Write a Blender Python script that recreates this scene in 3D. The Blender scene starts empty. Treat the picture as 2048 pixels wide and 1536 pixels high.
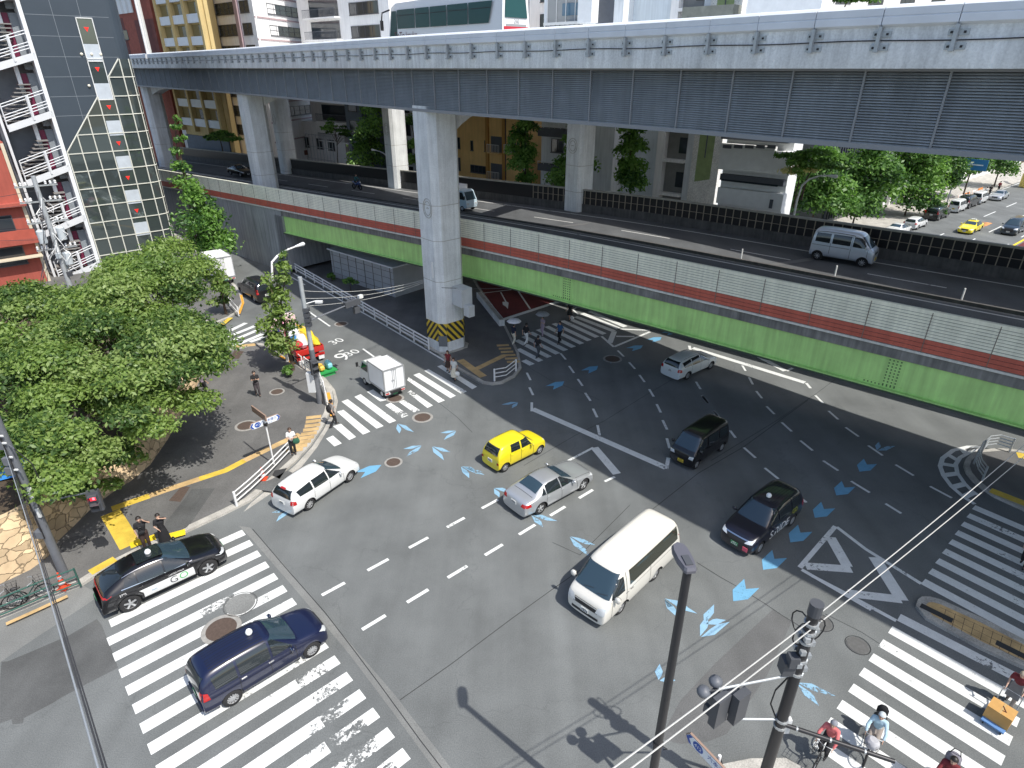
import bpy, bmesh, math, random
import numpy as np
from mathutils import Vector, Matrix
from mathutils.bvhtree import BVHTree
R = math.radians
D = bpy.data
scene = bpy.context.scene
COL = scene.collection
# ---------------------------------------------------------------- camera, sky, sun, exposure
CAM_Z, PITCH, FOC = 18.48, 0.4721, 1238.0
cam_d = D.cameras.new("camera"); cam = D.objects.new("camera", cam_d); COL.objects.link(cam)
cam.location = (0, 0, CAM_Z); cam.rotation_euler = (math.pi / 2 - PITCH, 0, 0)
cam_d.sensor_width = 36.0; cam_d.lens = FOC / 2048 * 36.0
cam_d.clip_start = 0.1; cam_d.clip_end = 3000
scene.camera = cam
SUN = Vector((0.5, -0.43, 1.0)).normalized()          # direction towards the sun
SUN_EL = math.asin(SUN.z); SUN_AZ = math.atan2(SUN.x, SUN.y)
world = D.worlds.new("World"); scene.world = world; world.use_nodes = True
_n = world.node_tree.nodes; _bg = _n["Background"]
_sky = _n.new("ShaderNodeTexSky"); _sky.sky_type = 'NISHITA'; _sky.sun_disc = False
_sky.sun_elevation = SUN_EL; _sky.sun_rotation = SUN_AZ; _sky.air_density = 1.0; _sky.dust_density = 2.0
world.node_tree.links.new(_sky.outputs[0], _bg.inputs[0]); _bg.inputs[1].default_value = 0.15
sun_d = D.lights.new("sun", 'SUN'); sun = D.objects.new("sun", sun_d); COL.objects.link(sun)
sun_d.energy = 4.0; sun_d.angle = R(0.5); sun_d.color = (1.0, 0.96, 0.89)
sun.rotation_euler = SUN.to_track_quat('Z', 'Y').to_euler()
scene.view_settings.view_transform = 'Standard'; scene.view_settings.look = 'None'
scene.view_settings.exposure = 0.30; scene.view_settings.gamma = 1.0
# ---------------------------------------------------------------- survey: photo points onto known planes
_c, _s = math.cos(PITCH), math.sin(PITCH)
def ray(px, py):
    x = (px - 1024) / FOC; y = (768 - py) / FOC
    return Vector((x, _c + y * _s, -_s + y * _c))
def g(px, py, z=0.0):                      # point on the level z
    d = ray(px, py); return Vector((0, 0, CAM_Z)) + d * ((z - CAM_Z) / d.z)
FN = Vector((.658, .753, 0)); FU = Vector((.753, -.658, 0))   # flyover: across, along
def onplane(px, py, n0, nrm=FN, off=0):          # point on the upright plane nrm.q = n0
    d = ray(px, py); return Vector((0, 0, CAM_Z)) + d * (n0 / (nrm.x * d.x + nrm.y * d.y))
def Z(x0, y0, k):                          # crop coordinates -> photo coordinates
    return lambda x, y: (x0 + x * k, y0 + y * k)
def fl(s, n, z): return FU * s + FN * n + Vector((0, 0, z))
random.seed(7); rng = np.random.default_rng(7)
# ---------------------------------------------------------------- materials
def lin(h):
    h = h.lstrip('#'); v = [int(h[i:i + 2], 16) / 255 for i in (0, 2, 4)]
    return tuple((c / 12.92 if c <= .04045 else ((c + .055) / 1.055) ** 2.4) for c in v)
MATS = {}
def mat(name, col, rough=.6, metal=0., var=.0, vscale=1.5, bump=0., bscale=20., emit=0., coat=0., spec=.5, grain=0., gscale=60., coords='Object', streak=0.):
    if name in MATS: return MATS[name]
    m = D.materials.new(name); m.use_nodes = True; MATS[name] = m
    nt = m.node_tree; N = nt.nodes; L = nt.links; b = N["Principled BSDF"]
    c = lin(col) if isinstance(col, str) else col
    b.inputs['Base Color'].default_value = (*c, 1); b.inputs['Roughness'].default_value = rough
    b.inputs['Metallic'].default_value = metal; b.inputs['Specular IOR Level'].default_value = spec
    if coat: b.inputs['Coat Weight'].default_value = coat; b.inputs['Coat Roughness'].default_value = .04
    if emit: b.inputs['Emission Color'].default_value = (*c, 1); b.inputs['Emission Strength'].default_value = emit
    if var or bump or grain or streak:
        if coords == 'World': tc = N.new("ShaderNodeNewGeometry").outputs['Position']
        else: tc = N.new("ShaderNodeTexCoord").outputs['Object']
        src = None
        def noise(scale, amt, det=4, vec=None):
            nonlocal src
            n = N.new("ShaderNodeTexNoise"); n.inputs['Scale'].default_value = scale; n.inputs['Detail'].default_value = det
            n.inputs['Roughness'].default_value = .6; L.new(vec or tc, n.inputs['Vector'])
            r = N.new("ShaderNodeMapRange"); r.inputs[1].default_value = .3; r.inputs[2].default_value = .7
            r.inputs[3].default_value = 1 - amt; r.inputs[4].default_value = 1 + amt; L.new(n.outputs['Fac'], r.inputs[0])
            mx = N.new("ShaderNodeMix"); mx.data_type = 'RGBA'; mx.blend_type = 'MULTIPLY'; mx.inputs['Factor'].default_value = 1
            if src is None: mx.inputs[6].default_value = (*c, 1)
            else: L.new(src, mx.inputs[6])
            L.new(r.outputs[0], mx.inputs[7]); src = mx.outputs[2]
        if var: noise(vscale, var)
        if grain: noise(gscale, grain, 2)
        if streak:
            mp = N.new("ShaderNodeMapping"); mp.inputs['Scale'].default_value = (3.5, 3.5, .25); L.new(tc, mp.inputs['Vector'])
            noise(1.2, streak, 3, mp.outputs[0])
        if src is not None: L.new(src, b.inputs['Base Color'])
        if bump:
            n = N.new("ShaderNodeTexNoise"); n.inputs['Scale'].default_value = bscale; n.inputs['Detail'].default_value = 3; L.new(tc, n.inputs['Vector'])
            bp = N.new("ShaderNodeBump"); bp.inputs['Strength'].default_value = bump; bp.inputs['Distance'].default_value = .02
            L.new(n.outputs['Fac'], bp.inputs['Height']); L.new(bp.outputs[0], b.inputs['Normal'])
    return m
def paint(name, col, wear=.3, scale=7., rough=.7):
    """road paint worn through in patches: asphalt shows where it has gone"""
    if name in MATS: return MATS[name]
    m = mat(name, col, rough, var=.07, vscale=3., grain=.10, gscale=45., coords='World')
    nt = m.node_tree; N = nt.nodes; L = nt.links; b = N["Principled BSDF"]
    tc = N.new("ShaderNodeNewGeometry").outputs['Position']
    n = N.new("ShaderNodeTexNoise"); n.inputs['Scale'].default_value = scale; n.inputs['Detail'].default_value = 9; n.inputs['Roughness'].default_value = .78; L.new(tc, n.inputs[0])
    n2 = N.new("ShaderNodeTexNoise"); n2.inputs['Scale'].default_value = .7; n2.inputs['Detail'].default_value = 2; L.new(tc, n2.inputs[0])
    ad = N.new("ShaderNodeMath"); ad.operation = 'MULTIPLY_ADD'; ad.inputs[1].default_value = .55; L.new(n2.outputs['Fac'], ad.inputs[0]); L.new(n.outputs['Fac'], ad.inputs[2])
    r = N.new("ShaderNodeMapRange"); th = 1.06 - wear * .5; r.inputs[1].default_value = th - .03; r.inputs[2].default_value = th + .03; L.new(ad.outputs[0], r.inputs[0])
    tr = N.new("ShaderNodeBsdfTransparent"); mx = N.new("ShaderNodeMixShader"); out = N["Material Output"]
    L.new(r.outputs[0], mx.inputs[0]); L.new(b.outputs[0], mx.inputs[1]); L.new(tr.outputs[0], mx.inputs[2]); L.new(mx.outputs[0], out.inputs[0])
    return m
# ---------------------------------------------------------------- mesh building
class MB:
    def __init__(s): s.v = []; s.f = []; s.m = []; s.cur = 0; s.mats = []
    def use(s, m):
        if m not in s.mats: s.mats.append(m)
        s.cur = s.mats.index(m); return s
    def add(s, vs, fs):
        o = len(s.v); s.v += [tuple(v) for v in vs]
        for f in fs: s.f.append([i + o for i in f]); s.m.append(s.cur)
        return s
    def quad(s, a, b, c, d): return s.add([a, b, c, d], [(0, 1, 2, 3)])
    def poly(s, ps): return s.add(ps, [tuple(range(len(ps)))])
    def box(s, c, size, ax=None, ay=None, az=None):
        c = Vector(c); X = Vector(ax or (1, 0, 0)) * size[0] / 2; Y = Vector(ay or (0, 1, 0)) * size[1] / 2; Zv = Vector(az or (0, 0, 1)) * size[2] / 2
        vs = [c + X * i + Y * j + Zv * k for k in (-1, 1) for j in (-1, 1) for i in (-1, 1)]
        return s.add(vs, [(0, 2, 3, 1), (4, 5, 7, 6), (0, 1, 5, 4), (2, 6, 7, 3), (0, 4, 6, 2), (1, 3, 7, 5)])
    def prism(s, poly, z0, z1, bottom=False):
        n = len(poly); a = [(p[0], p[1], z0 if not callable(z0) else z0(p)) for p in poly]; b = [(p[0], p[1], z1) for p in poly]
        fs = [tuple(range(n, 2 * n))] + [(i, (i + 1) % n, n + (i + 1) % n, n + i) for i in range(n)]
        if bottom: fs.append(tuple(range(n - 1, -1, -1)))
        return s.add(a + b, fs)
    def tube(s, path, r, n=8, cap=True):
        path = [Vector(p) for p in path]; k = len(path); rs = r if isinstance(r, (list, tuple)) else [r] * k
        vs = []; up = Vector((0, 0, 1)); prev = None
        for i, p in enumerate(path):
            t = (path[min(i + 1, k - 1)] - path[max(i - 1, 0)]).normalized()
            if prev is None:
                a = t.cross(up); a = a.normalized() if a.length > .02 else Vector((1, 0, 0))
            else:
                a = prev - t * prev.dot(t); a = a.normalized() if a.length > 1e-4 else Vector((1, 0, 0))
            prev = a; b = t.cross(a)
            vs += [p + (a * math.cos(2 * math.pi * j / n) + b * math.sin(2 * math.pi * j / n)) * rs[i] for j in range(n)]
        fs = [(i * n + j, i * n + (j + 1) % n, (i + 1) * n + (j + 1) % n, (i + 1) * n + j) for i in range(k - 1) for j in range(n)]
        if cap: fs += [tuple(range(n - 1, -1, -1)), tuple(range((k - 1) * n, k * n))]
        return s.add(vs, fs)
    def lathe(s, prof, n=20, o=(0, 0, 0), ax='z'):
        vs = []
        for r, h in prof:
            for j in range(n):
                a = 2 * math.pi * j / n; x, y = r * math.cos(a), r * math.sin(a)
                v = (x, y, h) if ax == 'z' else ((x, h, y) if ax == 'y' else (h, x, y))
                vs.append((v[0] + o[0], v[1] + o[1], v[2] + o[2]))
        k = len(prof)
        return s.add(vs, [(i * n + j, i * n + (j + 1) % n, (i + 1) * n + (j + 1) % n, (i + 1) * n + j) for i in range(k - 1) for j in range(n)])
    def sphere(s, c, r, n=12, sc=(1, 1, 1)):
        h = n // 2; vs = []
        for i in range(h + 1):
            for j in range(n):
                t = math.pi * i / h; a = 2 * math.pi * j / n
                vs.append((c[0] + r * sc[0] * math.sin(t) * math.cos(a), c[1] + r * sc[1] * math.sin(t) * math.sin(a), c[2] + r * sc[2] * math.cos(t)))
        return s.add(vs, [(i * n + j, (i + 1) * n + j, (i + 1) * n + (j + 1) % n, i * n + (j + 1) % n) for i in range(h) for j in range(n)])
    def stroke(s, pts, w, z=0.):          # flat ribbon on a level
        P = [Vector((p[0], p[1], 0)) for p in pts]; k = len(P); L = []; Rr = []
        for i in range(k):
            d0 = (P[i] - P[i - 1]).normalized() if i else None; d1 = (P[i + 1] - P[i]).normalized() if i < k - 1 else None
            d = ((d0 or d1) + (d1 or d0)).normalized(); nn = Vector((-d.y, d.x, 0)); ww = w / 2 / max(.4, nn.dot(Vector((-(d0 or d1).y, (d0 or d1).x, 0))))
            L.append(P[i] + nn * ww + Vector((0, 0, z))); Rr.append(P[i] - nn * ww + Vector((0, 0, z)))
        return s.add(L + Rr, [(i + k, i + k + 1, i + 1, i) for i in range(k - 1)])
    def build(s, name, m=None, parent=None, smooth=False, loc=None, sharp=40):
        me = D.meshes.new(name); me.from_pydata(s.v, [], s.f)
        ml = s.mats if s.mats else [m]
        for q in ml: me.materials.append(q)
        if len(ml) > 1: me.polygons.foreach_set('material_index', s.m)
        if smooth:
            me.polygons.foreach_set('use_smooth', [True] * len(me.polygons)); me.update()
            try: me.set_sharp_from_angle(angle=R(sharp))
            except Exception: pass
        me.validate(); return link(name, me, parent, loc)
def link(name, me, parent=None, loc=None):
    o = D.objects.new(name, me); COL.objects.link(o)
    if parent is not None: o.parent = parent
    if loc is not None: o.location = loc
    return o
def tag(o, label=None, cat=None, group=None, kind=None):
    if label: o['label'] = label
    if cat: o['category'] = cat
    if group: o['group'] = group
    if kind: o['kind'] = kind
    return o
def thing(name, label, cat, loc=(0, 0, 0), rz=0., group=None):
    o = D.objects.new(name, None); COL.objects.link(o); o.location = loc; o.rotation_euler = (0, 0, rz)
    o.empty_display_size = .2
    return tag(o, label, cat, group)
def copy_thing(src, loc, rz, label, group=None):
    r = src.copy(); COL.objects.link(r); r.location = loc; r.rotation_euler = (0, 0, rz)
    if label: r['label'] = label
    if group: r['group'] = group
    for ch in src.children:
        c = ch.copy(); COL.objects.link(c); c.parent = r
        for q in ch.children:
            d = q.copy(); COL.objects.link(d); d.parent = c
    return r
def text_mesh(txt, size, ext=.0):
    cu = D.curves.new("lettering", 'FONT'); cu.body = txt; cu.size = size; cu.extrude = ext; cu.align_x = 'CENTER'; cu.align_y = 'CENTER'
    o = D.objects.new("lettering", cu); COL.objects.link(o)
    dg = bpy.context.evaluated_depsgraph_get(); me = D.meshes.new_from_object(o.evaluated_get(dg))
    D.objects.remove(o); D.curves.remove(cu); return me
def text_obj(name, txt, size, m, parent, o, ax, ay, label=None):
    """flat lettering; ax = reading direction, ay = up direction"""
    me = text_mesh(txt, size); me.materials.clear(); me.materials.append(m)
    X = Vector(ax).normalized(); Y = Vector(ay).normalized(); Zn = X.cross(Y)
    M = Matrix((X, Y, Zn)).transposed().to_4x4(); M.translation = Vector(o); me.transform(M)
    return link(name, me, parent)
# ================================================================ GROUND, ROADS, MARKINGS
def asphalt(name, col, var=.16):
    m = mat(name, col, .85, var=var, vscale=.35, grain=.22, gscale=28., coords='World', bump=.25, bscale=45.)
    nt = m.node_tree; N = nt.nodes; L = nt.links; b = N["Principled BSDF"]
    src = b.inputs['Base Color'].links[0].from_socket
    tc = N.new("ShaderNodeNewGeometry").outputs['Position']
    mp = N.new("ShaderNodeMapping"); mp.inputs['Rotation'].default_value = (0, 0, R(-42)); mp.inputs['Scale'].default_value = (.9, .05, 1); L.new(tc, mp.inputs[0])
    n = N.new("ShaderNodeTexNoise"); n.inputs['Scale'].default_value = .8; n.inputs['Detail'].default_value = 3; L.new(mp.outputs[0], n.inputs[0])
    r = N.new("ShaderNodeMapRange"); r.inputs[1].default_value = .3; r.inputs[2].default_value = .7; r.inputs[3].default_value = .86; r.inputs[4].default_value = 1.12; L.new(n.outputs[0], r.inputs[0])
    mx = N.new("ShaderNodeMix"); mx.data_type = 'RGBA'; mx.blend_type = 'MULTIPLY'; mx.inputs['Factor'].default_value = 1; L.new(src, mx.inputs[6]); L.new(r.outputs[0], mx.inputs[7])
    # hairline cracks
    v = N.new("ShaderNodeTexVoronoi"); v.feature = 'DISTANCE_TO_EDGE'; v.inputs['Scale'].default_value = .12
    ns = N.new("ShaderNodeTexNoise"); ns.inputs['Scale'].default_value = .9; ns.inputs['Detail'].default_value = 6; L.new(tc, ns.inputs[0])
    va = N.new("ShaderNodeVectorMath"); va.operation = 'MULTIPLY_ADD'; va.inputs[1].default_value = (2.4, 2.4, 0); L.new(ns.outputs[1], va.inputs[0]); L.new(tc, va.inputs[2]); L.new(va.outputs[0], v.inputs[0])
    r2 = N.new("ShaderNodeMapRange"); r2.inputs[1].default_value = .0; r2.inputs[2].default_value = .004; r2.inputs[3].default_value = .86; r2.inputs[4].default_value = 1.; L.new(v.outputs[0], r2.inputs[0])
    m2 = N.new("ShaderNodeMix"); m2.data_type = 'RGBA'; m2.blend_type = 'MULTIPLY'; m2.inputs['Factor'].default_value = 1; L.new(mx.outputs[2], m2.inputs[6]); L.new(r2.outputs[0], m2.inputs[7])
    L.new(m2.outputs[2], b.inputs['Base Color']); return m
M_ROAD = asphalt("asphalt", (.143, .152, .151)); M_ROAD2 = asphalt("older_asphalt", (.195, .20, .193)); M_PATCH = asphalt("patch_asphalt", (.095, .098, .097), .3)
M_WALKA = asphalt("sidewalk_asphalt", (.128, .127, .124), .22)
M_CURB = mat("curb_concrete", (.40, .385, .35), .85, var=.25, vscale=1.2, grain=.25, gscale=25., coords='World')
M_WHITE = paint("road_white", (.70, .715, .70), .26); M_WHITEW = paint("road_white_worn", (.78, .79, .77), .42, 5.)
M_BLUE = paint("road_blue", (.15, .37, .56), .2); M_BLUEW = paint("road_blue_worn", (.25, .43, .58), .36, 6.)
M_RED = mat("red_road", (.13, .025, .025), .8, var=.2, vscale=1., grain=.2, coords='World')
M_YEL = mat("tactile_yellow", (.62, .44, .06), .75, var=.2, vscale=2., grain=.15, coords='World')
M_YELB = mat("tactile_bright", (.80, .58, .02), .7, var=.1, vscale=2., coords='World')
M_OCH = mat("tactile_faded", (.52, .36, .17), .8, var=.25, vscale=1.5, grain=.2, coords='World')
M_DARK = mat("seam_dark", (.035, .036, .038), .9); M_RUST = mat("cast_iron", (.105, .075, .06), .8, .2, var=.2, vscale=9.)
mb = MB(); nseg = 40
for i in range(nseg):
    for j in range(nseg):
        pass
mb.quad((-900, -60, 0), (900, -60, 0), (900, 1400, 0), (-900, 1400, 0)); tag(mb.build("ground", M_ROAD), kind='structure')

def G2(pts, k=None): return [g(*(k(*p) if k else p)) for p in pts]
def flat(name, polys, m, z, kind='structure'):
    mb = MB()
    for p in polys:
        q = [(v.x, v.y, z) for v in p]
        ar = sum(q[i - 1][0] * q[i][1] - q[i][0] * q[i - 1][1] for i in range(len(q)))
        mb.poly(q if ar > 0 else q[::-1])
    return tag(mb.build(name, m), kind=kind)
def raised(name, poly, m, h=.13, curb=.18, z0=-.05):
    """raised paving with a kerb stone ring"""
    q = [Vector((v.x, v.y, 0)) for v in poly]
    ar = sum(q[i - 1].x * q[i].y - q[i].x * q[i - 1].y for i in range(len(q)))
    if ar < 0: q = q[::-1]
    mb = MB(); mb.use(M_CURB).prism(q, z0, h); mb.use(m)
    inn = []
    for i in range(len(q)):
        d0 = (q[i] - q[i - 1]).normalized(); d1 = (q[(i + 1) % len(q)] - q[i]).normalized(); t = (d0 + d1).normalized()
        inn.append(q[i] + Vector((-t.y, t.x, 0)) * curb / max(.5, t.dot(d0)))
    mb.poly([(v.x, v.y, h + .004) for v in inn])
    return tag(mb.build(name), kind='structure')
# pavements
z6 = Z(400, 450, .32558); z7 = Z(880, 500, .29943); z8 = Z(1400, 400, .36466); z5 = Z(1300, 800, .29291); z8b = Z(1600, 780, .2735)
zc = Z(1600, 1150, .25126); z4 = Z(900, 830, .28653); z96 = Z(960, 540, .16602); zk = Z(640, 740, .15625); z3 = Z(370, 1050, .31642); z2b = Z(0, 1150, .25126)
corner = [(-420, 1430), (0, 1240), (80, 1206), (165, 1172), (215, 1140), (300, 1098), (380, 1063), (450, 1030), (500, 1005), (548, 965), (592, 925), (622, 892), (645, 858), (660, 828), (667, 800), (664, 780), (655, 765), (642, 750), (612, 738), (590, 722), (565, 706), (540, 692), (515, 688), (470, 700), (440, 700), (380, 690), (250, 640), (0, 660), (-600, 800)]
raised("sidewalk", G2(corner), M_WALKA, .12, .34)
raised("sidewalk", G2([(-300, 585), (200, 590), (380, 640), (432, 648), (462, 636), (482, 620), (489, 606), (484, 588), (470, 570), (440, 540), (420, 522), (300, 430), (270, 380), (0, 330), (-500, 420)]), M_WALKA, .12, .25)
isl = [(300, 370), (420, 440), (478, 478), (560, 524), (700, 604), (870, 704), (905, 734), (965, 768), (985, 771), (1005, 768), (1030, 755), (1043, 738), (1038, 708), (1012, 655), (985, 612), (957, 575), (940, 545), (900, 500), (700, 390), (600, 350)]
raised("traffic_island", G2(isl), M_WALKA, .13, .2)
raised("traffic_island", G2([(1830, 1215), (1834, 1204), (1842, 1198), (1858, 1198), (1880, 1204), (1960, 1240), (2048, 1285), (2200, 1360), (2200, 1450), (2048, 1340), (1960, 1300), (1890, 1262), (1850, 1240)]), M_OCH, .14, .3)
raised("sidewalk", G2([z8b(*p) for p in [(1300, 452), (1250, 478), (1205, 520), (1192, 560), (1210, 612), (1258, 672), (1340, 738), (1420, 790), (1640, 890), (1900, 1010), (1900, 520), (1560, 448), (1440, 440)]]), M_WALKA, .14, .25)
raised("sidewalk", G2([(1350, 1560), (1440, 1534), (1500, 1522), (1570, 1521), (1640, 1560), (1900, 1700), (1500, 2300), (1000, 1750)]), M_CURB, .13, .2)
raised("traffic_island", G2([(1135, 603), (1165, 612), (1240, 636), (1268, 640), (1276, 630), (1262, 622), (1190, 598), (1160, 590)]), M_YEL, .14, .2)
flat("bus_lane", [G2([(1000, 638), (1122, 599), (1098, 583), (1040, 540), (930, 520), (958, 570)])], M_RED, .004)
# wide paler gutter along the kerb
flat("gutter", [[g(*p) for p in [(487, 1024), (560, 975), (603, 934), (634, 895), (660, 852), (672, 822), (676, 802), (670, 780), (652, 757), (646, 752), (660, 770), (666, 785), (669, 802), (662, 829), (647, 860), (624, 894), (594, 927), (550, 967), (502, 1006)]]], M_CURB, .004)
flat("gutter", [G2([(0, 1236), (165, 1170), (200, 1190), (178, 1206), (50, 1290), (0, 1325)])], M_ROAD2, .002)
flat("road_patch", [G2([z2b(*p) for p in [(0, 850), (12, 690), (60, 688), (250, 610), (480, 510), (560, 475), (770, 350), (810, 398), (905, 640), (940, 740), (700, 862), (500, 970), (400, 1030), (190, 1140), (185, 1180), (100, 1190), (90, 1150), (0, 1180)]])], M_PATCH, .003)
zb = Z(1200, 1150, .25126)
flat("road_patch", [G2([zb(*p) for p in [(1375, 275), (1525, 375), (1330, 800), (1010, 1265), (850, 1330), (640, 1345), (480, 1300), (640, 1000), (930, 690)]])], asphalt("newer_asphalt", (.118, .12, .12)), .003)
# paler worn strip beside the near crosswalk
flat("road_patch", [G2([(478, 1052), (505, 1080), (600, 1190), (700, 1310), (790, 1430), (870, 1540), (905, 1540), (790, 1390), (660, 1240), (560, 1120), (500, 1055)])], M_ROAD2, .003)
mb = MB()
for pts, w in [([(505, 1058), (575, 1140), (650, 1225), (700, 1290), (760, 1370), (840, 1480), (890, 1545)], .03), ([(800, 1400), (900, 1330), (1020, 1240), (1110, 1175), (1190, 1120), (1245, 1080), (1300, 1040)], .03), ([(1105, 1085), (1160, 1110), (1260, 1010)], .025),
               ([z5(320, 1110), z5(480, 1210), z5(640, 1300), z5(790, 1395), z5(900, 1470), (1620, 1265)], .03), ([z5(0, 760), z5(330, 500), z5(640, 320), z5(900, 130), z5(1080, 0)], .03), ([z7(560, 1440), z7(900, 1240), z7(1100, 1140), z7(1390, 960), z7(1560, 860)], .025),
               ([z8(60, 1430), z8(420, 1210), z8(640, 1060), z8(740, 985)], .025), ([zc(200, 310), zc(480, 450), zc(700, 590)], .025), ([z7(130, 830), z7(260, 900)], .03), ([(1000, 700), (1100, 760), (1200, 800)], .02), ([zk(1520, 420), zk(1750, 600), zk(1950, 800)], .025)]:
    mb.stroke([g(*p) for p in pts], w, .006)
tag(mb.build("road_seams", M_DARK), kind='structure')

# ---- crosswalks
def bars(name, ends, w, m=None, z=.008):
    mb = MB()
    for a, b in ends:
        a = Vector(a); b = Vector(b); mb.stroke([a, b], w, z)
    return tag(mb.build(name, m or M_WHITE), kind='structure')
# near crosswalk: regular 0.89 m pitch found from the stripe ends
_d = Vector((.668, -.744, 0)); _v = Vector((.744, .668, 0))
P0 = g(483.9, 1059.5); Lft = g(202.8, 1250.3)
vr = _v.dot(P0); vl = _v.dot(Lft); u0 = _d.dot(P0)
ends = []; endsw = []
for i in range(0, 21):
    uu = u0 + .888 * i + .23; a = _d * uu + _v * (vl + (.25 if i < 3 else 0)); b = _d * uu + _v * (vr - .01 * i)
    if i >= 10:
        c = b - _v * (1.6 + .25 * math.sin(i)); c2 = b - _v * .45; ends.append((a, c)); ends.append((c2, b)); endsw.append((c, c2))
    elif i in (4, 5): c = a.lerp(b, .5); c2 = a.lerp(b, .72); ends.append((a, c)); endsw.append((c, c2)); ends.append((c2, b))
    else: ends.append((a, b))
bars("crosswalk", ends, .45); bars("crosswalk", endsw, .45, paint("road_white_worn2", (.78, .79, .77), .62, 6.))
c2 = [[(77, 880), (165, 840), (280, 940), (185, 980)], [(165, 720), (270, 690), (462, 858), (375, 898)], [(215, 535), (300, 510), (645, 790), (550, 828)], [(275, 405), (355, 375), (815, 718), (725, 752)], [(440, 345), (520, 310), (975, 650), (890, 684)], [(600, 280), (680, 250), (860, 385), (770, 405)]]
c2w = [[(835, 450), (905, 420), (1140, 578), (1055, 615)], [(1010, 410), (1075, 385), (1280, 515), (1205, 548)], [(755, 230), (820, 205), (960, 310), (900, 345)], [(1120, 290), (1160, 260), (1445, 455), (1375, 487)], [(1115, 130), (1135, 95), (1600, 390), (1520, 420)]]
c2b = [[(1195, 65), (1270, 38), (1740, 330), (1670, 362)], [(1335, 12), (1390, -10), (1880, 275), (1805, 305)], [(1500, -45), (1560, -65), (2010, 215), (1950, 248)]]
flat("crosswalk", [G2(q, zk) for q in c2 + c2b], M_WHITE, .008); flat("crosswalk", [G2(q, zk) for q in c2w], M_WHITEW, .008)
c3a = [(525, 1088), (456, 952), (440, 845), (525, 800), (608, 752), (698, 716), (802, 680), (888, 645), (990, 612), (1105, 600), (1150, 562), (1230, 522), (1318, 498)]
c3b = [(628, 1142), (734, 1098), (835, 1051), (938, 1010), (1034, 970), (1128, 930), (1228, 890), (1318, 850), (1413, 810), (1500, 772), (1615, 738), (1670, 706), (1752, 684)]
bars("crosswalk", [(g(*z96(*a)), g(*z96(*b))) for a, b in zip(c3a, c3b)], .47)
l4 = [(787, 337), (718, 434), (643, 540), (565, 653), (489, 767), (405, 896), (314, 1028), (222, 1168), (122, 1318)]
r4 = [(1854, 884), (1796, 1031), (1738, 1178), (1680, 1325), (1618, 1480), (1553, 1640), (1485, 1805), (1415, 1980), (1340, 2160)]
bars("crosswalk", [(g(*zc(*a)), g(*zc(*b))) for a, b in zip(l4, r4)], .45)
A0, A1, B0, B1 = g(1947.3, 1014.4), g(2065, 1065), g(1846, 1163), g(2065, 1280.5)
e5 = []
for i in range(9):
    a = A0.lerp(B0, i / 8); b = A1.lerp(B1, i / 8); e5.append((a, a + (b - a).normalized() * 9))
bars("crosswalk", e5, .45)
bars("crosswalk", [(g(*a), g(*b)) for a, b in [((447, 668), (492, 646)), ((446, 678), (510, 652)), ((450, 688), (518, 659)), ((468, 692), (525, 668)), ((500, 684), (528, 674))]], .4)
# ---- dashes and lines
dash = []
for c, pts in [(z7, [(580, 820, 605, 870), (597, 918, 622, 970), (805, 690, 840, 732), (862, 775, 895, 822), (920, 862, 952, 908), (970, 955, 1005, 1008), (1022, 1060, 1050, 1118), (1052, 1170, 1066, 1238), (1187, 672, 1228, 712), (1262, 750, 1303, 795), (1332, 835, 1367, 883), (1397, 930, 1427, 980), (1447, 1030, 1475, 1086), (1487, 1137, 1517, 1200), (1515, 1258, 1533, 1325), (1710, 880, 1740, 930), (1752, 975, 1790, 1025), (1825, 1075, 1860, 1112)]),
               (z8, [(10, 1072, 45, 1115), (72, 1158, 105, 1195), (165, 1265, 195, 1305), (240, 1358, 305, 1415), (355, 1470, 430, 1530), (268, 972, 290, 1012), (308, 1048, 340, 1088), (365, 1132, 408, 1175), (448, 1220, 503, 1270), (550, 1320, 618, 1375), (675, 1430, 758, 1485), (633, 1072, 675, 1115), (705, 1157, 758, 1204), (798, 1247, 870, 1298), (922, 1347, 1002, 1402), (1072, 1452, 1172, 1512)]),
               (z5, [(960, 618, 1068, 700), (1372, 555, 1500, 633), (1607, 708, 1715, 775)]), (z8b, [(950, 705, 1110, 790)])]:
    dash += [(g(*c(a, b)), g(*c(p, q))) for a, b, p, q in pts]
bars("lane_marking", dash, .15)
def series(pts, n0=-1, n1=1):
    P = [g(*p) for p in pts]; st = (P[-1] - P[0]) / (len(P) - 1); u = st.normalized() * .5
    return [(P[0] + st * i - u, P[0] + st * i + u) for i in range(n0, len(P) + n1)]
bars("lane_marking", series([(667, 1178), (757, 1127), (837, 1083), (910, 1042), (980, 1008)], 0, 1) + series([(748, 1245), (836, 1190), (914, 1140), (988, 1097), (1053, 1056), (1115, 1022), (1172, 988)], 0, 0), .155)
mb = MB()
_lz = [.008]
def ln(c, pts, w): _lz[0] += .00025; mb.stroke([g(*c(*p)) for p in pts], w, _lz[0])
I = lambda x, y: (x, y)
ln(z7, [(618, 1062), (1510, 1455)], .42); ln(z7, [(613, 1018), (613, 1078)], .16); ln(z7, [(1526, 1388), (1512, 1462)], .2)
ln(z4, [(825, 320), (1000, 228)], .15); ln(z4, [(1008, 228), (1165, 412)], .45); ln(z4, [(1080, 465), (1150, 432)], .14)
ln(z96, [(1465, 800), (1612, 928)], .2); ln(z96, [(1618, 925), (2048, 745)], .22); ln(z96, [(1618, 740), (1562, 880)], .42); ln(z96, [(1690, 712), (2048, 728)], .24); ln(z96, [(1640, 800), (1860, 803)], .24)
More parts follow.
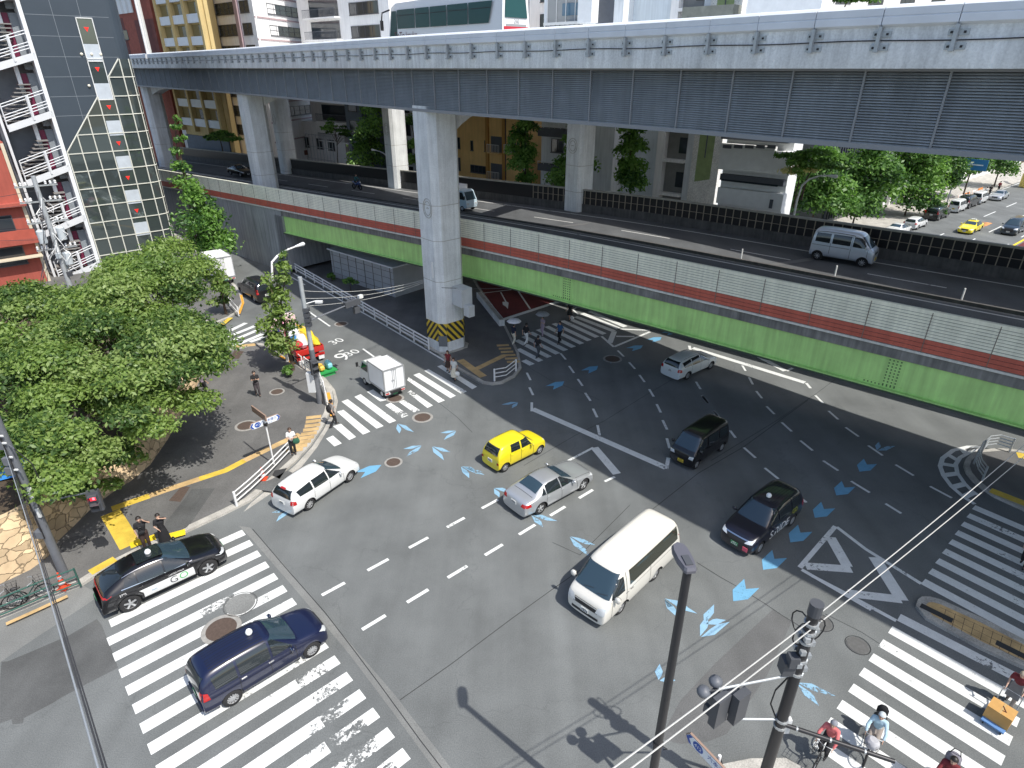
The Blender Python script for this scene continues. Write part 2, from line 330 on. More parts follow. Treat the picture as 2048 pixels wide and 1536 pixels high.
ln(z8, [(-40, 812), (575, 1002)], .42); ln(z8, [(582, 1004), (606, 1033)], .18); ln(z7, [(1665, 640), (1672, 668)], .2); ln(z8, [(320, 858), (468, 938)], .42); ln(z8, [(475, 938), (508, 922)], .2); ln(z8, [(232, 908), (250, 938)], .14)
ln(z8b, [(-2, 1300), (258, 998)], .2); ln(z8b, [(268, 1003), (480, 1165), (885, 1418)], .18); ln(z8b, [(12, 1315), (520, 1608)], .18); ln(zc, [(95, 8), (330, 130), (765, 366)], .18)
ln(z8b, [(222, 1078), (345, 1292)], .45); ln(z8b, [(40, 1288), (375, 1312)], .42); ln(z8b, [(545, 1225), (745, 1540)], .5); ln(zc, [(390, 148), (800, 195)], .42)
oa = [(1340, 418), (1230, 416), (1120, 442), (1042, 500), (1024, 560), (1050, 630), (1110, 710), (1200, 787), (1278, 836)]; ia = [(1330, 430), (1250, 452), (1170, 495), (1138, 545), (1150, 608), (1200, 680), (1256, 738), (1305, 772)]
ln(z8b, oa, .22); ln(z8b, ia, .2)
for a, b in [((1180, 428), (1215, 470)), ((1075, 470), (1150, 515)), ((1030, 540), (1140, 558)), ((1050, 625), (1150, 612)), ((1115, 712), (1200, 690)), ((1205, 780), (1262, 752))]: ln(z8b, [a, b], .32)
ln(I, [(486, 488), (620, 566), (760, 645), (905, 731)], .16); ln(I, [(610, 570), (572, 548)], .13); ln(I, [(607, 616), (660, 653)], .15); ln(I, [(726, 698), (762, 724)], .15)
ln(z96, [(240, 612), (985, 370)], .42); ln(z96, [(985, 365), (1062, 432)], .18); ln(z96, [(20, 320), (100, 420), (378, 838)], .16); ln(z96, [(432, 215), (604, 470)], .16); ln(z96, [(5, 285), (430, 232)], .14)
ln(z96, [(250, 270), (315, 390)], .12); ln(z96, [(1160, 455), (1120, 480), (1185, 540)], .16)
tag(mb.build("lane_marking", M_WHITE), kind='structure')
flat("road_arrow", [G2([z96(*p) for p in [(270, 385), (275, 420), (310, 440), (335, 470), (345, 395), (320, 380)]])], M_WHITE, .0085)
# "9 30" painted for drivers on the left road
for txt, c, sz, px, py in [("9", (686, 714), 1.9, 0, 0), ("30", (704, 706), 1.15, 0, 0), ("-", (680, 701), 1.7, 0, 0), ("30", (673, 683), 1.15, 0, 0)]:
    ax = (g(712, 702) - g(668, 720)).normalized(); ay = Vector((-ax.y, ax.x, 0))
    o = g(*c); o.z = .009; t = text_obj("road_lettering", txt, sz, M_WHITE, None, o, ax, ay); tag(t, kind='structure')
# ---- blue cycle marks: notched arrowheads
def arrow(mb, tip, notch, w=.33):
    t = g(*tip); d = (Vector((.744, .668, 0)) if tip[0] > 1440 and tip[1] > 830 else (g(*notch) - t).normalized()); n = t + d * .95; l = 1.03; p = Vector((-d.y, d.x, 0)); z = Vector((0, 0, .009))
    return mb.poly([t + z, t + d * l * .5 + p * w + z, t + d * l * 1.36 + p * w + z, n + z, t + d * l * 1.36 - p * w + z, t + d * l * .5 - p * w + z][::-1])
mb = MB()
for c, L_ in [(z5, [((958, 973), (1045, 917)), ((1125, 805), (1200, 748)), ((1272, 652), (1345, 598)), ((1430, 490), (1495, 440)), ((772, 1160), (862, 1085)), ((568, 1375), (672, 1282))]), (z7, [((830, 878), (768, 905)), ((1055, 775), (1000, 800)), ((1200, 712), (1145, 735)), ((1355, 638), (1298, 655)), ((1480, 582), (1435, 597)), ((1590, 540), (1555, 548))])]:
    for a, b in L_: arrow(mb, c(*a), c(*b))
arrow(mb, (763, 930), (735, 942))
tag(mb.build("cycle_arrow", M_BLUE), kind='structure')
def shards(mb, tip, notch, w=.34):
    """what is left of a worn mark: two long slivers, one each side of the axis"""
    t = g(*tip); n = g(*notch); d = (n - t); l = d.length; d.normalize(); p = Vector((-d.y, d.x, 0)); z = Vector((0, 0, .009)); lop = random.choice((1, -1))
    for sg in (1, -1):
        e = 1.0 if sg == lop else .55
        q = [t + p * sg * .02 + z, t + d * l * .5 + p * sg * w * .9 + z, t + d * l * (.7 + .85 * e) + p * sg * w * 1.1 + z, t + d * l * (.55 + .5 * e) + p * sg * w * .35 + z, t + d * l * .6 + p * sg * .05 + z]
        ar = sum(q[i - 1].x * q[i].y - q[i].x * q[i - 1].y for i in range(5)); mb.poly(q if ar > 0 else q[::-1])
mb = MB()
for c, L_ in [(z5, [((1550, 345), (1600, 312)), ((370, 1530), (450, 1470))]), (z7, [((520, 1018), (465, 1038))]), (z6, [((1215, 1222), (1255, 1262)), ((1572, 1265), (1510, 1290)), ((1360, 1355), (1285, 1388)), ((1428, 1362), (1495, 1405)), ((1605, 1485), (1670, 1520))]),
              (z4, [((82, 362), (160, 412)), ((308, 512), (370, 545)), ((570, 700), (665, 745)), ((838, 850), (955, 925)), ((1500, 1285), (1600, 1360))]), (zb, [((1570, 860), (1745, 965)), ((470, 840), (520, 790)), ((515, 190), (650, 290)), ((800, 492), (905, 385))]), (I, [((578, 1018), (556, 1030))])]:
    for a, b in L_: shards(mb, c(*a), c(*b))
tag(mb.build("cycle_arrow", M_BLUEW), kind='structure')
# ---- tactile paving
mb = MB()
zt = .1285
def ts(m, pts, w, z=zt): mb.use(m).stroke([g(*p) for p in pts], w, z)
ts(M_OCH, [(600, 872), (545, 898), (490, 925)], .42); ts(M_YEL, [(490, 925), (452, 945), (400, 962)], .42); ts(M_OCH, [(400, 962), (340, 982), (300, 996)], .42); ts(M_YEL, [(300, 996), (225, 1022)], .45)
ts(M_YEL, [(222, 1030), (240, 1058), (262, 1096)], .8); ts(M_YELB, [(262, 1096), (312, 1078)], .42, zt + .002); ts(M_YELB, [(322, 1082), (372, 1068)], .42, zt + .002); ts(M_YEL, [(182, 1150), (232, 1122)], .42)
ts(M_OCH, [(470, 696), (512, 692)], .5); ts(M_YEL, [(445, 652), (462, 638)], .4)
for i in range(9):                                   # stepped warning tiles round the corner
    t = i / 8; c = g(628 - 38 * t * t, 838 + 66 * t); mb.use(M_OCH).stroke([c - Vector((.42, .1, 0)), c + Vector((.42, .1, 0))], .36, zt + .003 + .0004 * i)
ts(M_OCH, [z7(135, 745), z7(210, 800), z7(290, 858)], .55, .139); ts(M_OCH, [z7(245, 805), z7(430, 715)], .45, .1405)
for i in range(6):
    c = g(*z7(420 + i * 14, 648 + i * 22)); mb.use(M_OCH).stroke([c - Vector((.45, .05, 0)), c + Vector((.45, .05, 0))], .34, .1415 + .0004 * i)
ts(M_YEL, [z8b(1385, 750), z8b(1640, 850)], .5, .149); ts(M_YEL, [z8b(1580, 490), z8b(1680, 510)], .6, .149)
tag(mb.build("tactile_paving"), kind='structure')
# dark slots in the oval island tiles, tile joints
mb = MB()
for a, b in [((960, 240), (1215, 365)), ((1560, 535), (1790, 650))]: mb.stroke([g(*zc(*a), .145), g(*zc(*b), .145)], .28, .149)
for k in range(9):
    a = zc(1150 + 75 * k, 300 + 35 * k); mb.stroke([g(a[0] + 3, a[1] - 7, .14), g(a[0] - 4, a[1] + 20, .14)], .014, .147)
for k in range(3): mb.stroke([g(*zc(1110 + 10 * k, 255 + 45 * k), .14), g(*zc(1783, 570 + 62 * k), .14)], .014, .1475)
tag(mb.build("paving_joints", M_DARK), kind='structure')
# other ground patches on the pavement
mb = MB(); z0_ = Z(0, 900, .26042)
for p, m in [([(1300, 405), (1400, 295), (1465, 300), (1390, 415)], M_RUST), ([(1420, 395), (1480, 315), (1655, 310), (1500, 540), (1440, 610), (1290, 690), (1270, 580)], M_PATCH)]:
    q = [g(*z0_(*a)) for a in p]; mb.use(m).poly([(v.x, v.y, .127) for v in q])
for p, m in [([z6(180, 830), z6(215, 780), z6(272, 785), z6(240, 832)], M_RUST), ([(497, 980), (545, 962), (575, 945), (600, 955), (560, 990)], M_PATCH), ([(545, 955), (550, 945), (575, 940), (560, 962)], M_DARK)]:
    q = [g(*a) for a in p]; mb.use(m).poly([(v.x, v.y, .127) for v in q])
tag(mb.build("pavement_patch"), kind='structure')
# ---- manhole covers
MH = [((845, 835), .55, 0, "rust brown manhole cover in the road just below the striped crossing on the left road"), (z6(1188, 1458), .42, 0, "dark manhole cover in a pale ring by the white estate car's bonnet"), ((790, 797), .5, 0, "rust manhole cover under the tail of the white box van"),
      (z6(868, 608), .5, 0, "brown manhole cover in the left road beyond the painted 9 30"), ((1170, 770), .6, 0, None), (z3(230, 660), .62, 0, "large brown manhole cover on the near crossing beside the navy taxi"), (z3(350, 500), .62, 1, "round frame with paint scraped off on the near crossing, above the brown manhole cover"),
      (zc(460, 560), .42, 2, "dark ringed manhole cover left of the lower right crossing"), (zc(170, 380), .42, 2, "dark ringed manhole cover behind the traffic signal pole top"), (z6(475, 1035), .42, 0, "grey brown manhole cover in the pavement near the person in black"), (z8b(1510, 712), .5, 3, "pale ring round a cover on the shaded right corner pavement"),
      ((493, 855), .55, 0, "dark round cover on the pavement left of the blue street sign"), ((150, 1092), .5, 2, "thin ringed cover in the pavement by the stone wall"), ((207, 1066), .18, 2, "small ringed cover in the pavement under the pedestrian signal"), ((1225, 718), .6, 0, "brown manhole cover in the shaded road among blue marks")]
M_RING = mat("cover_ring", (.30, .29, .27), .85, var=.2, vscale=6.); M_CV = mat("cover_grey", (.13, .13, .128), .8, .3, var=.15, vscale=8.)
for (p, r, st, lab) in MH:
    if not lab: continue
    c = g(*p); hi = .127 if (p[0] < 560 and p[1] < 1100 and p[1] > 700) or st == 3 else .009
    o = thing("manhole_cover", lab, "manhole", (c.x, c.y, hi))
    mb = MB(); mb.lathe([(.0, .006), (r * .86, .006), (r * .88, .002)], 28); mb.build("cover", [M_RUST, M_ROAD2, M_CV, M_WALKA][st], o)
    mb = MB(); mb.lathe([(r * (.87 if st in (0, 3) else .95), .008), (r * (1.0 if st else 1.12), .008), (r * (1.02 if st else 1.14), 0)], 28)
    for a in range(0): pass
    mb.build("rim", [M_RING, M_PATCH, M_DARK, M_RING][st], o)
# ================================================================ UPPER EXPRESSWAY
M_CONC = mat("concrete", (.80, .83, .84), .85, var=.14, vscale=.5, grain=.10, gscale=14., streak=.16, bump=.15)
M_CONC2 = mat("pier_concrete", (.70, .72, .72), .85, var=.12, vscale=.6, grain=.08, gscale=14., streak=.12, bump=.15)
M_ALU = mat("barrier_panel", (.78, .82, .86), .65, .0, var=.06, vscale=1.)
M_GALV = mat("galvanised", (.50, .53, .55), .4, .6, var=.1, vscale=6.)
M_LOUV = mat("louvre_dark", (.46, .49, .51), .55, .0, var=.10, vscale=1.2, streak=.12)
M_LOUVF = mat("louvre_frame", (.26, .275, .29), .55, .0)
edge = [(-120, 175), (-80, 127.5), (-54.4, 98.8), (-41, 83.5), (-28.2, 69.0), (-16.5, 54.2), (-5.75, 40.6), (0.2, 34.1), (6.04, 27.6), (9.6, 23.1), (14.1, 18.35), (17.5, 14.6), (21.0, 11.1), (24.6, 7.4), (28.2, 3.3), (40, -10)]
def resample(pts, step):
    P = [Vector((p[0], p[1], 0)) for p in pts]; out = []
    # smooth (Catmull-Rom) then walk at equal steps
    f = []
    for i in range(len(P) - 1):
        a, b, c, d = P[max(i - 1, 0)], P[i], P[i + 1], P[min(i + 2, len(P) - 1)]
        for k in range(24):
            t = k / 24; f.append(.5 * ((2 * b) + (c - a) * t + (2 * a - 5 * b + 4 * c - d) * t * t + (3 * b - a - 3 * c + d) * t ** 3))
    f.append(P[-1]); acc = 0; out = [f[0]]
    for i in range(1, len(f)):
        seg = (f[i] - f[i - 1]).length
        while acc + seg >= step:
            r = (step - acc) / seg; q = f[i - 1].lerp(f[i], r); out.append(q); f[i - 1] = q; seg = (f[i] - q).length; acc = 0
        acc += seg
    return out
EDGE = resample(edge, 1.0)
def nrm_at(P, i):
    d = (P[min(i + 1, len(P) - 1)] - P[max(i - 1, 0)]).normalized(); return Vector((-d.y, d.x, 0)), d    # left of travel (camera-left->right) = away from camera
def sweep(mb, P, prof, closed=True):
    """prof: (inward offset, z)"""
    k = len(prof); vs = []
    for i, p in enumerate(P):
        n, d = nrm_at(P, i); vs += [p + n * o + Vector((0, 0, z)) for o, z in prof]
    kk = k if closed else k - 1
    fs = [(i * k + j, i * k + (j + 1) % k, (i + 1) * k + (j + 1) % k, (i + 1) * k + j) for i in range(len(P) - 1) for j in range(kk)]
    mb.add(vs, fs)
    if closed: mb.add([], []); mb.f += [[len(mb.v) - len(vs) + j for j in range(k)], [len(mb.v) - k + j for j in range(k - 1, -1, -1)]]; mb.m += [mb.cur] * 2
WD = 15.6                                              # near carriageway; a gap assumed for the sunlight follows, then the far one
ux = thing("elevated_expressway", "high grey expressway with louvred dark skirt crossing the top of the photo on concrete piers", "expressway", (0, 30, 0))
ux_m = Matrix.Translation((0, -30, 0))
def ub(mb, name, m=None, smooth=False):
    o = mb.build(name, m, ux, smooth); o.matrix_parent_inverse = Matrix.Translation((0, -30, 0)); return o
mb = MB(); sweep(mb, EDGE, [(.12, 18.50), (.12, 18.9), (WD - .1, 18.9), (WD - .1, 16.6), (WD - 1.5, 16.25), (1.5, 16.25), (.85, 16.5), (.85, 18.5)]); ub(mb, "deck", M_CONC)
mb = MB(); sweep(mb, EDGE, [(.45, 18.905), (WD - .4, 18.905)], False); ub(mb, "roadway", M_ROAD)
mb = MB(); sweep(mb, EDGE, [(.02, 18.46), (.0, 18.5), (.0, 19.62), (.06, 19.66), (.34, 19.66), (.4, 19.45), (.4, 18.92), (.3, 18.46)]); ub(mb, "parapet", M_CONC, True)
mb = MB(); sweep(mb, EDGE, [(WD - .4, 18.92), (WD - .4, 19.9), (WD, 19.9), (WD, 18.46), (WD - .1, 18.46)]); ub(mb, "parapet", M_CONC)
# panels on the parapet, one every 2 m, with folded profile
PAN = resample(edge, 2.0)
mb = MB()
for i in range(len(PAN) - 1):
    n, d = nrm_at(PAN, i); a = PAN[i] + d * .012; b = PAN[i + 1] - (PAN[i + 1] - PAN[i]).normalized() * .012
    prof = [(-.12, 19.6), (-.16, 19.63), (-.16, 19.82), (-.12, 19.84), (-.15, 19.87), (-.15, 20.05), (-.08, 20.13), (.0, 20.15), (.22, 20.15), (.3, 20.1), (.3, 19.45)]
    k = len(prof); vs = [q + n * o + Vector((0, 0, z)) for q in (a, b) for o, z in prof]
    mb.add(vs, [(j, (j + 1) % k, k + (j + 1) % k, k + j) for j in range(k)] + [tuple(range(k - 1, -1, -1)), tuple(range(k, 2 * k))])
ub(mb, "barrier_panels", M_ALU)
# brackets: post, two plates with bolts; nearest 70 as parts
M_BOLT = mat("bolt_dark", (.05, .05, .055), .5, .5)
cnt = 0; far_mb = MB()
order = sorted(range(len(PAN)), key=lambda i: PAN[i].length)
for i in order:
    p = PAN[i]
    if p.y < 2 or p.length > 125: continue
    n, d = nrm_at(PAN, i)
    mb = MB() if cnt < 70 else far_mb
    mb.use(M_GALV); mb.box(p - n * .11 + Vector((0, 0, 19.24)), (.10, .14, .68), d, n); mb.box(p - n * .2 + Vector((0, 0, 19.2)), (.2, .03, .5), d, n) if False else None
    for zz in (19.38, 19.02): mb.box(p - n * .025 + Vector((0, 0, zz)) + d * .04, (.52, .045, .16), d, n)
    mb.box(p - n * .15 + Vector((0, 0, 18.93)), (.13, .14, .05), d, n); mb.use(M_BOLT)
    for zz in (19.38, 19.02):
        for dx in (-.13, .2): mb.lathe([(.0, 0), (.034, 0), (.034, .03)], 8, (0, 0, 0)) if False else mb.box(p - n * .06 + d * dx + Vector((0, 0, zz)), (.06, .035, .06), d, n)
    if cnt < 70: ub(mb, "bracket")
    cnt += 1
if far_mb.v: o = ub(far_mb, "bracket"); o['kind'] = 'stuff'
# conduit cable under the brackets
mb = MB(); E2 = [p - nrm_at(EDGE, i)[0] * .05 + Vector((0, 0, 19.2 + .02 * math.sin(i * 1.1))) for i, p in enumerate(EDGE) if p.y > 1]; mb.tube(E2, .018, 5); ub(mb, "conduit", M_BOLT)
# louvred skirt below the parapet
SKT = resample(edge, 2.4)
mb = MB(); sweep(mb, EDGE, [(.8, 18.4), (.8, 16.25)], False); ub(mb, "skirt_backing", M_BOLT)
mb = MB(); zz = 18.36
while zz > 16.24:
    sweep(mb, EDGE, [(.72, zz), (.60, zz - .058), (.62, zz - .064), (.74, zz - .01)], False); zz -= .082
ub(mb, "louvre_slats", M_LOUV)
mb = MB(); sweep(mb, EDGE, [(.56, 16.26), (.56, 16.10), (.96, 16.10), (.96, 16.26)]); sweep(mb, EDGE, [(.56, 18.46), (.56, 18.38), (.9, 18.38), (.9, 18.46)])
for i, p in enumerate(SKT):
    n, d = nrm_at(SKT, i); mb.box(p + n * .615 + Vector((0, 0, 17.3)), (.06, .07, 2.3), d, n)
ub(mb, "skirt_frame", M_LOUVF)
# far carriageway beyond a 4 m gap left open for the sun strip below
mb = MB(); g0 = WD + 4.2; sweep(mb, EDGE, [(g0, 18.9), (g0 + 15, 18.9), (g0 + 15, 16.3), (g0, 16.3)]); ub(mb, "deck", M_CONC)
mb = MB(); sweep(mb, EDGE[:95], [(g0 + 14.6, 18.95), (g0 + 14.6, 21.6), (g0 + 15, 21.6), (g0 + 15, 18.95)]); ub(mb, "noise_wall", M_ALU)
# movement joints with a small cap over each pier
def pier(label, base, edge_dir, far_base, H_=16.42, gw=None):
    t = thing("expressway_pier", label, "pier", (base.x, base.y, 0), 0, "piers carrying the upper expressway")
    d = edge_dir.normalized(); n = Vector((-d.y, d.x, 0))
    def octo(w, dd, ch): return [(w, -dd + ch), (w, dd - ch), (w - ch, dd), (-w + ch, dd), (-w, dd - ch), (-w, -dd + ch), (-w + ch, -dd), (w - ch, -dd)]
    def col(c0, w, dd, ch, z0, z1, name, emblem):
        mb = MB(); pts = [c0 + d * a + n * b for a, b in octo(w, dd, ch)]
        zs = [z0, z0 + (z1 - z0) * .28, z0 + (z1 - z0) * .28 + .02, z0 + (z1 - z0) * .5, z1]
        q = [(p.x, p.y) for p in pts]; mb.prism(q, z0, z1)
        o = mb.build(name, M_CONC2, t); o.matrix_parent_inverse = Matrix.Translation((-base.x, -base.y, 0))
        mb = MB()
        for zz in (z0 + (z1 - z0) * .33, z0 + (z1 - z0) * .5, z0 + (z1 - z0) * .64):
            pp = [c0 + (Vector((p.x, p.y, 0)) - c0) * 1.004 for p in pts]; mb.prism([(p.x, p.y) for p in pp], zz, zz + .035, True)
        if mb.v: jj = mb.build("form_joint", M_CURB, o)
        if emblem:
            e = MB(); c = c0 - n * (dd + .012) + Vector((0, 0, emblem))
            for rr in (.55, .38):
                e.tube([c + d * rr * math.cos(a) + Vector((0, 0, 1)) * rr * 1.15 * math.sin(a) for a in [k * math.pi / 14 for k in range(29)]], .022, 5)
            e.tube([c - d * .14, c - d * .02 + Vector((0, 0, .04)), c + d * .14], .03, 5); e.build("cast_emblem", M_CURB, o)
        return o
    c1 = base; near = col(c1, 1.15, 1.15, .42, -.05, H_, "column", None)
    c2 = far_base; far = col(c2, 1.05, 1.05, .3, -.05, H_, "column", 12.2)
    mb = MB(); ax = (c2 - c1); L = ax.length; ax.normalize(); side = Vector((ax.y, -ax.x, 0))
    prof = [(1.1, 15.0), (1.6, 15.25), (2.6, 15.62), (4.2, 15.85), (L - 4.2, 15.85), (L - 2.6, 15.62), (L - 1.6, 15.25), (L - 1.0, 15.0), (L - 1.0, H_), (1.1, H_)]
    vs = [c1 + ax * a + side * s_ + Vector((0, 0, z)) for s_ in (-.9, .9) for a, z in prof]; k = len(prof)
    mb.add(vs, [tuple(range(k)), tuple(range(2 * k - 1, k - 1, -1))] + [(j, k + j, k + (j + 1) % k, (j + 1) % k) for j in range(k)])
    # knee that widens into the column head
    o = mb.build("crossbeam", M_CONC2, t); o.matrix_parent_inverse = Matrix.Translation((-base.x, -base.y, 0))
    mb = MB(); mb.box(c1 + Vector((0, 0, H_ + .06)), (1.9, 1.9, .12), d, n); o = mb.build("bearing", M_BOLT, t); o.matrix_parent_inverse = Matrix.Translation((-base.x, -base.y, 0))
    return t, d, n
def cl(px, py): v = g(px, py); return v
pA = Vector((-4.85, 42.25, 0)); pB = Vector((-27.1, 70.7, 0)); pC = Vector((-53.2, 100.8, 0))
fA = fl(-35.0, 49.6, 0); fB = fl(-61.3, 49.4, 0); fC = fl(-85.5, 49.2, 0)
TA, dA_, nA_ = pier("wide concrete pier in the middle with a yellow and black striped band at its foot", pA, Vector((.66, -.75, 0)), fA)
TB, dB_, nB_ = pier("concrete pier left of the middle one, standing beside the far end of the green girder", pB, Vector((.64, -.77, 0)), fB)
TC, dC_, nC_ = pier("concrete pier farthest left, half hidden by the dark glass building and a tree", pC, Vector((.66, -.75, 0)), fC)
# striped band and plates at the foot of the middle pier
inv = Matrix.Translation((-pA.x, -pA.y, 0))
def onp(mb, name, m=None): o = mb.build(name, m, TA); o.matrix_parent_inverse = inv; return o
oc = [(1.15, -.73), (1.15, .73), (.73, 1.15), (-.73, 1.15), (-1.15, .73), (-1.15, -.73), (-.73, -1.15), (.73, -1.15)]
ring = [pA + dA_ * a * 1.006 + nA_ * b * 1.006 for a, b in oc]
M_ST_Y = mat("hazard_yellow", (.68, .48, .04), .6, var=.1); M_ST_K = mat("hazard_black", (.03, .03, .032), .6)
mb = MB(); mb.use(M_ST_Y).prism([(p.x, p.y) for p in ring], .95, 2.35, True); onp(mb, "hazard_band")
mb = MB()
for f in range(8):
    a, b = ring[f], ring[(f + 1) % 8]; L = (b - a).length; dd = (b - a).normalized(); nn = Vector((dd.y, -dd.x, 0)) * .006
    if nn.dot(a - pA) < 0: nn = -nn
    up = 1 if f in (5, 6) else -1; x = -1.6
    while x < L + 1.6:
        pl = []
        for (xx, zz) in [(x, 0), (x + .24, 0), (x + .24 + 1.4 * up * .85, 1.4), (x + 1.4 * up * .85, 1.4)]: pl.append((xx, zz))
        # clip to face
        def clip(P, lim, s):
            o = []
            for i in range(len(P)):
                A_, B_ = P[i - 1], P[i]; ia = (A_[0] - lim) * s >= 0; ib = (B_[0] - lim) * s >= 0
                if ia != ib: t = (lim - A_[0]) / (B_[0] - A_[0]); o.append((lim, A_[1] + (B_[1] - A_[1]) * t))
                if ib: o.append(B_)
            return o
        q = clip(pl, 0, 1); q = clip(q, L, -1) if q else q
        if len(q) > 2: mb.poly([a + dd * u + nn + Vector((0, 0, .95 + v)) for u, v in q])
        x += .48
onp(mb, "hazard_stripes", M_ST_K)
mb = MB(); mb.prism([(p.x, p.y) for p in [pA + dA_ * a * 1.2 + nA_ * b * 1.2 for a, b in oc]], .1, .2); onp(mb, "plinth", M_CURB)
mb = MB(); c = pA + dA_ * 1.0 - nA_ * .6
mb.box(pA - nA_ * 1.19 + dA_ * .35 + Vector((0, 0, .55)), (.7, .03, .75), dA_, nA_) if False else None
q = pA + dA_ * .98 - nA_ * .98; qd = (dA_ + nA_).normalized(); qn = Vector((qd.y, -qd.x, 0))
mb.box(q + Vector((0, 0, 1.05)) + qn * .02, (.62, .02, .8), qd, qn); onp(mb, "grey_plate", mat("plate_grey", (.16, .17, .18), .5))
mb = MB(); mb.box(pA - nA_ * 1.175 + dA_ * .45 + Vector((0, 0, 6.2)), (.16, .05, 1.1), dA_, nA_); onp(mb, "white_marker", mat("marker_white", (.8, .8, .78), .5))
for e in [(-.1, 10.4)]:
    mb = MB(); c = pA + dA_ * .98 - nA_ * .98 + qn * 0.02 + Vector((0, 0, e[1]))
    c = pA - nA_ * 1.16 + dA_ * .05 + Vector((0, 0, 10.35)) if False else pA + dA_ * 1.16 + Vector((0, 0, 10.3))
    c = pA - nA_ * 1.165 + Vector((0, 0, 10.3)) + dA_ * .3
    for rr in (.62, .45): mb.tube([c + dA_ * rr * .8 * math.cos(a) + Vector((0, 0, rr * math.sin(a))) for a in [k * math.pi / 14 for k in range(29)]], .02, 5)
    mb.tube([c - dA_ * .12, c + Vector((0, 0, .05)), c + dA_ * .12], .03, 5); onp(mb, "cast_emblem", M_CURB)
mb = MB()                                               # access ladder between pier and flyover
lx = pA - dA_ * 1.5 + nA_ * .2
for sg in (-.25, .25): mb.tube([lx + nA_ * sg + Vector((0, 0, 4.6)), lx + nA_ * sg + Vector((0, 0, 11.2))], .035, 6)
for k in range(22): mb.tube([lx - nA_ * .25 + Vector((0, 0, 4.7 + .3 * k)), lx + nA_ * .25 + Vector((0, 0, 4.7 + .3 * k))], .022, 5)
for k in range(5):
    zz = 9.2 + .5 * k; mb.tube([lx - nA_ * .25 + Vector((0, 0, zz))] + [lx - dA_ * (.75 * math.sin(a)) + nA_ * (-.35 * math.cos(a)) + Vector((0, 0, zz)) for a in [.5, 1.1, 1.57, 2.0, 2.6]] + [lx + nA_ * .25 + Vector((0, 0, zz))], .02, 5)
mb.box(lx + dA_ * .2 + Vector((0, 0, 4.6)), (.9, 1.0, .05), dA_, nA_); onp(mb, "ladder", M_GALV)
mb = MB(); mb.box(pA + dA_ * 1.75 + nA_ * .3 + Vector((0, 0, 4.35)), (1.1, .9, 1.3), dA_, nA_); mb.box(pA + dA_ * 2.5 + nA_ * .3 + Vector((0, 0, 3.5)), (.6, .5, .8), dA_, nA_); onp(mb, "service_box", mat("box_grey", (.55, .57, .58), .5, var=.08))

# ================================================================ LOWER FLYOVER
def drop(s):
    s = -s - 20
    return 0. if s <= 0 else (.0010 * s * s if s < 14 else .196 + .028 * (s - 14))
M_CREAM = mat("wall_cream", (.88, .87, .72), .6, var=.08, vscale=.6, streak=.10)
M_WRED = mat("wall_red", (.52, .12, .08), .6, var=.1, vscale=.8, streak=.1)
M_GREEN = mat("girder_green", (.46, .74, .25), .45, var=.10, vscale=.7, streak=.12)
M_FASC = mat("fascia_concrete", (.20, .195, .185), .85, var=.25, vscale=.8, streak=.3)
M_BLK = mat("black_panel", (.012, .012, .014), .35); M_ROADF = asphalt("flyover_asphalt", (.10, .105, .11))
fo = thing("flyover", "lower road flyover with cream and red noise wall over a long green girder", "flyover", tuple(fl(-10, 38, 0)))
finv = Matrix.Translation(-fl(-10, 38, 0))
def fb(mb, name, m=None, smooth=False): o = mb.build(name, m, fo, smooth); o.matrix_parent_inverse = finv; return o
SS = [-121 + 3 * i for i in range(54)]                    # -130 .. 38
def strip(mb, prof, ss=SS, closed=True, base=0.):
    k = len(prof); vs = [fl(s, n, z - drop(s) + base) for s in ss for n, z in prof]
    kk = k if closed else k - 1
    mb.add(vs, [(i * k + j, i * k + (j + 1) % k, (i + 1) * k + (j + 1) % k, (i + 1) * k + j) for i in range(len(ss) - 1) for j in range(kk)])
    if closed: o = len(mb.v) - len(vs); mb.f += [[o + j for j in range(k)], [len(mb.v) - k + j for j in range(k - 1, -1, -1)]]; mb.m += [mb.cur] * 2
N0 = 30.84
mb = MB(); strip(mb, [(N0 + .12, 7.12), (N0 + .12, 7.8), (37.4, 7.8), (37.4, 7.2), (36.6, 6.5), (N0 + .4, 6.5), (N0 + .12, 6.62)]); fb(mb, "deck", M_FASC)
mb = MB(); strip(mb, [(N0 + .5, 7.805), (37.2, 7.805)], closed=False); fb(mb, "roadway", M_ROADF)
# noise wall: cream slats above, red below, panel by panel
PW = 2.42; ip = 0; s0 = -12.55 - PW * 45
mbc = MB(); mbr = MB(); mbp = MB(); mbj = MB()
i = 0
while s0 + i * PW < 36:
    a, b = s0 + i * PW + .015, s0 + (i + 1) * PW - .015; i += 1
    def pn(mb, za, zb_, nf, th=.08):
        v = [fl(s, n, z - drop(s)) for s in (a, b) for n, z in ((nf, za), (nf, zb_), (nf + th, zb_), (nf + th, za))]
        mb.add(v, [(0, 1, 5, 4), (1, 2, 6, 5), (2, 3, 7, 6), (3, 0, 4, 7), (0, 3, 2, 1), (4, 5, 6, 7)])
    zt = 9.1; nb = 9; hb = (zt - 7.86) / nb
    for k in range(nb): pn(mbc, zt - hb * (k + 1) + .022, zt - hb * k - .004, N0 - .02 + .006 * (k % 2))
    for k in range(3): pn(mbr, 7.86 - .2 * (k + 1) + .022, 7.86 - .2 * k, N0 - .02)
    v = [fl(s, N0 + .02, z - drop(s)) for s in (a, b) for z in (7.26, zt - .02)]; mbj.add(v, [(0, 1, 3, 2)])
    mbp.box(fl(a - .015, N0 - .01, 8.18 - drop(a)), (.03, .05, 1.9), FU, FN)
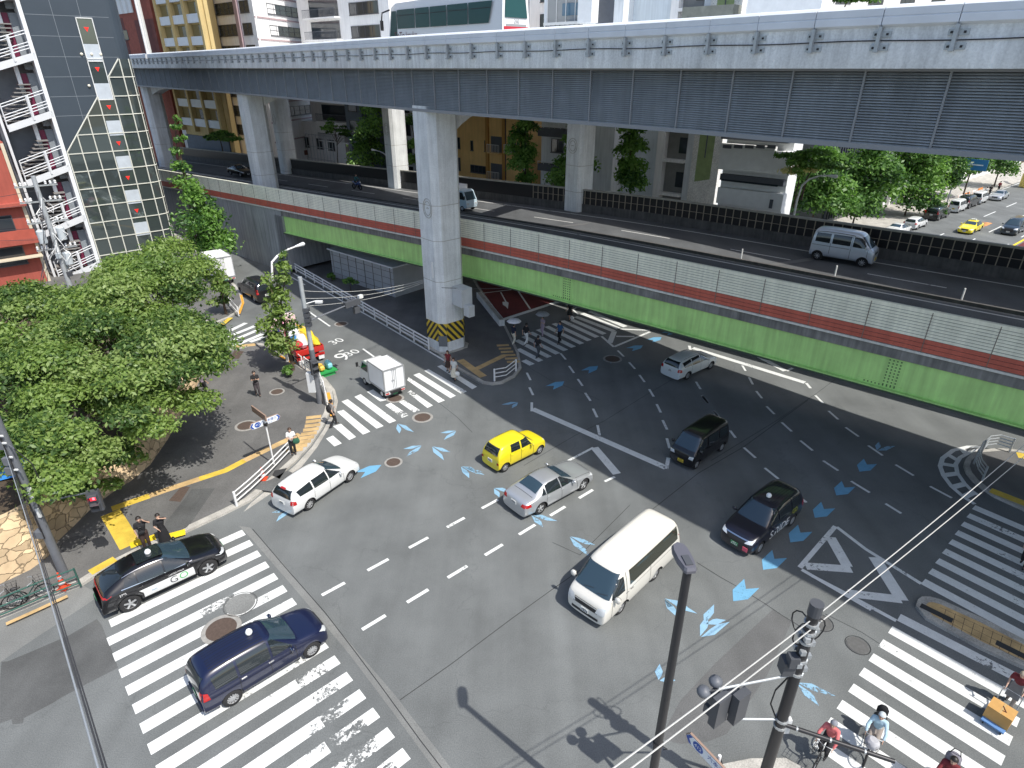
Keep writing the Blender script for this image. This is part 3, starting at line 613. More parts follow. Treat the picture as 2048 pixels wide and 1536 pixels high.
for q, nm, m in ((mbc, "cream_panels", M_CREAM), (mbr, "red_panels", M_WRED), (mbj, "panel_backing", M_FASC), (mbp, "panel_posts", mat("post_brown", (.20, .17, .14), .7))): fb(q, nm, m)
mb = MB(); strip(mb, [(N0 - .05, 9.1), (N0 - .05, 9.17), (N0 + .14, 9.17), (N0 + .14, 9.1)]); fb(mb, "wall_coping", M_CREAM)
mb = MB(); strip(mb, [(N0 - .05, 7.14), (N0 - .05, 7.25), (N0 + .14, 7.25), (N0 + .14, 7.14)]); fb(mb, "white_ledge", mat("ledge_white", (.66, .65, .6), .7, var=.1, streak=.15))
mb = MB(); strip(mb, [(N0 + .1, 7.8), (N0 + .1, 9.12), (N0 + .3, 9.05), (N0 + .35, 8.3), (N0 + .55, 7.81)]); fb(mb, "inner_parapet", M_FASC)
# green girder with seam plates
GS = [s for s in [-56.5, -50, -45, -40, -35, -30, -25, -20, -10, 0, 10, 20, 30, 38]]
mb = MB(); strip(mb, [(N0 + .28, 6.62), (N0 + .28, 5.05), (N0 + .05, 5.05), (N0 + .05, 4.98), (N0 + 2.6, 4.98), (N0 + 2.6, 6.62)], GS); fb(mb, "girder", M_GREEN)
mb = MB(); strip(mb, [(N0 - .02, 4.92), (N0 - .02, 4.985), (N0 + 2.7, 4.985), (N0 + 2.7, 4.92)], GS); fb(mb, "girder_flange", mat("flange_dark", (.05, .07, .05), .6))
mb = MB(); strip(mb, [(36.6, 6.55), (36.6, 4.98), (37.2, 4.98), (37.2, 6.55)], GS); fb(mb, "girder", M_GREEN)
for sx in (-3.7, -22.5):                                 # bolted splice plates
    mb = MB()
    for r_ in range(9):
        for c_ in range(4): mb.box(fl(sx + .16 * (c_ - 1.5), N0 + .262, 6.45 - .155 * r_), (.06, .03, .06), FU, FN)
    for c_ in range(9): mb.box(fl(sx - .4 + .2 * (c_ - 4) * .8, N0 + .262, 5.15), (.06, .03, .06), FU, FN)
    fb(mb, "splice_bolts", mat("bolt_green", (.07, .16, .05), .6))
    mb = MB(); mb.box(fl(sx, N0 + .272, 5.84), (.8, .02, 1.5), FU, FN); mb.box(fl(sx - .4, N0 + .27, 5.14), (1.9, .02, .2), FU, FN); fb(mb, "splice_plate", M_GREEN)
# far carriageway, lowered and set back to open an assumed slot for the sun
mb = MB(); strip(mb, [(41.3, 6.6), (49.3, 6.6), (49.3, 5.7), (41.3, 5.7)]); fb(mb, "deck", M_FASC)
mb = MB(); strip(mb, [(41.35, 6.605), (48.9, 6.605)], closed=False); fb(mb, "roadway", M_ROADF)
mb = MB(); strip(mb, [(48.9, 6.6), (48.9, 7.35), (49.25, 7.35), (49.25, 6.6)]); strip(mb, [(41.3, 6.6), (41.3, 6.9), (41.5, 6.9), (41.5, 6.6)]); fb(mb, "kerb_wall", mat("dark_concrete", (.09, .087, .083), .85, var=.2, streak=.2))
mb = MB(); strip(mb, [(49.0, 7.35), (49.0, 8.55), (49.1, 8.55), (49.1, 7.35)]); fb(mb, "screen_panels", M_BLK)
mb = MB(); strip(mb, [(48.9, 8.55), (48.9, 8.68), (49.2, 8.68), (49.2, 8.55)]); fb(mb, "screen_rail", mat("rail_olive", (.30, .29, .25), .6, var=.15))
M_SPOST = mat("screen_post", (.30, .26, .20), .7); mb = MB(); s = -40.
while s < 30: mb.box(fl(s, 48.97, 7.95 - drop(s)), (.06, .06, 1.2), FU, FN); s += .62
strip(mb, [(48.95, 7.9), (48.95, 7.93), (49.0, 7.93), (49.0, 7.9)], [s for s in SS if s > -42]); fb(mb, "screen_posts", M_SPOST)
mb = MB(); strip(mb, [(47.6, 6.611), (47.78, 6.611)], closed=False); s = -92.
while s < 30:
    mb.add([fl(s, 44.42, 6.611 - drop(s)), fl(s + 4.4, 44.42, 6.611 - drop(s + 4.4)), fl(s + 4.4, 44.56, 6.611 - drop(s + 4.4)), fl(s, 44.56, 6.611 - drop(s))], [(0, 1, 2, 3)]); s += 9.3
strip(mb, [(36.7, 7.811), (36.85, 7.811)], closed=False); fb(mb, "lane_marking", paint("flyover_white", (.6, .6, .58), .25))
mb = MB()
for s in (-12.9, -31.0): mb.stroke([fl(s - .8, 41.6, 0), fl(s + 1.9, 47.4, 0)], .4) if False else mb.add([fl(s - 1.5, 41.6, 6.613 - drop(s)), fl(s - .9, 41.6, 6.613 - drop(s)), fl(s + 1.9, 47.5, 6.613 - drop(s)), fl(s + 1.3, 47.5, 6.613 - drop(s))], [(0, 1, 2, 3)])
fb(mb, "expansion_joint", mat("joint_steel", (.16, .16, .16), .6, .3))
for px, py in [z8(230, 335), z8(740, 432), z8(1427, 572)]:
    q = onplane(px, py, 42.0)
    mb = MB(); mb.tube([fl(FU.dot(q), 41.75, 6.55), fl(FU.dot(q), 41.75, 7.5)], .05, 8); o = fb(mb, "delineator", mat("marker_white", "#dddddd", .5))
# ramp down to the left: solid retaining wall and abutment
mb = MB(); ss = [s for s in SS if s <= -56.5] + [-56.5]
k = 2; vs = [fl(s, n, z) for s in ss for n, z in ((N0 + .06, -.1), (N0 + .06, 7.13 - drop(s)))]; mb.add(vs, [(i * 2, i * 2 + 2, i * 2 + 3, i * 2 + 1) for i in range(len(ss) - 1)])
mb.box(fl(-57.2, 35, 3.1), (1.4, 8.2, 5.3), FU, FN); mb.box(fl(-57, 45, 2.6), (1.4, 8.2, 5.0), FU, FN); fb(mb, "retaining_wall", mat("retaining_concrete", (.30, .31, .32), .85, var=.12, vscale=.5, streak=.25))
# sunless plant room and lighter slab below the deck
o = thing("storage_shed", "white panelled shed standing in the shade under the green girder", "shed", tuple(fl(-49.5, 35.4, .13))); iv = Matrix.Translation(-fl(-49.5, 35.4, .13))
def sb(mb, nm, m): q = mb.build(nm, m, o); q.matrix_parent_inverse = iv
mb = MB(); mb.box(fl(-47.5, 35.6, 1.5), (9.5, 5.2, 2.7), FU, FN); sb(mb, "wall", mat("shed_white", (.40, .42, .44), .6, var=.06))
mb = MB()
for k in range(8): mb.box(fl(-51.9 + 1.25 * k, 32.98, 1.5), (.05, .05, 2.7), FU, FN)
for zz in (.6, 1.2, 1.8, 2.4): mb.box(fl(-47.5, 32.985, zz), (9.5, .03, .03), FU, FN)
sb(mb, "cladding_joint", M_FASC)
mb = MB(); mb.box(fl(-47.5, 35.6, 2.92), (9.9, 5.6, .12), FU, FN); sb(mb, "roof", M_ALU)
# ================================================================ BUILDINGS BEHIND
M_GLASS = mat("window_glass", (.035, .045, .055), .06, 0, spec=.9); M_GLASSB = mat("window_glass_blue", (.07, .16, .24), .08, spec=.9); M_FRAME = mat("window_frame", (.10, .10, .11), .5, .4)
M_WFR = mat("white_frame", (.72, .73, .72), .5); M_CURT = mat("curtain", (.5, .48, .42), .8)
class Face:
    """an upright facade: local a along it, z up, d out of it (towards the viewer)"""
    def __init__(s, p0, dirv, root): s.o = Vector((p0.x, p0.y, 0)); s.u = Vector((dirv.x, dirv.y, 0)).normalized(); s.n = Vector((s.u.y, -s.u.x, 0)); s.root = root; s.k = s.n.dot(s.o)
    def px(s, px, py):
        d = ray(px, py); t = s.k / (s.n.x * d.x + s.n.y * d.y); q = Vector((0, 0, CAM_Z)) + d * t; return (q - s.o).dot(s.u), q.z
    def P(s, a, z, d=0.): return s.o + s.u * a + s.n * d + Vector((0, 0, z))
    def box(s, mb, a0, a1, z0, z1, d0, d1): return mb.box(s.P((a0 + a1) / 2, (z0 + z1) / 2, (d0 + d1) / 2), (abs(a1 - a0), abs(d1 - d0), abs(z1 - z0)), s.u, s.n)
    def put(s, mb, name, m, parent=None):
        par = parent or s.root; o = mb.build(name, m, par); r = s.root.location
        if par is s.root: o.matrix_parent_inverse = Matrix.Translation((-r.x, -r.y, -r.z))
        return o
    def window(s, a0, a1, z0, z1, mull=1, fm=None, gm=None, d=0.03, sill=True, fw=.07, horiz=0):
        mb = MB(); s.box(mb, a0, a1, z0, z1, d - .02, d); w = s.put(mb, "window", gm or M_GLASS)
        mb = MB(); f = d + .05
        s.box(mb, a0 - fw, a0, z0 - fw, z1 + fw, d - .03, f); s.box(mb, a1, a1 + fw, z0 - fw, z1 + fw, d - .03, f); s.box(mb, a0, a1, z1, z1 + fw, d - .03, f); s.box(mb, a0, a1, z0 - fw, z0, d - .03, f)
        for i in range(1, mull + 1): c = a0 + (a1 - a0) * i / (mull + 1); s.box(mb, c - fw * .4, c + fw * .4, z0, z1, d, f)
        for i in range(1, horiz + 1): c = z0 + (z1 - z0) * i / (horiz + 1); s.box(mb, a0, a1, c - fw * .4, c + fw * .4, d, f - .01)
        s.put(mb, "frame", fm or M_FRAME, w)
        if sill: mb = MB(); s.box(mb, a0 - .12, a1 + .12, z0 - fw - .08, z0 - fw, d - .03, d + .12); s.put(mb, "sill", fm or M_FRAME, w)
        return w
def bldg(name, label, cat, p0, dirv, length, depth, h, m, cat_='building', parapet=True, name_wall='wall', cap=None):
    root = thing(name, label, cat, (p0.x, p0.y, 0)); F = Face(p0, dirv, root)
    mb = MB(); F.box(mb, 0, length, -.1, h, -depth, 0); F.put(mb, name_wall, m)
    if parapet: mb = MB(); F.box(mb, -.1, length + .1, h, h + .5, -depth - .1, .1); F.put(mb, "roof_parapet", cap or m)
    return root, F
def PF(n0, px, py): v = onplane(px, py, n0); return v
M_ORANGE = mat("orange_render", (.82, .54, .22), .8, var=.1, vscale=.4, streak=.08); M_LGREY = mat("light_grey_render", (.74, .77, .79), .8, var=.06, vscale=.3, streak=.1); M_WHT = mat("white_render", (.84, .83, .82), .8, var=.06, vscale=.3, streak=.08)
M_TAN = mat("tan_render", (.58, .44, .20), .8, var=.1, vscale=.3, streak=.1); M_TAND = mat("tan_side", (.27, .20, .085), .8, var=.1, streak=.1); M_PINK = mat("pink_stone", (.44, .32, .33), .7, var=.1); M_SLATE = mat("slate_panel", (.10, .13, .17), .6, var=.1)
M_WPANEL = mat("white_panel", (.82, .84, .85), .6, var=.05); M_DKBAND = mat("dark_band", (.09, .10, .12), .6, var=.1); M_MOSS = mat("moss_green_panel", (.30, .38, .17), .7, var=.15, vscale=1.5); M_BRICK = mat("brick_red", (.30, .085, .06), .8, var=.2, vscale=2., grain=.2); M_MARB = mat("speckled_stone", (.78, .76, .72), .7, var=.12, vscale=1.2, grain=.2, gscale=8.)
def span(F, a, b): x0, z1 = F.px(*a); x1, z0 = F.px(*b); return min(x0, x1), max(x0, x1), min(z0, z1), max(z0, z1)
# -- orange flats
n0 = 66; p0 = PF(n0, 880, 300); L_ = (PF(n0, 1043, 300) - p0).length
b, F = bldg("apartment_building", "orange rendered apartment building seen between the middle pier and a row of street trees", "building", p0, FU, L_, 12, 15.5, M_ORANGE)
for (q0, q1, mu) in [((908, 275), (920, 296), 1), ((908, 315), (921, 340), 1), ((942, 330), (973, 347), 3), ((942, 282), (946, 300), 0), ((970, 282), (973, 302), 0)]:
    x0, x1, z0, z1 = span(F, q0, q1); F.window(x0, x1, z0, z1, mu)
for (q0, q1) in [((982, 272), (1006, 306)), ((982, 326), (1006, 360)), ((1016, 272), (1032, 306))]:
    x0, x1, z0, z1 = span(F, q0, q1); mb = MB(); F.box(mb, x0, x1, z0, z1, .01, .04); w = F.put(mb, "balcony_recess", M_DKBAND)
    mb = MB(); F.box(mb, x0, x1, z0 - .12, z0, 0, .9); F.put(mb, "slab", M_ORANGE, w); mb = MB()
    for k in range(9): a = x0 + (x1 - x0) * k / 8; F.box(mb, a - .02, a + .02, z0, z0 + 1.0, .84, .88)
    F.box(mb, x0, x1, z0 + 1, z0 + 1.06, .83, .89); F.put(mb, "railing", M_WFR, w)
mb = MB()
for p in (976, 1009): x, _ = F.px(p, 300); F.box(mb, x - .25, x + .25, 0, 15, 0, .25)
F.put(mb, "pilaster", mat("orange_dark", (.50, .26, .07), .8)); mb = MB(); x, _ = F.px(1012, 300); mb.tube([F.P(x, .5, .1), F.P(x, 15, .1)], .06, 6); F.put(mb, "downpipe", M_DKBAND)
# -- grey flats with dark balconies, rising above the expressway
n0 = 64; p0 = PF(n0, 1083, 280); L_ = (PF(n0, 1228, 280) - p0).length
b, F = bldg("apartment_building", "pale grey flats with dark balcony fronts beside the orange apartment building", "building", p0, FU, L_, 14, 31, M_LGREY)
for (q0, q1) in [((1087, 254), (1142, 275)), ((1086, 325), (1142, 345))]:
    x0, x1, z0, z1 = span(F, q0, q1); mb = MB(); F.box(mb, x0, x1, z0, z1, .0, 1.1); w = F.put(mb, "balcony", M_DKBAND); mb = MB(); F.box(mb, x0, x1, z1 + .25, z1 + .31, 1.0, 1.06)
    for k in range(6): a = x0 + (x1 - x0) * k / 5; F.box(mb, a - .02, a + .02, z1, z1 + .28, 1.0, 1.05)
    F.put(mb, "railing", M_WFR, w)
for (q0, q1) in [((1104, 278), (1126, 305)), ((1104, 350), (1126, 372))]: x0, x1, z0, z1 = span(F, q0, q1); F.window(x0, x1, z0, z1, 1)
for (q0, q1) in [((1097, -20), (1170, 42))]:
    x0, x1, z0, z1 = span(F, q0, q1); mb = MB(); F.box(mb, x0, x1, z0, z1, .01, .03); w = F.put(mb, "balcony_recess", mat("recess_wall", (.36, .37, .37), .8))
    mb = MB(); F.box(mb, x0 + .4 * (x1 - x0), x1 - .2, z0 + .6, z1 - 1.4, .04, .08); F.put(mb, "blind", M_GLASSB, w); mb = MB()
    for k in range(5): a = x0 + (x1 - x0) * k / 4; F.box(mb, a - .04, a + .04, z0, z1, .08, .14)
    F.box(mb, x0, x1, z0 - .3, z0 - .02, 0, .8); F.put(mb, "post", M_WFR, w); mb = MB()
    for k in range(8): a = x0 + (x1 - x0) * (k + .5) / 8; F.box(mb, a - .12, a + .12, z0 - .45, z0 - .3, .1, .7)
    F.put(mb, "bracket", M_DKBAND, w)
x0, x1, z0, z1 = span(F, (1172, -30), (1196, 46)); mb = MB(); F.box(mb, x0, x1, z0, z1, 0, 1.3); F.put(mb, "stair_turret", M_WPANEL)
x0, x1, z0, z1 = span(F, (1196, -30), (1226, 50)); mb = MB(); F.box(mb, x0, x1, z0, z1, .01, .03); F.put(mb, "dark_slot", M_DKBAND)
# -- slate grey slab, recessed bays, stone wall with green panel
n0 = 66; p0 = PF(n0, 1228, 300); L_ = (PF(n0, 1446, 300) - p0).length
b, F = bldg("office_building", "tall grey building with open bays and a stone wall bearing a long moss green panel", "building", p0, FU, L_, 16, 34, mat("blue_grey_render", (.62, .68, .72), .8, var=.05, vscale=.3, streak=.08))
def slab(F, q0, q1, d0, d1, nm, m, par=None): x0, x1, z0, z1 = span(F, q0, q1); mb = MB(); F.box(mb, x0, x1, z0, z1, d0, d1); return F.put(mb, nm, m, par)
xa, _ = F.px(1318, 330); xb, _ = F.px(1332, 330); xc, _ = F.px(1374, 330); xd, _ = F.px(1390, 330); xe, _ = F.px(1446, 330)
mb = MB(); F.box(mb, xa, xb, 0, 33, 0, .9); F.put(mb, "white_fin", M_WHT); mb = MB(); F.box(mb, xb, xc, 0, 33, .01, .03); bay = F.put(mb, "open_bay", mat("bay_grey", (.25, .25, .24), .85, var=.1))
for k in range(9):
    z = 2.2 + 3.55 * k; mb = MB(); F.box(mb, xb, xc, z, z + .28, .03, 1.0); F.put(mb, "bay_slab", M_WHT, bay); mb = MB(); F.box(mb, xb + 1.4, xc - .25, z + .9, z + 2.5, .04, .1); F.put(mb, "bay_window", M_GLASS, bay)
mb = MB(); F.box(mb, xc, xd, 0, 33, 0, .5); F.put(mb, "column_strip", M_LGREY); mb = MB(); F.box(mb, xd, xe, 0, 33.2, 0, 1.0); st = F.put(mb, "stone_wall", M_MARB)
x0, x1, z0, z1 = span(F, (1412, 268), (1424, 362)); xm = (x0 + x1) / 2
mb = MB(); mb.add([F.P(xm - .85, z0 - .1, 1.03), F.P(xm + .85, z0 + .3, 1.03), F.P(xm + .85, 33, 1.03), F.P(xm - .85, 33, 1.03)], [(0, 1, 2, 3)]); F.put(mb, "green_panel", M_MOSS); mb = MB(); F.box(mb, xm - .06, xm + .06, z0 + 2.4, 33, 1.035, 1.06); F.put(mb, "slot", M_DKBAND)
slab(F, (1390, 18), (1487, 40), 1.0, 2.6, "canopy", mat("canopy_stone", (.22, .23, .20), .9, var=.2))
# -- stepped white block on the right
n0 = 62; p0 = PF(n0, 1447, 330); L_ = (PF(n0, 1580, 330) - p0).length
b, F = bldg("office_building", "low stepped block of white panels and dark bands right of the green panelled wall", "building", p0, FU, L_, 2.5, 31, M_WPANEL)
slab(F, (1450, 262), (1583, 286), .0, .7, "dark_band", M_DKBAND); slab(F, (1452, 284), (1560, 300), .72, 1.3, "balcony_rail", M_WFR)
slab(F, (1450, 292), (1584, 350), .0, .9, "panel", M_WPANEL); slab(F, (1446, 346), (1570, 372), .0, .6, "dark_band", M_DKBAND); w = slab(F, (1448, 356), (1560, 372), .62, .66, "window", M_GLASS)
slab(F, (1444, 372), (1568, 420), .0, .9, "panel", M_WPANEL); slab(F, (1548, 396), (1551, 414), .92, 1.0, "slot_sign", M_DKBAND)
mb = MB()
for k in range(5): x0, x1, z0, z1 = span(F, (1458 + 22 * k, 287), (1474 + 22 * k, 295)); F.box(mb, x0, x1, z0, z1, 1.31, 1.34)
F.put(mb, "rail_gap", M_DKBAND)
# -- buildings along the side street going away on the right
SD = Vector((.763, .646, 0)); SNn = Vector((.646, -.763, 0))                  # along / towards viewer side
def sp(a, n_, z=0): return SD * a + Vector((-SD.y, SD.x, 0)) * n_ + Vector((0, 0, z))
for (a0, ln_, h, m, lab, st) in [(84, 15, 22, mat("dark_render", (.12, .125, .12), .8, var=.1), "dark building with vertical louvres at the near corner of the side street", 0), (99.5, 8, 24, M_LGREY, "grey building with tall white fins on the side street, behind the street trees", 1), (108, 10, 20, mat("pinkish_render", (.52, .47, .45), .8, var=.1), "pinkish building behind the second pair of street trees on the side street", 2), (118.5, 16, 22, M_LGREY, "pale building with tall dark windows on the side street, behind the largest street tree", 1), (135, 40, 26, M_WHT, "long white building at the far end of the side street", 2), (178, 60, 30, M_TAN, "tan building closing the far end of the side street", 2)]:
    b, F = bldg("street_building", lab, "building", sp(a0, 36.5), SD, ln_, 14, h, m)
    k = 0; fl_ = 3.4
    for zf in range(0, 6):
        z = .9 + zf * fl_
        if st == 0:
            mb = MB(); F.box(mb, .3, ln_ - .3, z, z + 2.6, .01, .04); w = F.put(mb, "window", M_GLASS); mb = MB()
            for q in range(int(ln_ / .7)): F.box(mb, .4 + .7 * q, .55 + .7 * q, z - .3, z + 2.8, .05, .3)
            F.put(mb, "louvre", M_DKBAND, w)
        else:
            nb = max(1, int(ln_ / (2.6 if st == 1 else 3.4)))
            for q in range(nb): a = ln_ * (q + .5) / nb; F.window(a - .8, a + .8, z, z + (2.3 if st == 1 else 1.5), 1)
    if st == 1:
        mb = MB()
        for q in range(max(2, int(ln_ / 2.6)) + 1): a = .2 + (ln_ - .4) * q / max(2, int(ln_ / 2.6)); F.box(mb, a - .2, a + .2, 0, h, 0, .5)
        F.put(mb, "fin", M_WHT)
for (a0, n_, ln_, h, m, lab) in [(105, 4, 40, 20, M_WHT, "white building at the far right across the side street")]:
    pass
b, F = bldg("apartment_building", "broad pale apartment block filling the background above the right end of the expressway", "building", Vector((60, 190, 0)), Vector((.95, .3, 0)), 120, 20, 55, M_WHT)
for r in range(9):
    for q in range(10): a = 8 + q * 11.2; F.window(a, a + 5, 20 + r * 3.6, 21.7 + r * 3.6, 2)
# -- left background above the expressway
def grid_fronts(F, a0, a1, zs, nb, panel_m, rec_m, pil_m, depth=.8):
    for z in zs:
        for q in range(nb):
            x0 = a0 + (a1 - a0) * q / nb + .35; x1 = a0 + (a1 - a0) * (q + 1) / nb - .35
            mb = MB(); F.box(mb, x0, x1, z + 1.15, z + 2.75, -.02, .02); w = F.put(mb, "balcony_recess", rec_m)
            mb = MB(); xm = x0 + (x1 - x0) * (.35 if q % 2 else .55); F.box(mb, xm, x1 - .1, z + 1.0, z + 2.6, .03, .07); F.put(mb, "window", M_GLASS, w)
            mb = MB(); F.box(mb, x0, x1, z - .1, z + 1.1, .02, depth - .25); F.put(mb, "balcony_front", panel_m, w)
    mb = MB()
    for q in range(nb + 1): a = a0 + (a1 - a0) * q / nb; F.box(mb, a - .32, a + .32, zs[0] - 1, zs[-1] + 3, 0, depth)
    F.put(mb, "pilaster", pil_m)
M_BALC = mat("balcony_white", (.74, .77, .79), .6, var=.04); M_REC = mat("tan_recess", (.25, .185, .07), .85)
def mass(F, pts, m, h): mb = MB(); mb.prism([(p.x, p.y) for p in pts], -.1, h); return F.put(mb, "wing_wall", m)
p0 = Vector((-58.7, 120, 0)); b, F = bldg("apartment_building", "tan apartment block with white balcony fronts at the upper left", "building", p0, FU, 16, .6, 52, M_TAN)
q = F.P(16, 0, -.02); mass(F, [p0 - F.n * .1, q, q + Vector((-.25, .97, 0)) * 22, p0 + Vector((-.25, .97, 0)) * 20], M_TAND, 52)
grid_fronts(F, .3, 15.4, [9.6 + 3.05 * k for k in range(0, 11)], 3, M_BALC, M_REC, M_TAN)
mb = MB(); F.box(mb, .1, 15.9, 0, 7.9, .01, .25); F.put(mb, "ground_floor", M_SLATE); mb = MB(); F.box(mb, 1.5, 5.5, .3, 5, .26, .3); F.put(mb, "entrance", M_GLASS)
# white and pink tiled flats
cn = Vector((-40, 111.5, 0)); p0 = cn - FU * 13.5
b, F = bldg("apartment_building", "white flats with pink pilasters and bands, corner block left of the bus", "building", p0, FU, 13.5, .4, 56, M_WHT)
for k in range(-4, 10):
    z = 20.2 + 3.05 * k
    for a0, a1, mu in ((1.6, 7.4, 3), (9.6, 12.3, 1)): F.window(a0, a1, z, z + 1.5, mu, horiz=1)
mb = MB()
for a in (.35, 8.6): F.box(mb, a - .5, a + .5, 0, 55.5, 0, .35)
F.put(mb, "pilaster", M_PINK); F2 = Face(cn, Vector((.2, .98, 0)), b)
mass(F, [p0 - F.n * .1, cn - F.n * .1, cn + Vector((.2, .98, 0)) * 23 - F2.n * .02, p0 + Vector((.2, .98, 0)) * 20], M_WHT, 56); mb = MB()
for k in range(-4, 10):
    z = 19.9 + 3.05 * k; F2.box(mb, 0, 23, z - .55, z - .33, 0, .12)
F.put(mb, "pink_band", M_PINK); F2.root = b
for k in range(-3, 9):
    z = 20.2 + 3.05 * k; F2.window(4, 17.5, z, z + 1.35, 6, horiz=1)
mb = MB(); F2.box(mb, 20.5, 23, 0, 55.4, 0, .4); F.put(mb, "pilaster", M_PINK)
p0 = Vector((-36, 121, 0)); b, F = bldg("apartment_building", "white flats with iron balcony railings behind the pink and white corner block", "building", p0, FU, 24, 10, 54, M_WHT)
for k in range(-4, 9):
    z = 19.6 + 3.1 * k; mb = MB(); F.box(mb, 3.5, 11.5, z, z + 2.5, .01, .04); w = F.put(mb, "window", M_GLASS); mb = MB(); F.box(mb, 3, 12, z - .3, z - .1, 0, 1.2); F.put(mb, "balcony_slab", M_WHT, w); mb = MB()
    for q in range(28): F.box(mb, 3.05 + q * .33, 3.09 + q * .33, z - .1, z + 1, 1.12, 1.16)
    F.box(mb, 3, 12, z + 1, z + 1.07, 1.1, 1.17); F.put(mb, "railing", M_DKBAND, w); F.window(14.5, 21.5, z, z + 1.5, 3)
mb = MB(); F.box(mb, 0, 24, 0, 8, .02, .05); F.put(mb, "shop_front", mat("shop_brown", (.25, .14, .10), .7, var=.2))
# low clutter below: scaffold house, white steps, awning
c = g(640, 330, 4.0); p0 = Vector((c.x - 10, c.y + 16, 0))
b, F = bldg("house", "low white building with brown awning and steps behind the far screen wall", "house", p0, FU, 18, 8, 9.5, M_WHT)
for x in (1, 5, 9.5, 13): F.window(x, x + 1.8, 5.6, 7.2, 1)
mb = MB(); F.box(mb, 1, 6, 4.2, 5, 0, 1.6); F.put(mb, "awning", mat("awning_brown", (.20, .09, .06), .8)); mb = MB()
for k in range(9): mb.tube([F.P(8 + k, 0, 1.2), F.P(8 + k, 8, 1.2)], .05, 5)
for z in (2, 4, 6, 8): mb.tube([F.P(8, z, 1.2), F.P(16, z, 1.2)], .05, 5)
F.put(mb, "scaffold", M_GALV)
mb = MB(); F.box(mb, -5, -1, 0, 10, -2, 0); F.put(mb, "white_stair", M_WPANEL); mb = MB()
for k in range(6): F.box(mb, -5.1, -.9, 1.5 * k + .6, 1.5 * k + .72, 0, .6)
F.put(mb, "stair_landing", M_DKBAND)
b, F = bldg("office_building", "narrow slate blue building beside a bushy street tree beyond the flyover", "building", PF(62, 693, 250) , FU, 4.2, 10, 17.5, M_SLATE)
for k in range(4): F.window(1., 3., 3 + 3.2 * k, 4.8 + 3.2 * k, 0)
b, F = bldg("office_building", "pale grey block between two street trees, left of the orange apartment building", "building", PF(68, 745, 250) , FU, 21, 10, 16.2, M_LGREY)
for k in range(4):
    for q in range(4): F.window(1.5 + q * 5, 4.5 + q * 5, 2.5 + 3.3 * k, 4.3 + 3.3 * k, 1)
# red brick building with arched white windows
p0 = Vector((-73.5, 133., 0)); b, F = bldg("brick_building", "red brick building with arched white windows at the top left corner of the view", "building", p0, FU, 16.5, .6, 33, M_BRICK)
for k in range(4):
    a = 1.2 + 2.3 * k; mb = MB(); mb.add([F.P(a + x * .8, z + 2.2, .1) for x, z in [(-1.1, 25), (1.1, 25), (1.1, 30)] + [(1.1 * math.cos(t), 30 + 1.3 * math.sin(t)) for t in (.5, 1.1, 1.57, 2.1, 2.7)] + [(-1.1, 30)]], [tuple(range(9))]); w = F.put(mb, "window", M_WPANEL)
    mb = MB(); mb.tube([F.P(a + x * .8, z + 2.2, .15) for x, z in [(-1.2, 25), (-1.2, 30)] + [(1.2 * math.cos(t), 30 + 1.4 * math.sin(t)) for t in (2.7, 2.1, 1.57, 1.1, .5)] + [(1.2, 30), (1.2, 25)]], .14, 5); F.put(mb, "arch", M_WFR, w)
mb = MB(); F.box(mb, 0, 16.5, 33, 34.6, 0, .9); mb2 = mb; F.put(mb, "cornice", M_WFR); mb = MB(); mb.tube([F.P(0, 32.2, 1.2), F.P(13, 32.2, 1.2), F.P(14.3, 31.2, 1.2), F.P(14.8, 29, 1.2), F.P(15, 6, 1.2)], .36, 8); F.put(mb, "white_duct", M_WFR)
for x in (2.0,): F.window(x, x + 2., 23.2, 24.6, 0)
for x in (9.6, 13): F.window(x, x + .8, 29.2, 30, 0, M_WFR)
for x0_, x1_, z1_ in ((0, 3.4, 26.6), (8.4, 16.4, 26)): mb = MB(); F.box(mb, x0_, x1_, 20, z1_, 0, .06 if x0_ else .02); F.put(mb, 'dark_brick', mat('brick_dark', (.15, .05, .045), .8, var=.2))
b, F = bldg("street_building", "dim grey building along the far left road behind the leftmost pier", "building", Vector((-125, 195, 0)), FU, 60, 12, 40, M_LGREY)
b, F = bldg("street_building", "pale background building between the bus and the grey flats", "building", Vector((-14, 118, 0)), FU, 40, 12, 40, M_WHT)
for r in range(8):
    for q in range(7): F.window(2 + q * 5.5, 5 + q * 5.5, 14 + 3.2 * r, 15.6 + 3.2 * r, 1)
# ================================================================ LEFT CORNER: DARK GLASS BUILDING, STAIR, RED HOUSE, STONE WALL
VV = Vector((.744, .668, 0)); _b = g(355, 515); LN = Vector((.668, -.744, 0)); lk = LN.dot(_b)
M_CLAD = mat("slate_cladding", (.058, .076, .096), .5, .3, var=.08, vscale=.3); M_JOINT = mat("pale_joint", (.22, .25, .28), .6); M_MIR = mat("mirror_glass", (.12, .15, .15), .03, .6, spec=1.); M_MULL = mat("mullion_cream", (.62, .62, .55), .5)
root = thing("glass_building", "dark slate office building at the left with mirror glass lower facade", "building", (_b.x, _b.y, 0))
F = Face(LN * lk, VV, root); F.o = LN * lk
A0_, A1_, HT = 10.1, 16.55, 26.5
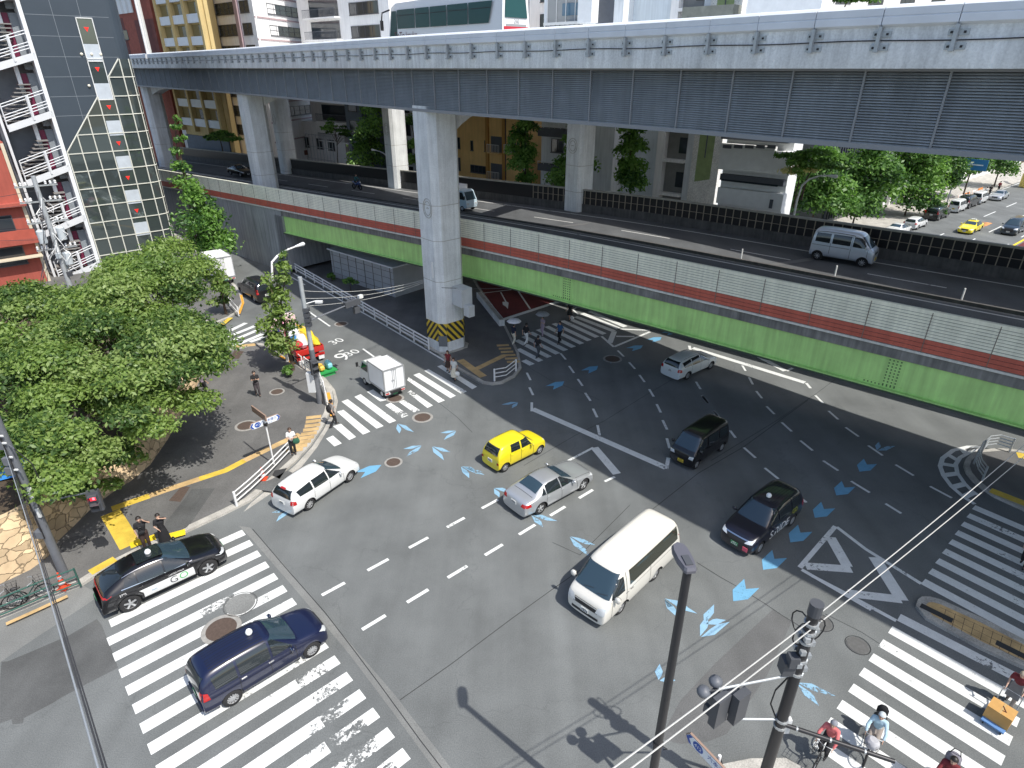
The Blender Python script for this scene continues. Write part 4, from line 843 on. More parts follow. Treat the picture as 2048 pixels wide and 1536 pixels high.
# plan: flat front, rounded corner, side along the left road
RC = 1.15; plan = [(A0_, -14), (A0_, 0), (A1_, 0)] + [(A1_ + RC * math.sin(t), -RC + RC * math.cos(t)) for t in [k * math.pi / 12 for k in range(1, 7)]] + [(A1_ + RC, -14)]
mb = MB(); mb.prism([(F.P(a, 0, d).x, F.P(a, 0, d).y) for a, d in plan], -.1, HT); F.put(mb, "wall", M_CLAD)
mb = MB(); z = 14.5
while z < HT: F.box(mb, A0_ + .05, A1_ - .02, z, z + .035, 0, .012); z += 1.62
for a in (12.2, 14.3): F.box(mb, a, a + .03, 14, HT, 0, .01)
F.put(mb, "cladding_joint", M_JOINT)
# glass: stepped outline rising to the right
gp = [(A0_ + .05, .3), (A0_ + .05, 11.45), (15.25, 16.15), (15.4, 17.7), (16.5, 19.4), (A1_ - .0, 19.4), (A1_, .3)]
gp = [(A0_ + .05, .3), (A0_ + .05, 11.4), (13.9, 16.05), (15.25, 16.05), (15.25, 17.75), (16.45, 19.25), (A1_, 19.25), (A1_, .3)]
mb = MB(); mb.add([F.P(a, z, .03) for a, z in gp], [tuple(range(len(gp) - 1, -1, -1))]); F.put(mb, "glass_facade", M_MIR)
mb = MB(); cs = [(A1_ + (RC + .02) * math.sin(t), -RC + (RC + .02) * math.cos(t)) for t in [k * math.pi / 12 for k in range(0, 7)]] + [(A1_ + RC + .02, -4)]
vs = [F.P(a, z, d) for a, d in cs for z in (.3, 19.25)]; mb.add(vs, [(2 * i, 2 * i + 2, 2 * i + 3, 2 * i + 1) for i in range(len(cs) - 1)]); F.put(mb, "corner_glass", M_MIR)
def topz(a):
    if a < 13.9: return 11.4 + (a - A0_) / (13.9 - A0_) * 4.65
    if a < 15.25: return 16.05
    if a < 16.45: return 17.75 + (a - 15.25) / 1.2 * 1.5
    return 19.25
mb = MB()
for a in [A0_ + .05, 11.35, 12.62, 13.9, 15.25, A1_ - .05]: F.box(mb, a - .045, a + .045, .3, topz(a), .03, .11)
for k in range(12):
    z = 1.5 + 1.62 * k
    if z > 19.3: break
    a = A0_
    while topz(a) < z and a < A1_: a += .05
    F.box(mb, a, A1_, z - .04, z + .04, .03, .10)
    for i in range(len(cs) - 1): p, q = F.P(*[cs[i][0], z, cs[i][1]]), F.P(cs[i + 1][0], z, cs[i + 1][1]); mb.tube([p, q], .05, 4)
mb.tube([F.P(A0_ + .05, 11.4, .07), F.P(13.9, 16.05, .07)], .07, 4); mb.tube([F.P(15.25, 17.75, .07), F.P(16.45, 19.25, .07)], .07, 4)
for i in (3, 6): mb.tube([F.P(cs[i][0], .3, cs[i][1]), F.P(cs[i][0], 19.25, cs[i][1])], .06, 4)
F.put(mb, "mullions", M_MULL)
M_TRI = mat("red_triangle", (.85, .03, .02), .5, emit=.25); M_LPAN = mat("pale_opening_panel", (.50, .55, .60), .4, var=.1)
for k in range(6):                                       # rescue windows with red triangle above a pale panel
    z1 = 3.9 + 3.24 * k + .35; a0, a1 = (13.95 + .02 * k, 15.2) if k < 5 else (13.5, 14.6)
    if k >= 4: a0, a1 = 13.9, 15.1
    mb = MB(); F.box(mb, a0, a1, z1 - 1.35, z1 - .02, .035, .06); w = F.put(mb, "rescue_panel", M_LPAN)
    if k >= 4:
        mb = MB(); F.box(mb, a0, a1, z1, z1 + 2., .035, .05); F.put(mb, "upper_glass", M_MIR, w); mb = MB()
        F.box(mb, a0 - .07, a0, z1 - 1.4, z1 + 2.05, .0, .1); F.box(mb, a1, a1 + .07, z1 - 1.4, z1 + 2.05, .0, .1); F.box(mb, a0 - .07, a1 + .07, z1 + 2.0, z1 + 2.08, .0, .1); F.box(mb, a0 - .07, a1 + .07, z1 - 1.45, z1 - 1.36, .0, .1); F.put(mb, "frame", M_WFR, w)
    c = (a0 + a1) / 2; zt_ = z1 + 1.15; mb = MB(); mb.add([F.P(c - .2, zt_ + .18, .07), F.P(c + .2, zt_ + .18, .07), F.P(c, zt_ - .2, .07)], [(0, 2, 1)]); F.put(mb, "red_triangle", M_TRI, w)
mb = MB()
for a in (13.55, 14.35, 15.1): mb.sphere(F.P(a, 18.75 if False else 19.6, .05), .13, 8)
mb.sphere(F.P(13.45, 17.0, .05), .13, 8); F.put(mb, "round_lamps", mat("lamp_cream", (.85, .8, .65), .4))
# outside stair at the left end
M_STEEL = mat("stair_white", (.66, .68, .70), .5, var=.05); M_MAROON = mat("maroon_door", (.16, .012, .05), .5); M_STW = mat("stair_wall", (.25, .28, .31), .7, var=.1); M_TREAD = mat("stair_tread", (.23, .22, .21), .8)
st = thing("outside_stair", "white steel emergency stair with railings climbing the left end of the dark glass building", "staircase", (F.P(8, 0).x, F.P(8, 0).y, 0)); FS = Face(LN * lk, VV, st); FS.o = LN * lk
mb = MB(); FS.box(mb, 6.2, 9.95, -.1, 27, -3.6, -3.4); FS.put(mb, "back_wall", M_STW)
mb = MB(); FS.box(mb, 9.75, 10.06, 0, 27, -1.6, .12); FS.put(mb, "post", M_LGREY); mb = MB(); FS.box(mb, 8.25, 8.55, 0, 27, -1.2, -.9); FS.put(mb, "post", M_LGREY); mb = MB(); FS.box(mb, 5.9, 6.1, 0, 27, -.3, -.1); FS.put(mb, "post", M_STEEL)
for k in range(6):
    zl = 4.3 + 4.68 * (k - 1); zr = zl + 1.08
    if zr > 27 or zr < 0: continue
    mb = MB(); a, b_ = FS.P(6.3, zl, .1), FS.P(9.95, zr, .1); d = (b_ - a); dn = d.normalized(); up = Vector((0, 0, 1))
    vs = []
    for dd in (.12, .0):
        vs += [FS.P(6.3, zl - .28, dd), FS.P(9.95, zr - .28, dd), FS.P(9.95, zr + .28, dd), FS.P(6.3, zl + .28, dd)]
    mb.add(vs, [(0, 1, 2, 3), (7, 6, 5, 4), (0, 4, 5, 1), (1, 5, 6, 2), (2, 6, 7, 3), (3, 7, 4, 0)]); FS.put(mb, "stringer", M_STEEL)
    mb = MB()
    for h in (.62, .85, 1.08, 1.75, 1.98): mb.tube([FS.P(6.3, zl + h, .06), FS.P(9.8, zr + h, .06)], .045, 5)
    for a_ in (6.3, 8.4, 9.8): z_ = zl + (zr - zl) * (a_ - 6.3) / 3.65; mb.tube([FS.P(a_, z_, .06), FS.P(a_, z_ + 2.0, .06)], .05 if a_ != 8.4 else .13, 6)
    FS.put(mb, "railing", M_STEEL)
    mb = MB()
    for j in range(9): a_ = 6.3 + .24 * j; z_ = zl + .9 + .32 * j; FS.box(mb, a_ - .1, a_ + 2.0 - .15 * j, z_, z_ + .09, -1.6, -.3)
    FS.put(mb, "treads", M_TREAD); mb = MB(); FS.box(mb, 6.3, 9.9, zl + .55, zl + .62, -3.4, -.1); FS.put(mb, "landing", M_TREAD)
    mb = MB(); FS.box(mb, 8.62, 9.1, zr + .1, zr + 3.2, -3.4, -3.3) if False else FS.box(mb, 8.62, 9.05, zr - .2, zr + 3.3, -1.25, -1.15); FS.put(mb, "maroon_strip", M_MAROON); mb = MB(); FS.box(mb, 9.1, 9.74, zl, zl + 4.4, -1.3, -1.2); FS.put(mb, "inner_panel", M_STW)
# red house left of the stair
M_RED2 = mat("red_render", (.36, .085, .06), .8, var=.12, vscale=.5, streak=.1); M_BEAM = mat("pale_beam", (.62, .55, .42), .7)
p0 = FS.P(-12, 0, 1.0); b, FR = bldg("red_house", "red rendered building at the left edge below the outside stair", "building", p0, VV, 17.4, 9, 12.2, M_RED2)
for k, zz in enumerate((2.2, 5.0)):
    FR.window(14.2, 16.2, zz, zz + 1.5, 0)
mb = MB(); FR.box(mb, 0, 17.6, 4.0, 4.5, 0, .9); FR.box(mb, 0, 17.6, 7.3, 7.6, 0, .7); FR.put(mb, "ledge", M_RED2); mb = MB(); FR.box(mb, 12, 17.5, 4.5, 5.3, .85, .9); FR.put(mb, "balcony_front", mat("red_render_bright", (.42, .09, .06), .8, var=.1)); mb = MB(); FR.box(mb, 17.25, 17.5, 0, 12.6, -.1, .12); FR.box(mb, 0, 17.5, 2.7, 2.82, 0, 1.0); FR.put(mb, "trim", M_BEAM)
mb = MB(); FR.box(mb, 17.45, 18.3, 0, 24, -4, -3.4); FR.put(mb, "dark_gap", M_DKBAND)
# tall grey block behind it, top left corner
b, FB = bldg("office_building", "pale building behind the outside stair in the top left corner", "building", FS.P(-8, 0, -16), VV, 14, 6, 34, M_LGREY)
# hillside stone wall under the big tree
M_STONE = mat("stone_wall", (.60, .45, .28), .9, var=.2, vscale=1., bump=.4, bscale=6., coords='World')
nt = M_STONE.node_tree; N = nt.nodes; L = nt.links; bs = N["Principled BSDF"]
vo = N.new("ShaderNodeTexVoronoi"); vo.feature = 'DISTANCE_TO_EDGE'; vo.inputs['Scale'].default_value = 2.2; vc = N.new("ShaderNodeTexVoronoi"); vc.inputs['Scale'].default_value = 2.2
ge = N.new("ShaderNodeNewGeometry"); nz = N.new("ShaderNodeTexNoise"); nz.inputs['Scale'].default_value = 2.2; nz.inputs['Detail'].default_value = 3; vm = N.new("ShaderNodeVectorMath"); vm.operation = 'MULTIPLY_ADD'; vm.inputs[1].default_value = (.35, .35, .35); L.new(ge.outputs['Position'], nz.inputs[0]); L.new(nz.outputs[1], vm.inputs[0]); L.new(ge.outputs['Position'], vm.inputs[2])
mps = N.new("ShaderNodeMapping"); mps.inputs['Scale'].default_value = (.8, .8, 1.35); L.new(vm.outputs[0], mps.inputs[0]); L.new(mps.outputs[0], vo.inputs[0]); L.new(mps.outputs[0], vc.inputs[0])
rr = N.new("ShaderNodeMapRange"); rr.inputs[1].default_value = .0; rr.inputs[2].default_value = .055; rr.inputs[3].default_value = .42; L.new(vo.outputs[0], rr.inputs[0])
sx = N.new("ShaderNodeSeparateColor"); L.new(vc.outputs['Color'], sx.inputs[0]); r2 = N.new("ShaderNodeMapRange"); r2.inputs[3].default_value = .72; r2.inputs[4].default_value = 1.3; L.new(sx.outputs[0], r2.inputs[0])
ml = N.new("ShaderNodeMath"); ml.operation = 'MULTIPLY'; L.new(rr.outputs[0], ml.inputs[0]); L.new(r2.outputs[0], ml.inputs[1])
old = bs.inputs['Base Color'].links[0].from_socket; mxx = N.new("ShaderNodeMix"); mxx.data_type = 'RGBA'; mxx.blend_type = 'MULTIPLY'; mxx.inputs['Factor'].default_value = 1; L.new(old, mxx.inputs[6]); L.new(ml.outputs[0], mxx.inputs[7]); L.new(mxx.outputs[2], bs.inputs['Base Color'])
bpn = [n for n in N if n.type == 'BUMP'][0]; L.new(rr.outputs[0], bpn.inputs['Height']); bpn.inputs['Distance'].default_value = .06; bpn.inputs['Strength'].default_value = .8
wall_px = [(-260, 1290), (-120, 1225), (0, 1168), (60, 1140), (95, 1115), (118, 1080), (150, 1050), (185, 1015), (225, 985), (262, 962), (300, 930), (335, 880), (370, 815), (400, 760), (425, 715), (436, 690), (425, 672), (390, 660), (330, 655)]
sw = thing("stone_wall", "warm rubble stone wall holding up the bank below the big tree", "wall", tuple(g(118, 1080, .12)))
inv = Matrix.Translation(-g(118, 1080, .12))
mb = MB(); base = [g(*p, .12) for p in wall_px]; ctr = g(-60, 800, .12); HW = [2.3, 2.3, 2.3, 2.3, 2.25, 2.1, 1.9, 1.7, 1.5, 1.35, 1.2, 1.1, 1.0, .9, .8, .75, .75, .9, 1.2]
hs = HW; k = len(base); topv = [b_ + (ctr - b_).normalized() * (.30 * h) + Vector((0, 0, h)) for b_, h in zip(base, hs)]; inn = [t + (ctr - t).normalized() * .45 + Vector((0, 0, .02)) for t in topv]
mb.add(base + topv + inn, [(i, i + 1, k + i + 1, k + i) for i in range(k - 1)] + [(k + i, k + i + 1, 2 * k + i + 1, 2 * k + i) for i in range(k - 1)]); o = mb.build("stonework", M_STONE, sw, True); o.matrix_parent_inverse = inv
M_SOIL = mat("soil", (.085, .062, .04), .95, var=.3, vscale=1.2, grain=.3, coords='World', bump=.5)
mb = MB(); c2_ = g(-150, 700, 3.2); mb.add(inn + [c2_ + Vector((-14, 14, -.4)), c2_ + Vector((-22, -6, 0))], [(i, i + 1, k) for i in range(k - 1)] + [(0, k, k + 1)])
tag(mb.build("bank", M_SOIL, None, True), kind='structure')
# ================================================================ TREES AND PLANTS
def leafmat(name, col, tr=.42):
    if name in MATS: return MATS[name]
    m = D.materials.new(name); m.use_nodes = True; MATS[name] = m; nt = m.node_tree; N = nt.nodes; L = nt.links; N.remove(N["Principled BSDF"])
    d = N.new("ShaderNodeBsdfDiffuse"); t = N.new("ShaderNodeBsdfTranslucent"); gl = N.new("ShaderNodeBsdfGlossy"); gl.inputs['Roughness'].default_value = .45; mx = N.new("ShaderNodeMixShader"); mx2 = N.new("ShaderNodeMixShader")
    d.inputs[0].default_value = (*col, 1); t.inputs[0].default_value = (col[0] * 1.3, col[1] * 1.35, col[2] * .8, 1); gl.inputs[0].default_value = (.8, .85, .8, 1); mx.inputs[0].default_value = tr; mx2.inputs[0].default_value = .025
    L.new(d.outputs[0], mx.inputs[1]); L.new(t.outputs[0], mx.inputs[2]); L.new(mx.outputs[0], mx2.inputs[1]); L.new(gl.outputs[0], mx2.inputs[2]); L.new(mx2.outputs[0], N["Material Output"].inputs[0]); return m
LF = {'cherry': [leafmat("leaf_mid", (.15, .24, .06)), leafmat("leaf_light", (.22, .32, .08)), leafmat("leaf_deep", (.065, .125, .034)), leafmat("leaf_pale", (.27, .36, .12))],
      'ginkgo': [leafmat("leaf_fresh", (.13, .26, .055)), leafmat("leaf_bright", (.20, .36, .085)), leafmat("leaf_forest", (.06, .14, .04)), leafmat("leaf_bright", (.14, .27, .06))],  # fresh, bright and deeper greens, dealt to clumps at random
      'plane': [leafmat("leaf_green", (.095, .20, .045)), leafmat("leaf_lime", (.18, .33, .075)), leafmat("leaf_dark", (.04, .095, .028)), leafmat("leaf_green", (.06, .135, .03))],
      'flower': [leafmat("petal_cream", (.62, .55, .25)), leafmat("petal_pale", (.7, .65, .4)), leafmat("leaf_lime", (.13, .24, .05)), leafmat("leaf_lime", (.13, .24, .05))]}
M_BARK = mat("bark", (.085, .06, .042), .9, var=.3, vscale=5., bump=.5); M_BARKG = mat("bark_grey", (.17, .145, .12), .9, var=.25, vscale=5., bump=.4)
def leaves(cl, n, size, kind, flat_=.5, shell=.45):
    """cl: clumps (x,y,z,rx,ry,rz); leaf quads through each clump's volume, denser to its outside and top"""
    cl = np.array(cl, float); w = (cl[:, 3] * cl[:, 4] + cl[:, 4] * cl[:, 5]); w /= w.sum(); idx = rng.choice(len(cl), n, p=w); c = cl[idx]
    v = rng.normal(size=(n, 3)); v /= np.linalg.norm(v, axis=1)[:, None]; v[:, 2] = np.where(v[:, 2] < -.3, -v[:, 2] * .6, v[:, 2])
    r = shell + (1 - shell) * rng.random(n) ** .6; r *= 1 + .13 * rng.normal(size=n)
    p = c[:, :3] + v * r[:, None] * c[:, 3:]
    nm = v * .6 + rng.normal(size=(n, 3)) * .55; nm[:, 2] += flat_; nm /= np.linalg.norm(nm, axis=1)[:, None]
    a = np.cross(nm, rng.normal(size=(n, 3))); a /= np.linalg.norm(a, axis=1)[:, None]; b = np.cross(nm, a)
    s = size * (.6 + .8 * rng.random(n))[:, None]; q = np.stack([p + a * s, p + b * s * .45, p - a * s * .8, p - b * s * .45], 1).reshape(-1, 3)
    me = D.meshes.new("leaves"); me.vertices.add(4 * n); me.vertices.foreach_set('co', q.ravel()); me.loops.add(4 * n); me.loops.foreach_set('vertex_index', np.arange(4 * n, dtype=np.int32)); me.polygons.add(n); me.polygons.foreach_set('loop_start', np.arange(0, 4 * n, 4, dtype=np.int32)); me.polygons.foreach_set('loop_total', np.full(n, 4, np.int32))
    # tone per clump, with some scatter
    tone = rng.integers(0, 4, len(cl))[idx]; sw = rng.random(n); tone = np.where(sw < .35, rng.integers(0, 4, n), tone)
    for m in LF[kind]: me.materials.append(m)
    me.polygons.foreach_set('material_index', tone.astype(np.int32)); me.update(); me.validate(); return me
def tree(name, label, base, clumps, n, size, kind, group=None, r=.14, bark=None, cat="tree", tips=14, lean=(0, 0)):
    t = thing(name, label, cat, tuple(base), 0, group); cl = [(c[0] - base.x, c[1] - base.y, c[2] - base.z, *c[3:]) for c in clumps]
    link("crown", leaves(cl, n, size, kind), t); zs = sorted(c[2] for c in cl); zlo = max(.6, zs[0] * .8); zt_ = zs[-1]
    cx = sum(c[0] for c in cl) / len(cl); cy = sum(c[1] for c in cl) / len(cl); mb = MB(); top = Vector((cx * .8, cy * .8, zt_ * .92)); fork = Vector((cx * .15, cy * .15, zlo * .8))
    mb.tube([(0, 0, -.2), (r * .2, 0, zlo * .35), fork, fork.lerp(top, .5) + Vector((r, -r, 0)), top], [r * 1.25, r, r * .85, r * .5, r * .12], 8); mb.build("trunk", bark or M_BARK, t, True)
    step = max(1, len(cl) // tips)
    for c in cl[::step][:tips]:
        mb = MB(); e = Vector(c[:3]); k = min(.9, max(.05, (e.z - fork.z) / max(.1, top.z - fork.z) * .6)); a = fork.lerp(top, k); m = a.lerp(e, .5) + Vector((random.uniform(-.2, .2), random.uniform(-.2, .2), .12 * (e - a).length)); mb.tube([a, m, e], [r * .45, r * .3, r * .08], 6); mb.build("limb", bark or M_BARK, t, True)
    return t
def blob(c, R_, n, cr=.33, fl_=.6, up=.35):
    out = []
    for i in range(n):
        v = Vector(rng.normal(size=3)); v.normalize(); v.z = abs(v.z) * 1. - .25 if rng.random() < .75 else v.z; k = .35 + .6 * rng.random() ** .5
        q = (c[0] + v.x * R_[0] * k, c[1] + v.y * R_[1] * k, c[2] + v.z * R_[2] * k); s = cr * (.7 + .6 * rng.random())
        out.append((*q, R_[0] * s, R_[1] * s, min(R_[0], R_[1]) * s * fl_))
    return out
# spreading trees on the bank at the left
for (px, py, z, R_, nc, nl, lab, bp, kz) in [
    (195, 850, 4.6, (4.6, 3.8, 1.7), 34, 17000, "nearest spreading tree on the stone walled bank, overhanging the pavement and wall", (150, 930), 2.0),
    (225, 705, 6.1, (5.3, 5.0, 2.0), 46, 23000, "broad spreading tree in the middle of the left bank, reaching towards the side road", (210, 800), 2.6),
    (285, 580, 7.0, (4.7, 5.4, 2.0), 38, 17000, "spreading tree at the back of the bank, crown in front of the dark glass building", (290, 690), 2.6),
    (20, 660, 6.2, (4.5, 5.0, 2.0), 30, 13000, "spreading tree at the left edge of the photo behind the stone wall", (10, 770), 2.8)]:
    c = g(px, py, z); b_ = g(*bp, kz); tree("spreading_tree", lab, Vector((b_.x, b_.y, kz - .4)), blob(c, R_, nc, .27), int(nl * 2.4), .115, 'cherry', "spreading trees on the left bank", .2, M_BARKG)
# undergrowth at the wall top
mbs = blob(g(190, 950, 2.4), (2.6, 1.6, .5), 10, .3); o = thing("shrub", "low tangled shrub along the top of the stone wall", "shrub", tuple(g(190, 950, 1.6))); b_ = o.location
link("foliage", leaves([(c[0] - b_.x, c[1] - b_.y, c[2] - b_.z, *c[3:]) for c in mbs], 2600, .13, 'cherry'), o)
def hz(base, px, py): d = ray(px, py); return CAM_Z + d.z * base.y / d.y
def column_tree(label, base, tops, kind, group, n, size, wscale=1., name="street_tree", r=.12):
    """tops: rows (px centre, py, px half width) from top to bottom"""
    cl = []
    for px, py, hw in tops:
        d = ray(px, py); t = (base.y * base.y + base.x * base.x) ** .5 / (d.x * d.x + d.y * d.y) ** .5; q = Vector((0, 0, CAM_Z)) + d * t; m = hw / FOC * t
        for k in range(3): cl.append((q.x + rng.normal() * m * .45, q.y + rng.normal() * m * .45, q.z + rng.normal() * m * .2, m * .7 * wscale, m * .7 * wscale, m * .78))
    return tree(name, label, base, cl, n, size, kind, group, r, tips=8)
column_tree("narrow bright green street tree in front of the leftmost pier, beside the dark glass building", g(402, 548, .1), [(350, 238, 8), (354, 258, 11), (357, 280, 12), (360, 305, 16), (358, 335, 22), (372, 368, 28), (385, 395, 34), (395, 425, 40), (400, 450, 48), (408, 475, 52), (410, 500, 48)], 'ginkgo', "street trees", 6500, .21)
column_tree("thin loose street tree beside the red truck, between the lamp and the signal pole", g(586, 740, .12), [(565, 508, 12), (568, 535, 22), (566, 560, 26), (555, 590, 30), (560, 625, 32), (566, 655, 34), (558, 682, 32), (566, 700, 28)], 'cherry', "street trees", 2300, .17, .9)
column_tree("small round street tree behind the black minivan at the kerb", g(452, 628, .12), [(440, 560, 18), (446, 580, 24), (440, 605, 20)], 'cherry', "street trees", 900, .17)
for (lab, n0, rows, kind, nl) in [
    ("bushy street tree left of the narrow slate blue building's corner, beyond the flyover", 56.5, [(742, 225, 22), (738, 250, 30), (740, 275, 32), (742, 300, 34), (745, 325, 34)], 'ginkgo', 3200),
    ("sliver of street tree between the second lit pier column and the middle pier", 56.5, [(826, 215, 12), (828, 250, 16), (830, 290, 18), (832, 325, 18)], 'ginkgo', 1500),
    ("slim street tree in front of the orange apartment building", 56.5, [(1052, 250, 20), (1055, 275, 24), (1052, 305, 27), (1056, 330, 28), (1056, 355, 22)], 'ginkgo', 2600),
    ("street tree overlapping the grey flats, left of the dark pier column", 56.5, [(1152, 250, 14), (1156, 280, 20), (1150, 305, 28), (1148, 330, 34), (1140, 355, 38)], 'ginkgo', 2800),
    ("slim street tree right of the dark pier column, against the blue grey wall", 56.5, [(1262, 250, 20), (1268, 275, 22), (1262, 300, 27), (1266, 330, 28), (1265, 355, 32), (1268, 378, 30)], 'ginkgo', 3000)]:
    m_ = rows[len(rows) // 2]; q = onplane(m_[0], m_[1], n0); column_tree(lab, Vector((q.x, q.y, 0)), rows, kind, "street trees", int(nl * 1.3), .24, 1.15)
NSD = Vector((-.646, .763, 0))
for (lab, n0, rows, kind, nl) in [
    ("dense street tree just behind the curved white lamp on the right", 33.5, [(1645, 320, 30), (1650, 345, 42), (1640, 370, 45), (1635, 395, 48), (1640, 415, 50)], 'plane', 6500),
    ("second dense street tree on the right, right of the curved lamp", 32.5, [(1742, 300, 28), (1738, 325, 40), (1728, 355, 44), (1722, 385, 48), (1718, 410, 44)], 'plane', 6500),
    ("largest street tree on the right, behind the parked white cars", 31.5, [(1835, 295, 30), (1838, 320, 42), (1832, 350, 46), (1826, 380, 46), (1822, 400, 34)], 'plane', 6500),
    ("street tree behind the parked vans on the right", 31.0, [(1900, 298, 30), (1905, 325, 38), (1895, 350, 36), (1888, 370, 26)], 'plane', 3800),
    ("street tree near the far blue sign on the right", 31.0, [(1945, 300, 22), (1948, 322, 26), (1942, 340, 20)], 'plane', 2200),
    ("farthest dark street tree at the right end of the side street", 31.0, [(2000, 300, 28), (2005, 322, 34), (1998, 340, 26)], 'plane', 2400)]:
    m_ = rows[len(rows) // 2]; q = onplane(m_[0], m_[1], n0, NSD); column_tree(lab, Vector((q.x, q.y, 0)), rows, kind, "street trees", int(nl * 1.5), .27, 1.3)
q = onplane(1618, 325, 60); c = blob(q, (3.6, 1.5, 1.7), 14, .4); tree("climbing_plant", "pale green climbing plant on the dark street corner building above the lamp", Vector((q.x, q.y, q.z - 3)), c, 3400, .24, 'plane', None, .08, cat="plant", tips=4)
q = onplane(1602, 340, 59); c = blob(q, (1.3, 1.0, 1.6), 8, .45); tree("flowering_shrub", "shrub with cream flowers hanging beside the white stepped block", Vector((q.x, q.y, q.z - 3)), c, 900, .2, 'flower', None, .06, cat="shrub", tips=3)
q = onplane(1690, -2, 70); c = blob(q, (3.2, 1.5, 1.0), 10, .4); tree("roof_garden_shrub", "leafy shrub showing above the expressway rail at the top right", Vector((q.x, q.y, q.z - 2)), c, 1500, .24, 'plane', None, .08, cat="shrub", tips=3)
q = onplane(440, 275, 50); c = blob(q, (2.6, 1.5, 1.5), 14, .4); tree("shrub", "round leafy shrub in front of the tan block's dark ground floor", Vector((q.x, q.y, q.z - 2.2)), c, 2400, .24, 'ginkgo', None, .1, cat="shrub", tips=5)
q = onplane(668, 265, 57); c = blob(q, (2.4, 1.2, 2.2), 16, .3); tree("small_tree", "open dark small tree in front of the low white house", Vector((q.x, q.y, 0)), c, 1300, .24, 'plane', None, .1, tips=8)
for (px, py, hh, lab) in [(702, 585, 1.6, "self-sown leafy shrub growing inside the guard rail under the flyover"), (664, 562, .9, "smaller weed shrub inside the guard rail under the flyover"), (578, 752, .8, "clipped yellow green shrub at the foot of the signal pole")]:
    b_ = g(px, py, .13); tree("shrub", lab, b_, blob((b_.x, b_.y, hh * .7), (hh * .42, hh * .42, hh * .5), 9, .45), 520, .14, 'ginkgo' if hh > .85 else 'plane', None, .04, cat="shrub", tips=3)
# ================================================================ VEHICLES
# side street on the right
def sq(a0, a1, n0, n1, z): return [sp(a0, n0, z), sp(a1, n0, z), sp(a1, n1, z), sp(a0, n1, z)]
def sflat(name, quads, m):
    mb = MB()
    for q in quads: mb.poly(q if (q[1] - q[0]).cross(q[2] - q[1]).z > 0 else q[::-1])
    return tag(mb.build(name, m), kind='structure')
mb = MB(); mb.use(M_CURB).prism([(v.x, v.y) for v in sq(84, 260, 29.6, 36.5, 0)], -.05, .13); tag(mb.build("sidewalk"), kind='structure')
mb = MB(); mb.use(M_CURB).prism([(v.x, v.y) for v in [fl(s, n, 0) for s, n in ((-75, 55.2), (-21, 55.2), (-21, 66), (-75, 66))]], -.05, .13); tag(mb.build("sidewalk"), kind='structure')
sflat("lane_marking", [sq(a, a + 5.2, n, n + .16, .008) for n in (24.2, 20.8, 17.4) for a in [76 + 10.3 * k for k in range(10)]] + [sq(70, 260, 29.2, 29.35, .008)], M_WHITE)
sflat("road_lettering", [sq(98.5, 103, 22.2, 23.3, .008), sq(99.2, 102, 19, 20.2, .008)], paint("road_orange", (.72, .30, .10), .45, 2.5))
sflat("bus_lane", [sq(60, 96, 10.5, 16.6, .004)], M_RED); sflat("lane_marking", [sq(60, 99, 16.8, 17.05, .008)], M_YELB)

M_TYRE = mat("tyre", (.022, .022, .023), .85); M_RIM = mat("alloy", (.62, .63, .64), .3, .7); M_RIMC = mat("hub_cap", (.55, .56, .57), .35, .5); M_TRIM = mat("black_trim", (.02, .02, .022), .5); M_CARGL = mat("car_glass", (.016, .022, .026), .03, 0, spec=1.); M_CARGLB = mat("windscreen_glass", (.03, .055, .075), .03, 0, spec=1.)
M_HEAD = mat("headlight", (.75, .78, .8), .08, .3, spec=1.); M_TAIL = mat("tail_light", (.42, .012, .012), .15, spec=.8); M_PLATE = mat("plate_white", (.75, .76, .74), .5); M_PLATEG = mat("plate_green", (.05, .22, .10), .5); M_PLATEY = mat("plate_yellow", (.75, .55, .05), .5); M_SEAM = mat("panel_seam", (.012, .012, .013), .7); M_CHROME = mat("chrome", (.75, .76, .77), .12, 1.)
def carpaint(name, col, metal=0.): return mat(name, col, .28 if not metal else .35, metal, var=.02, vscale=4., coat=.8, spec=.5)
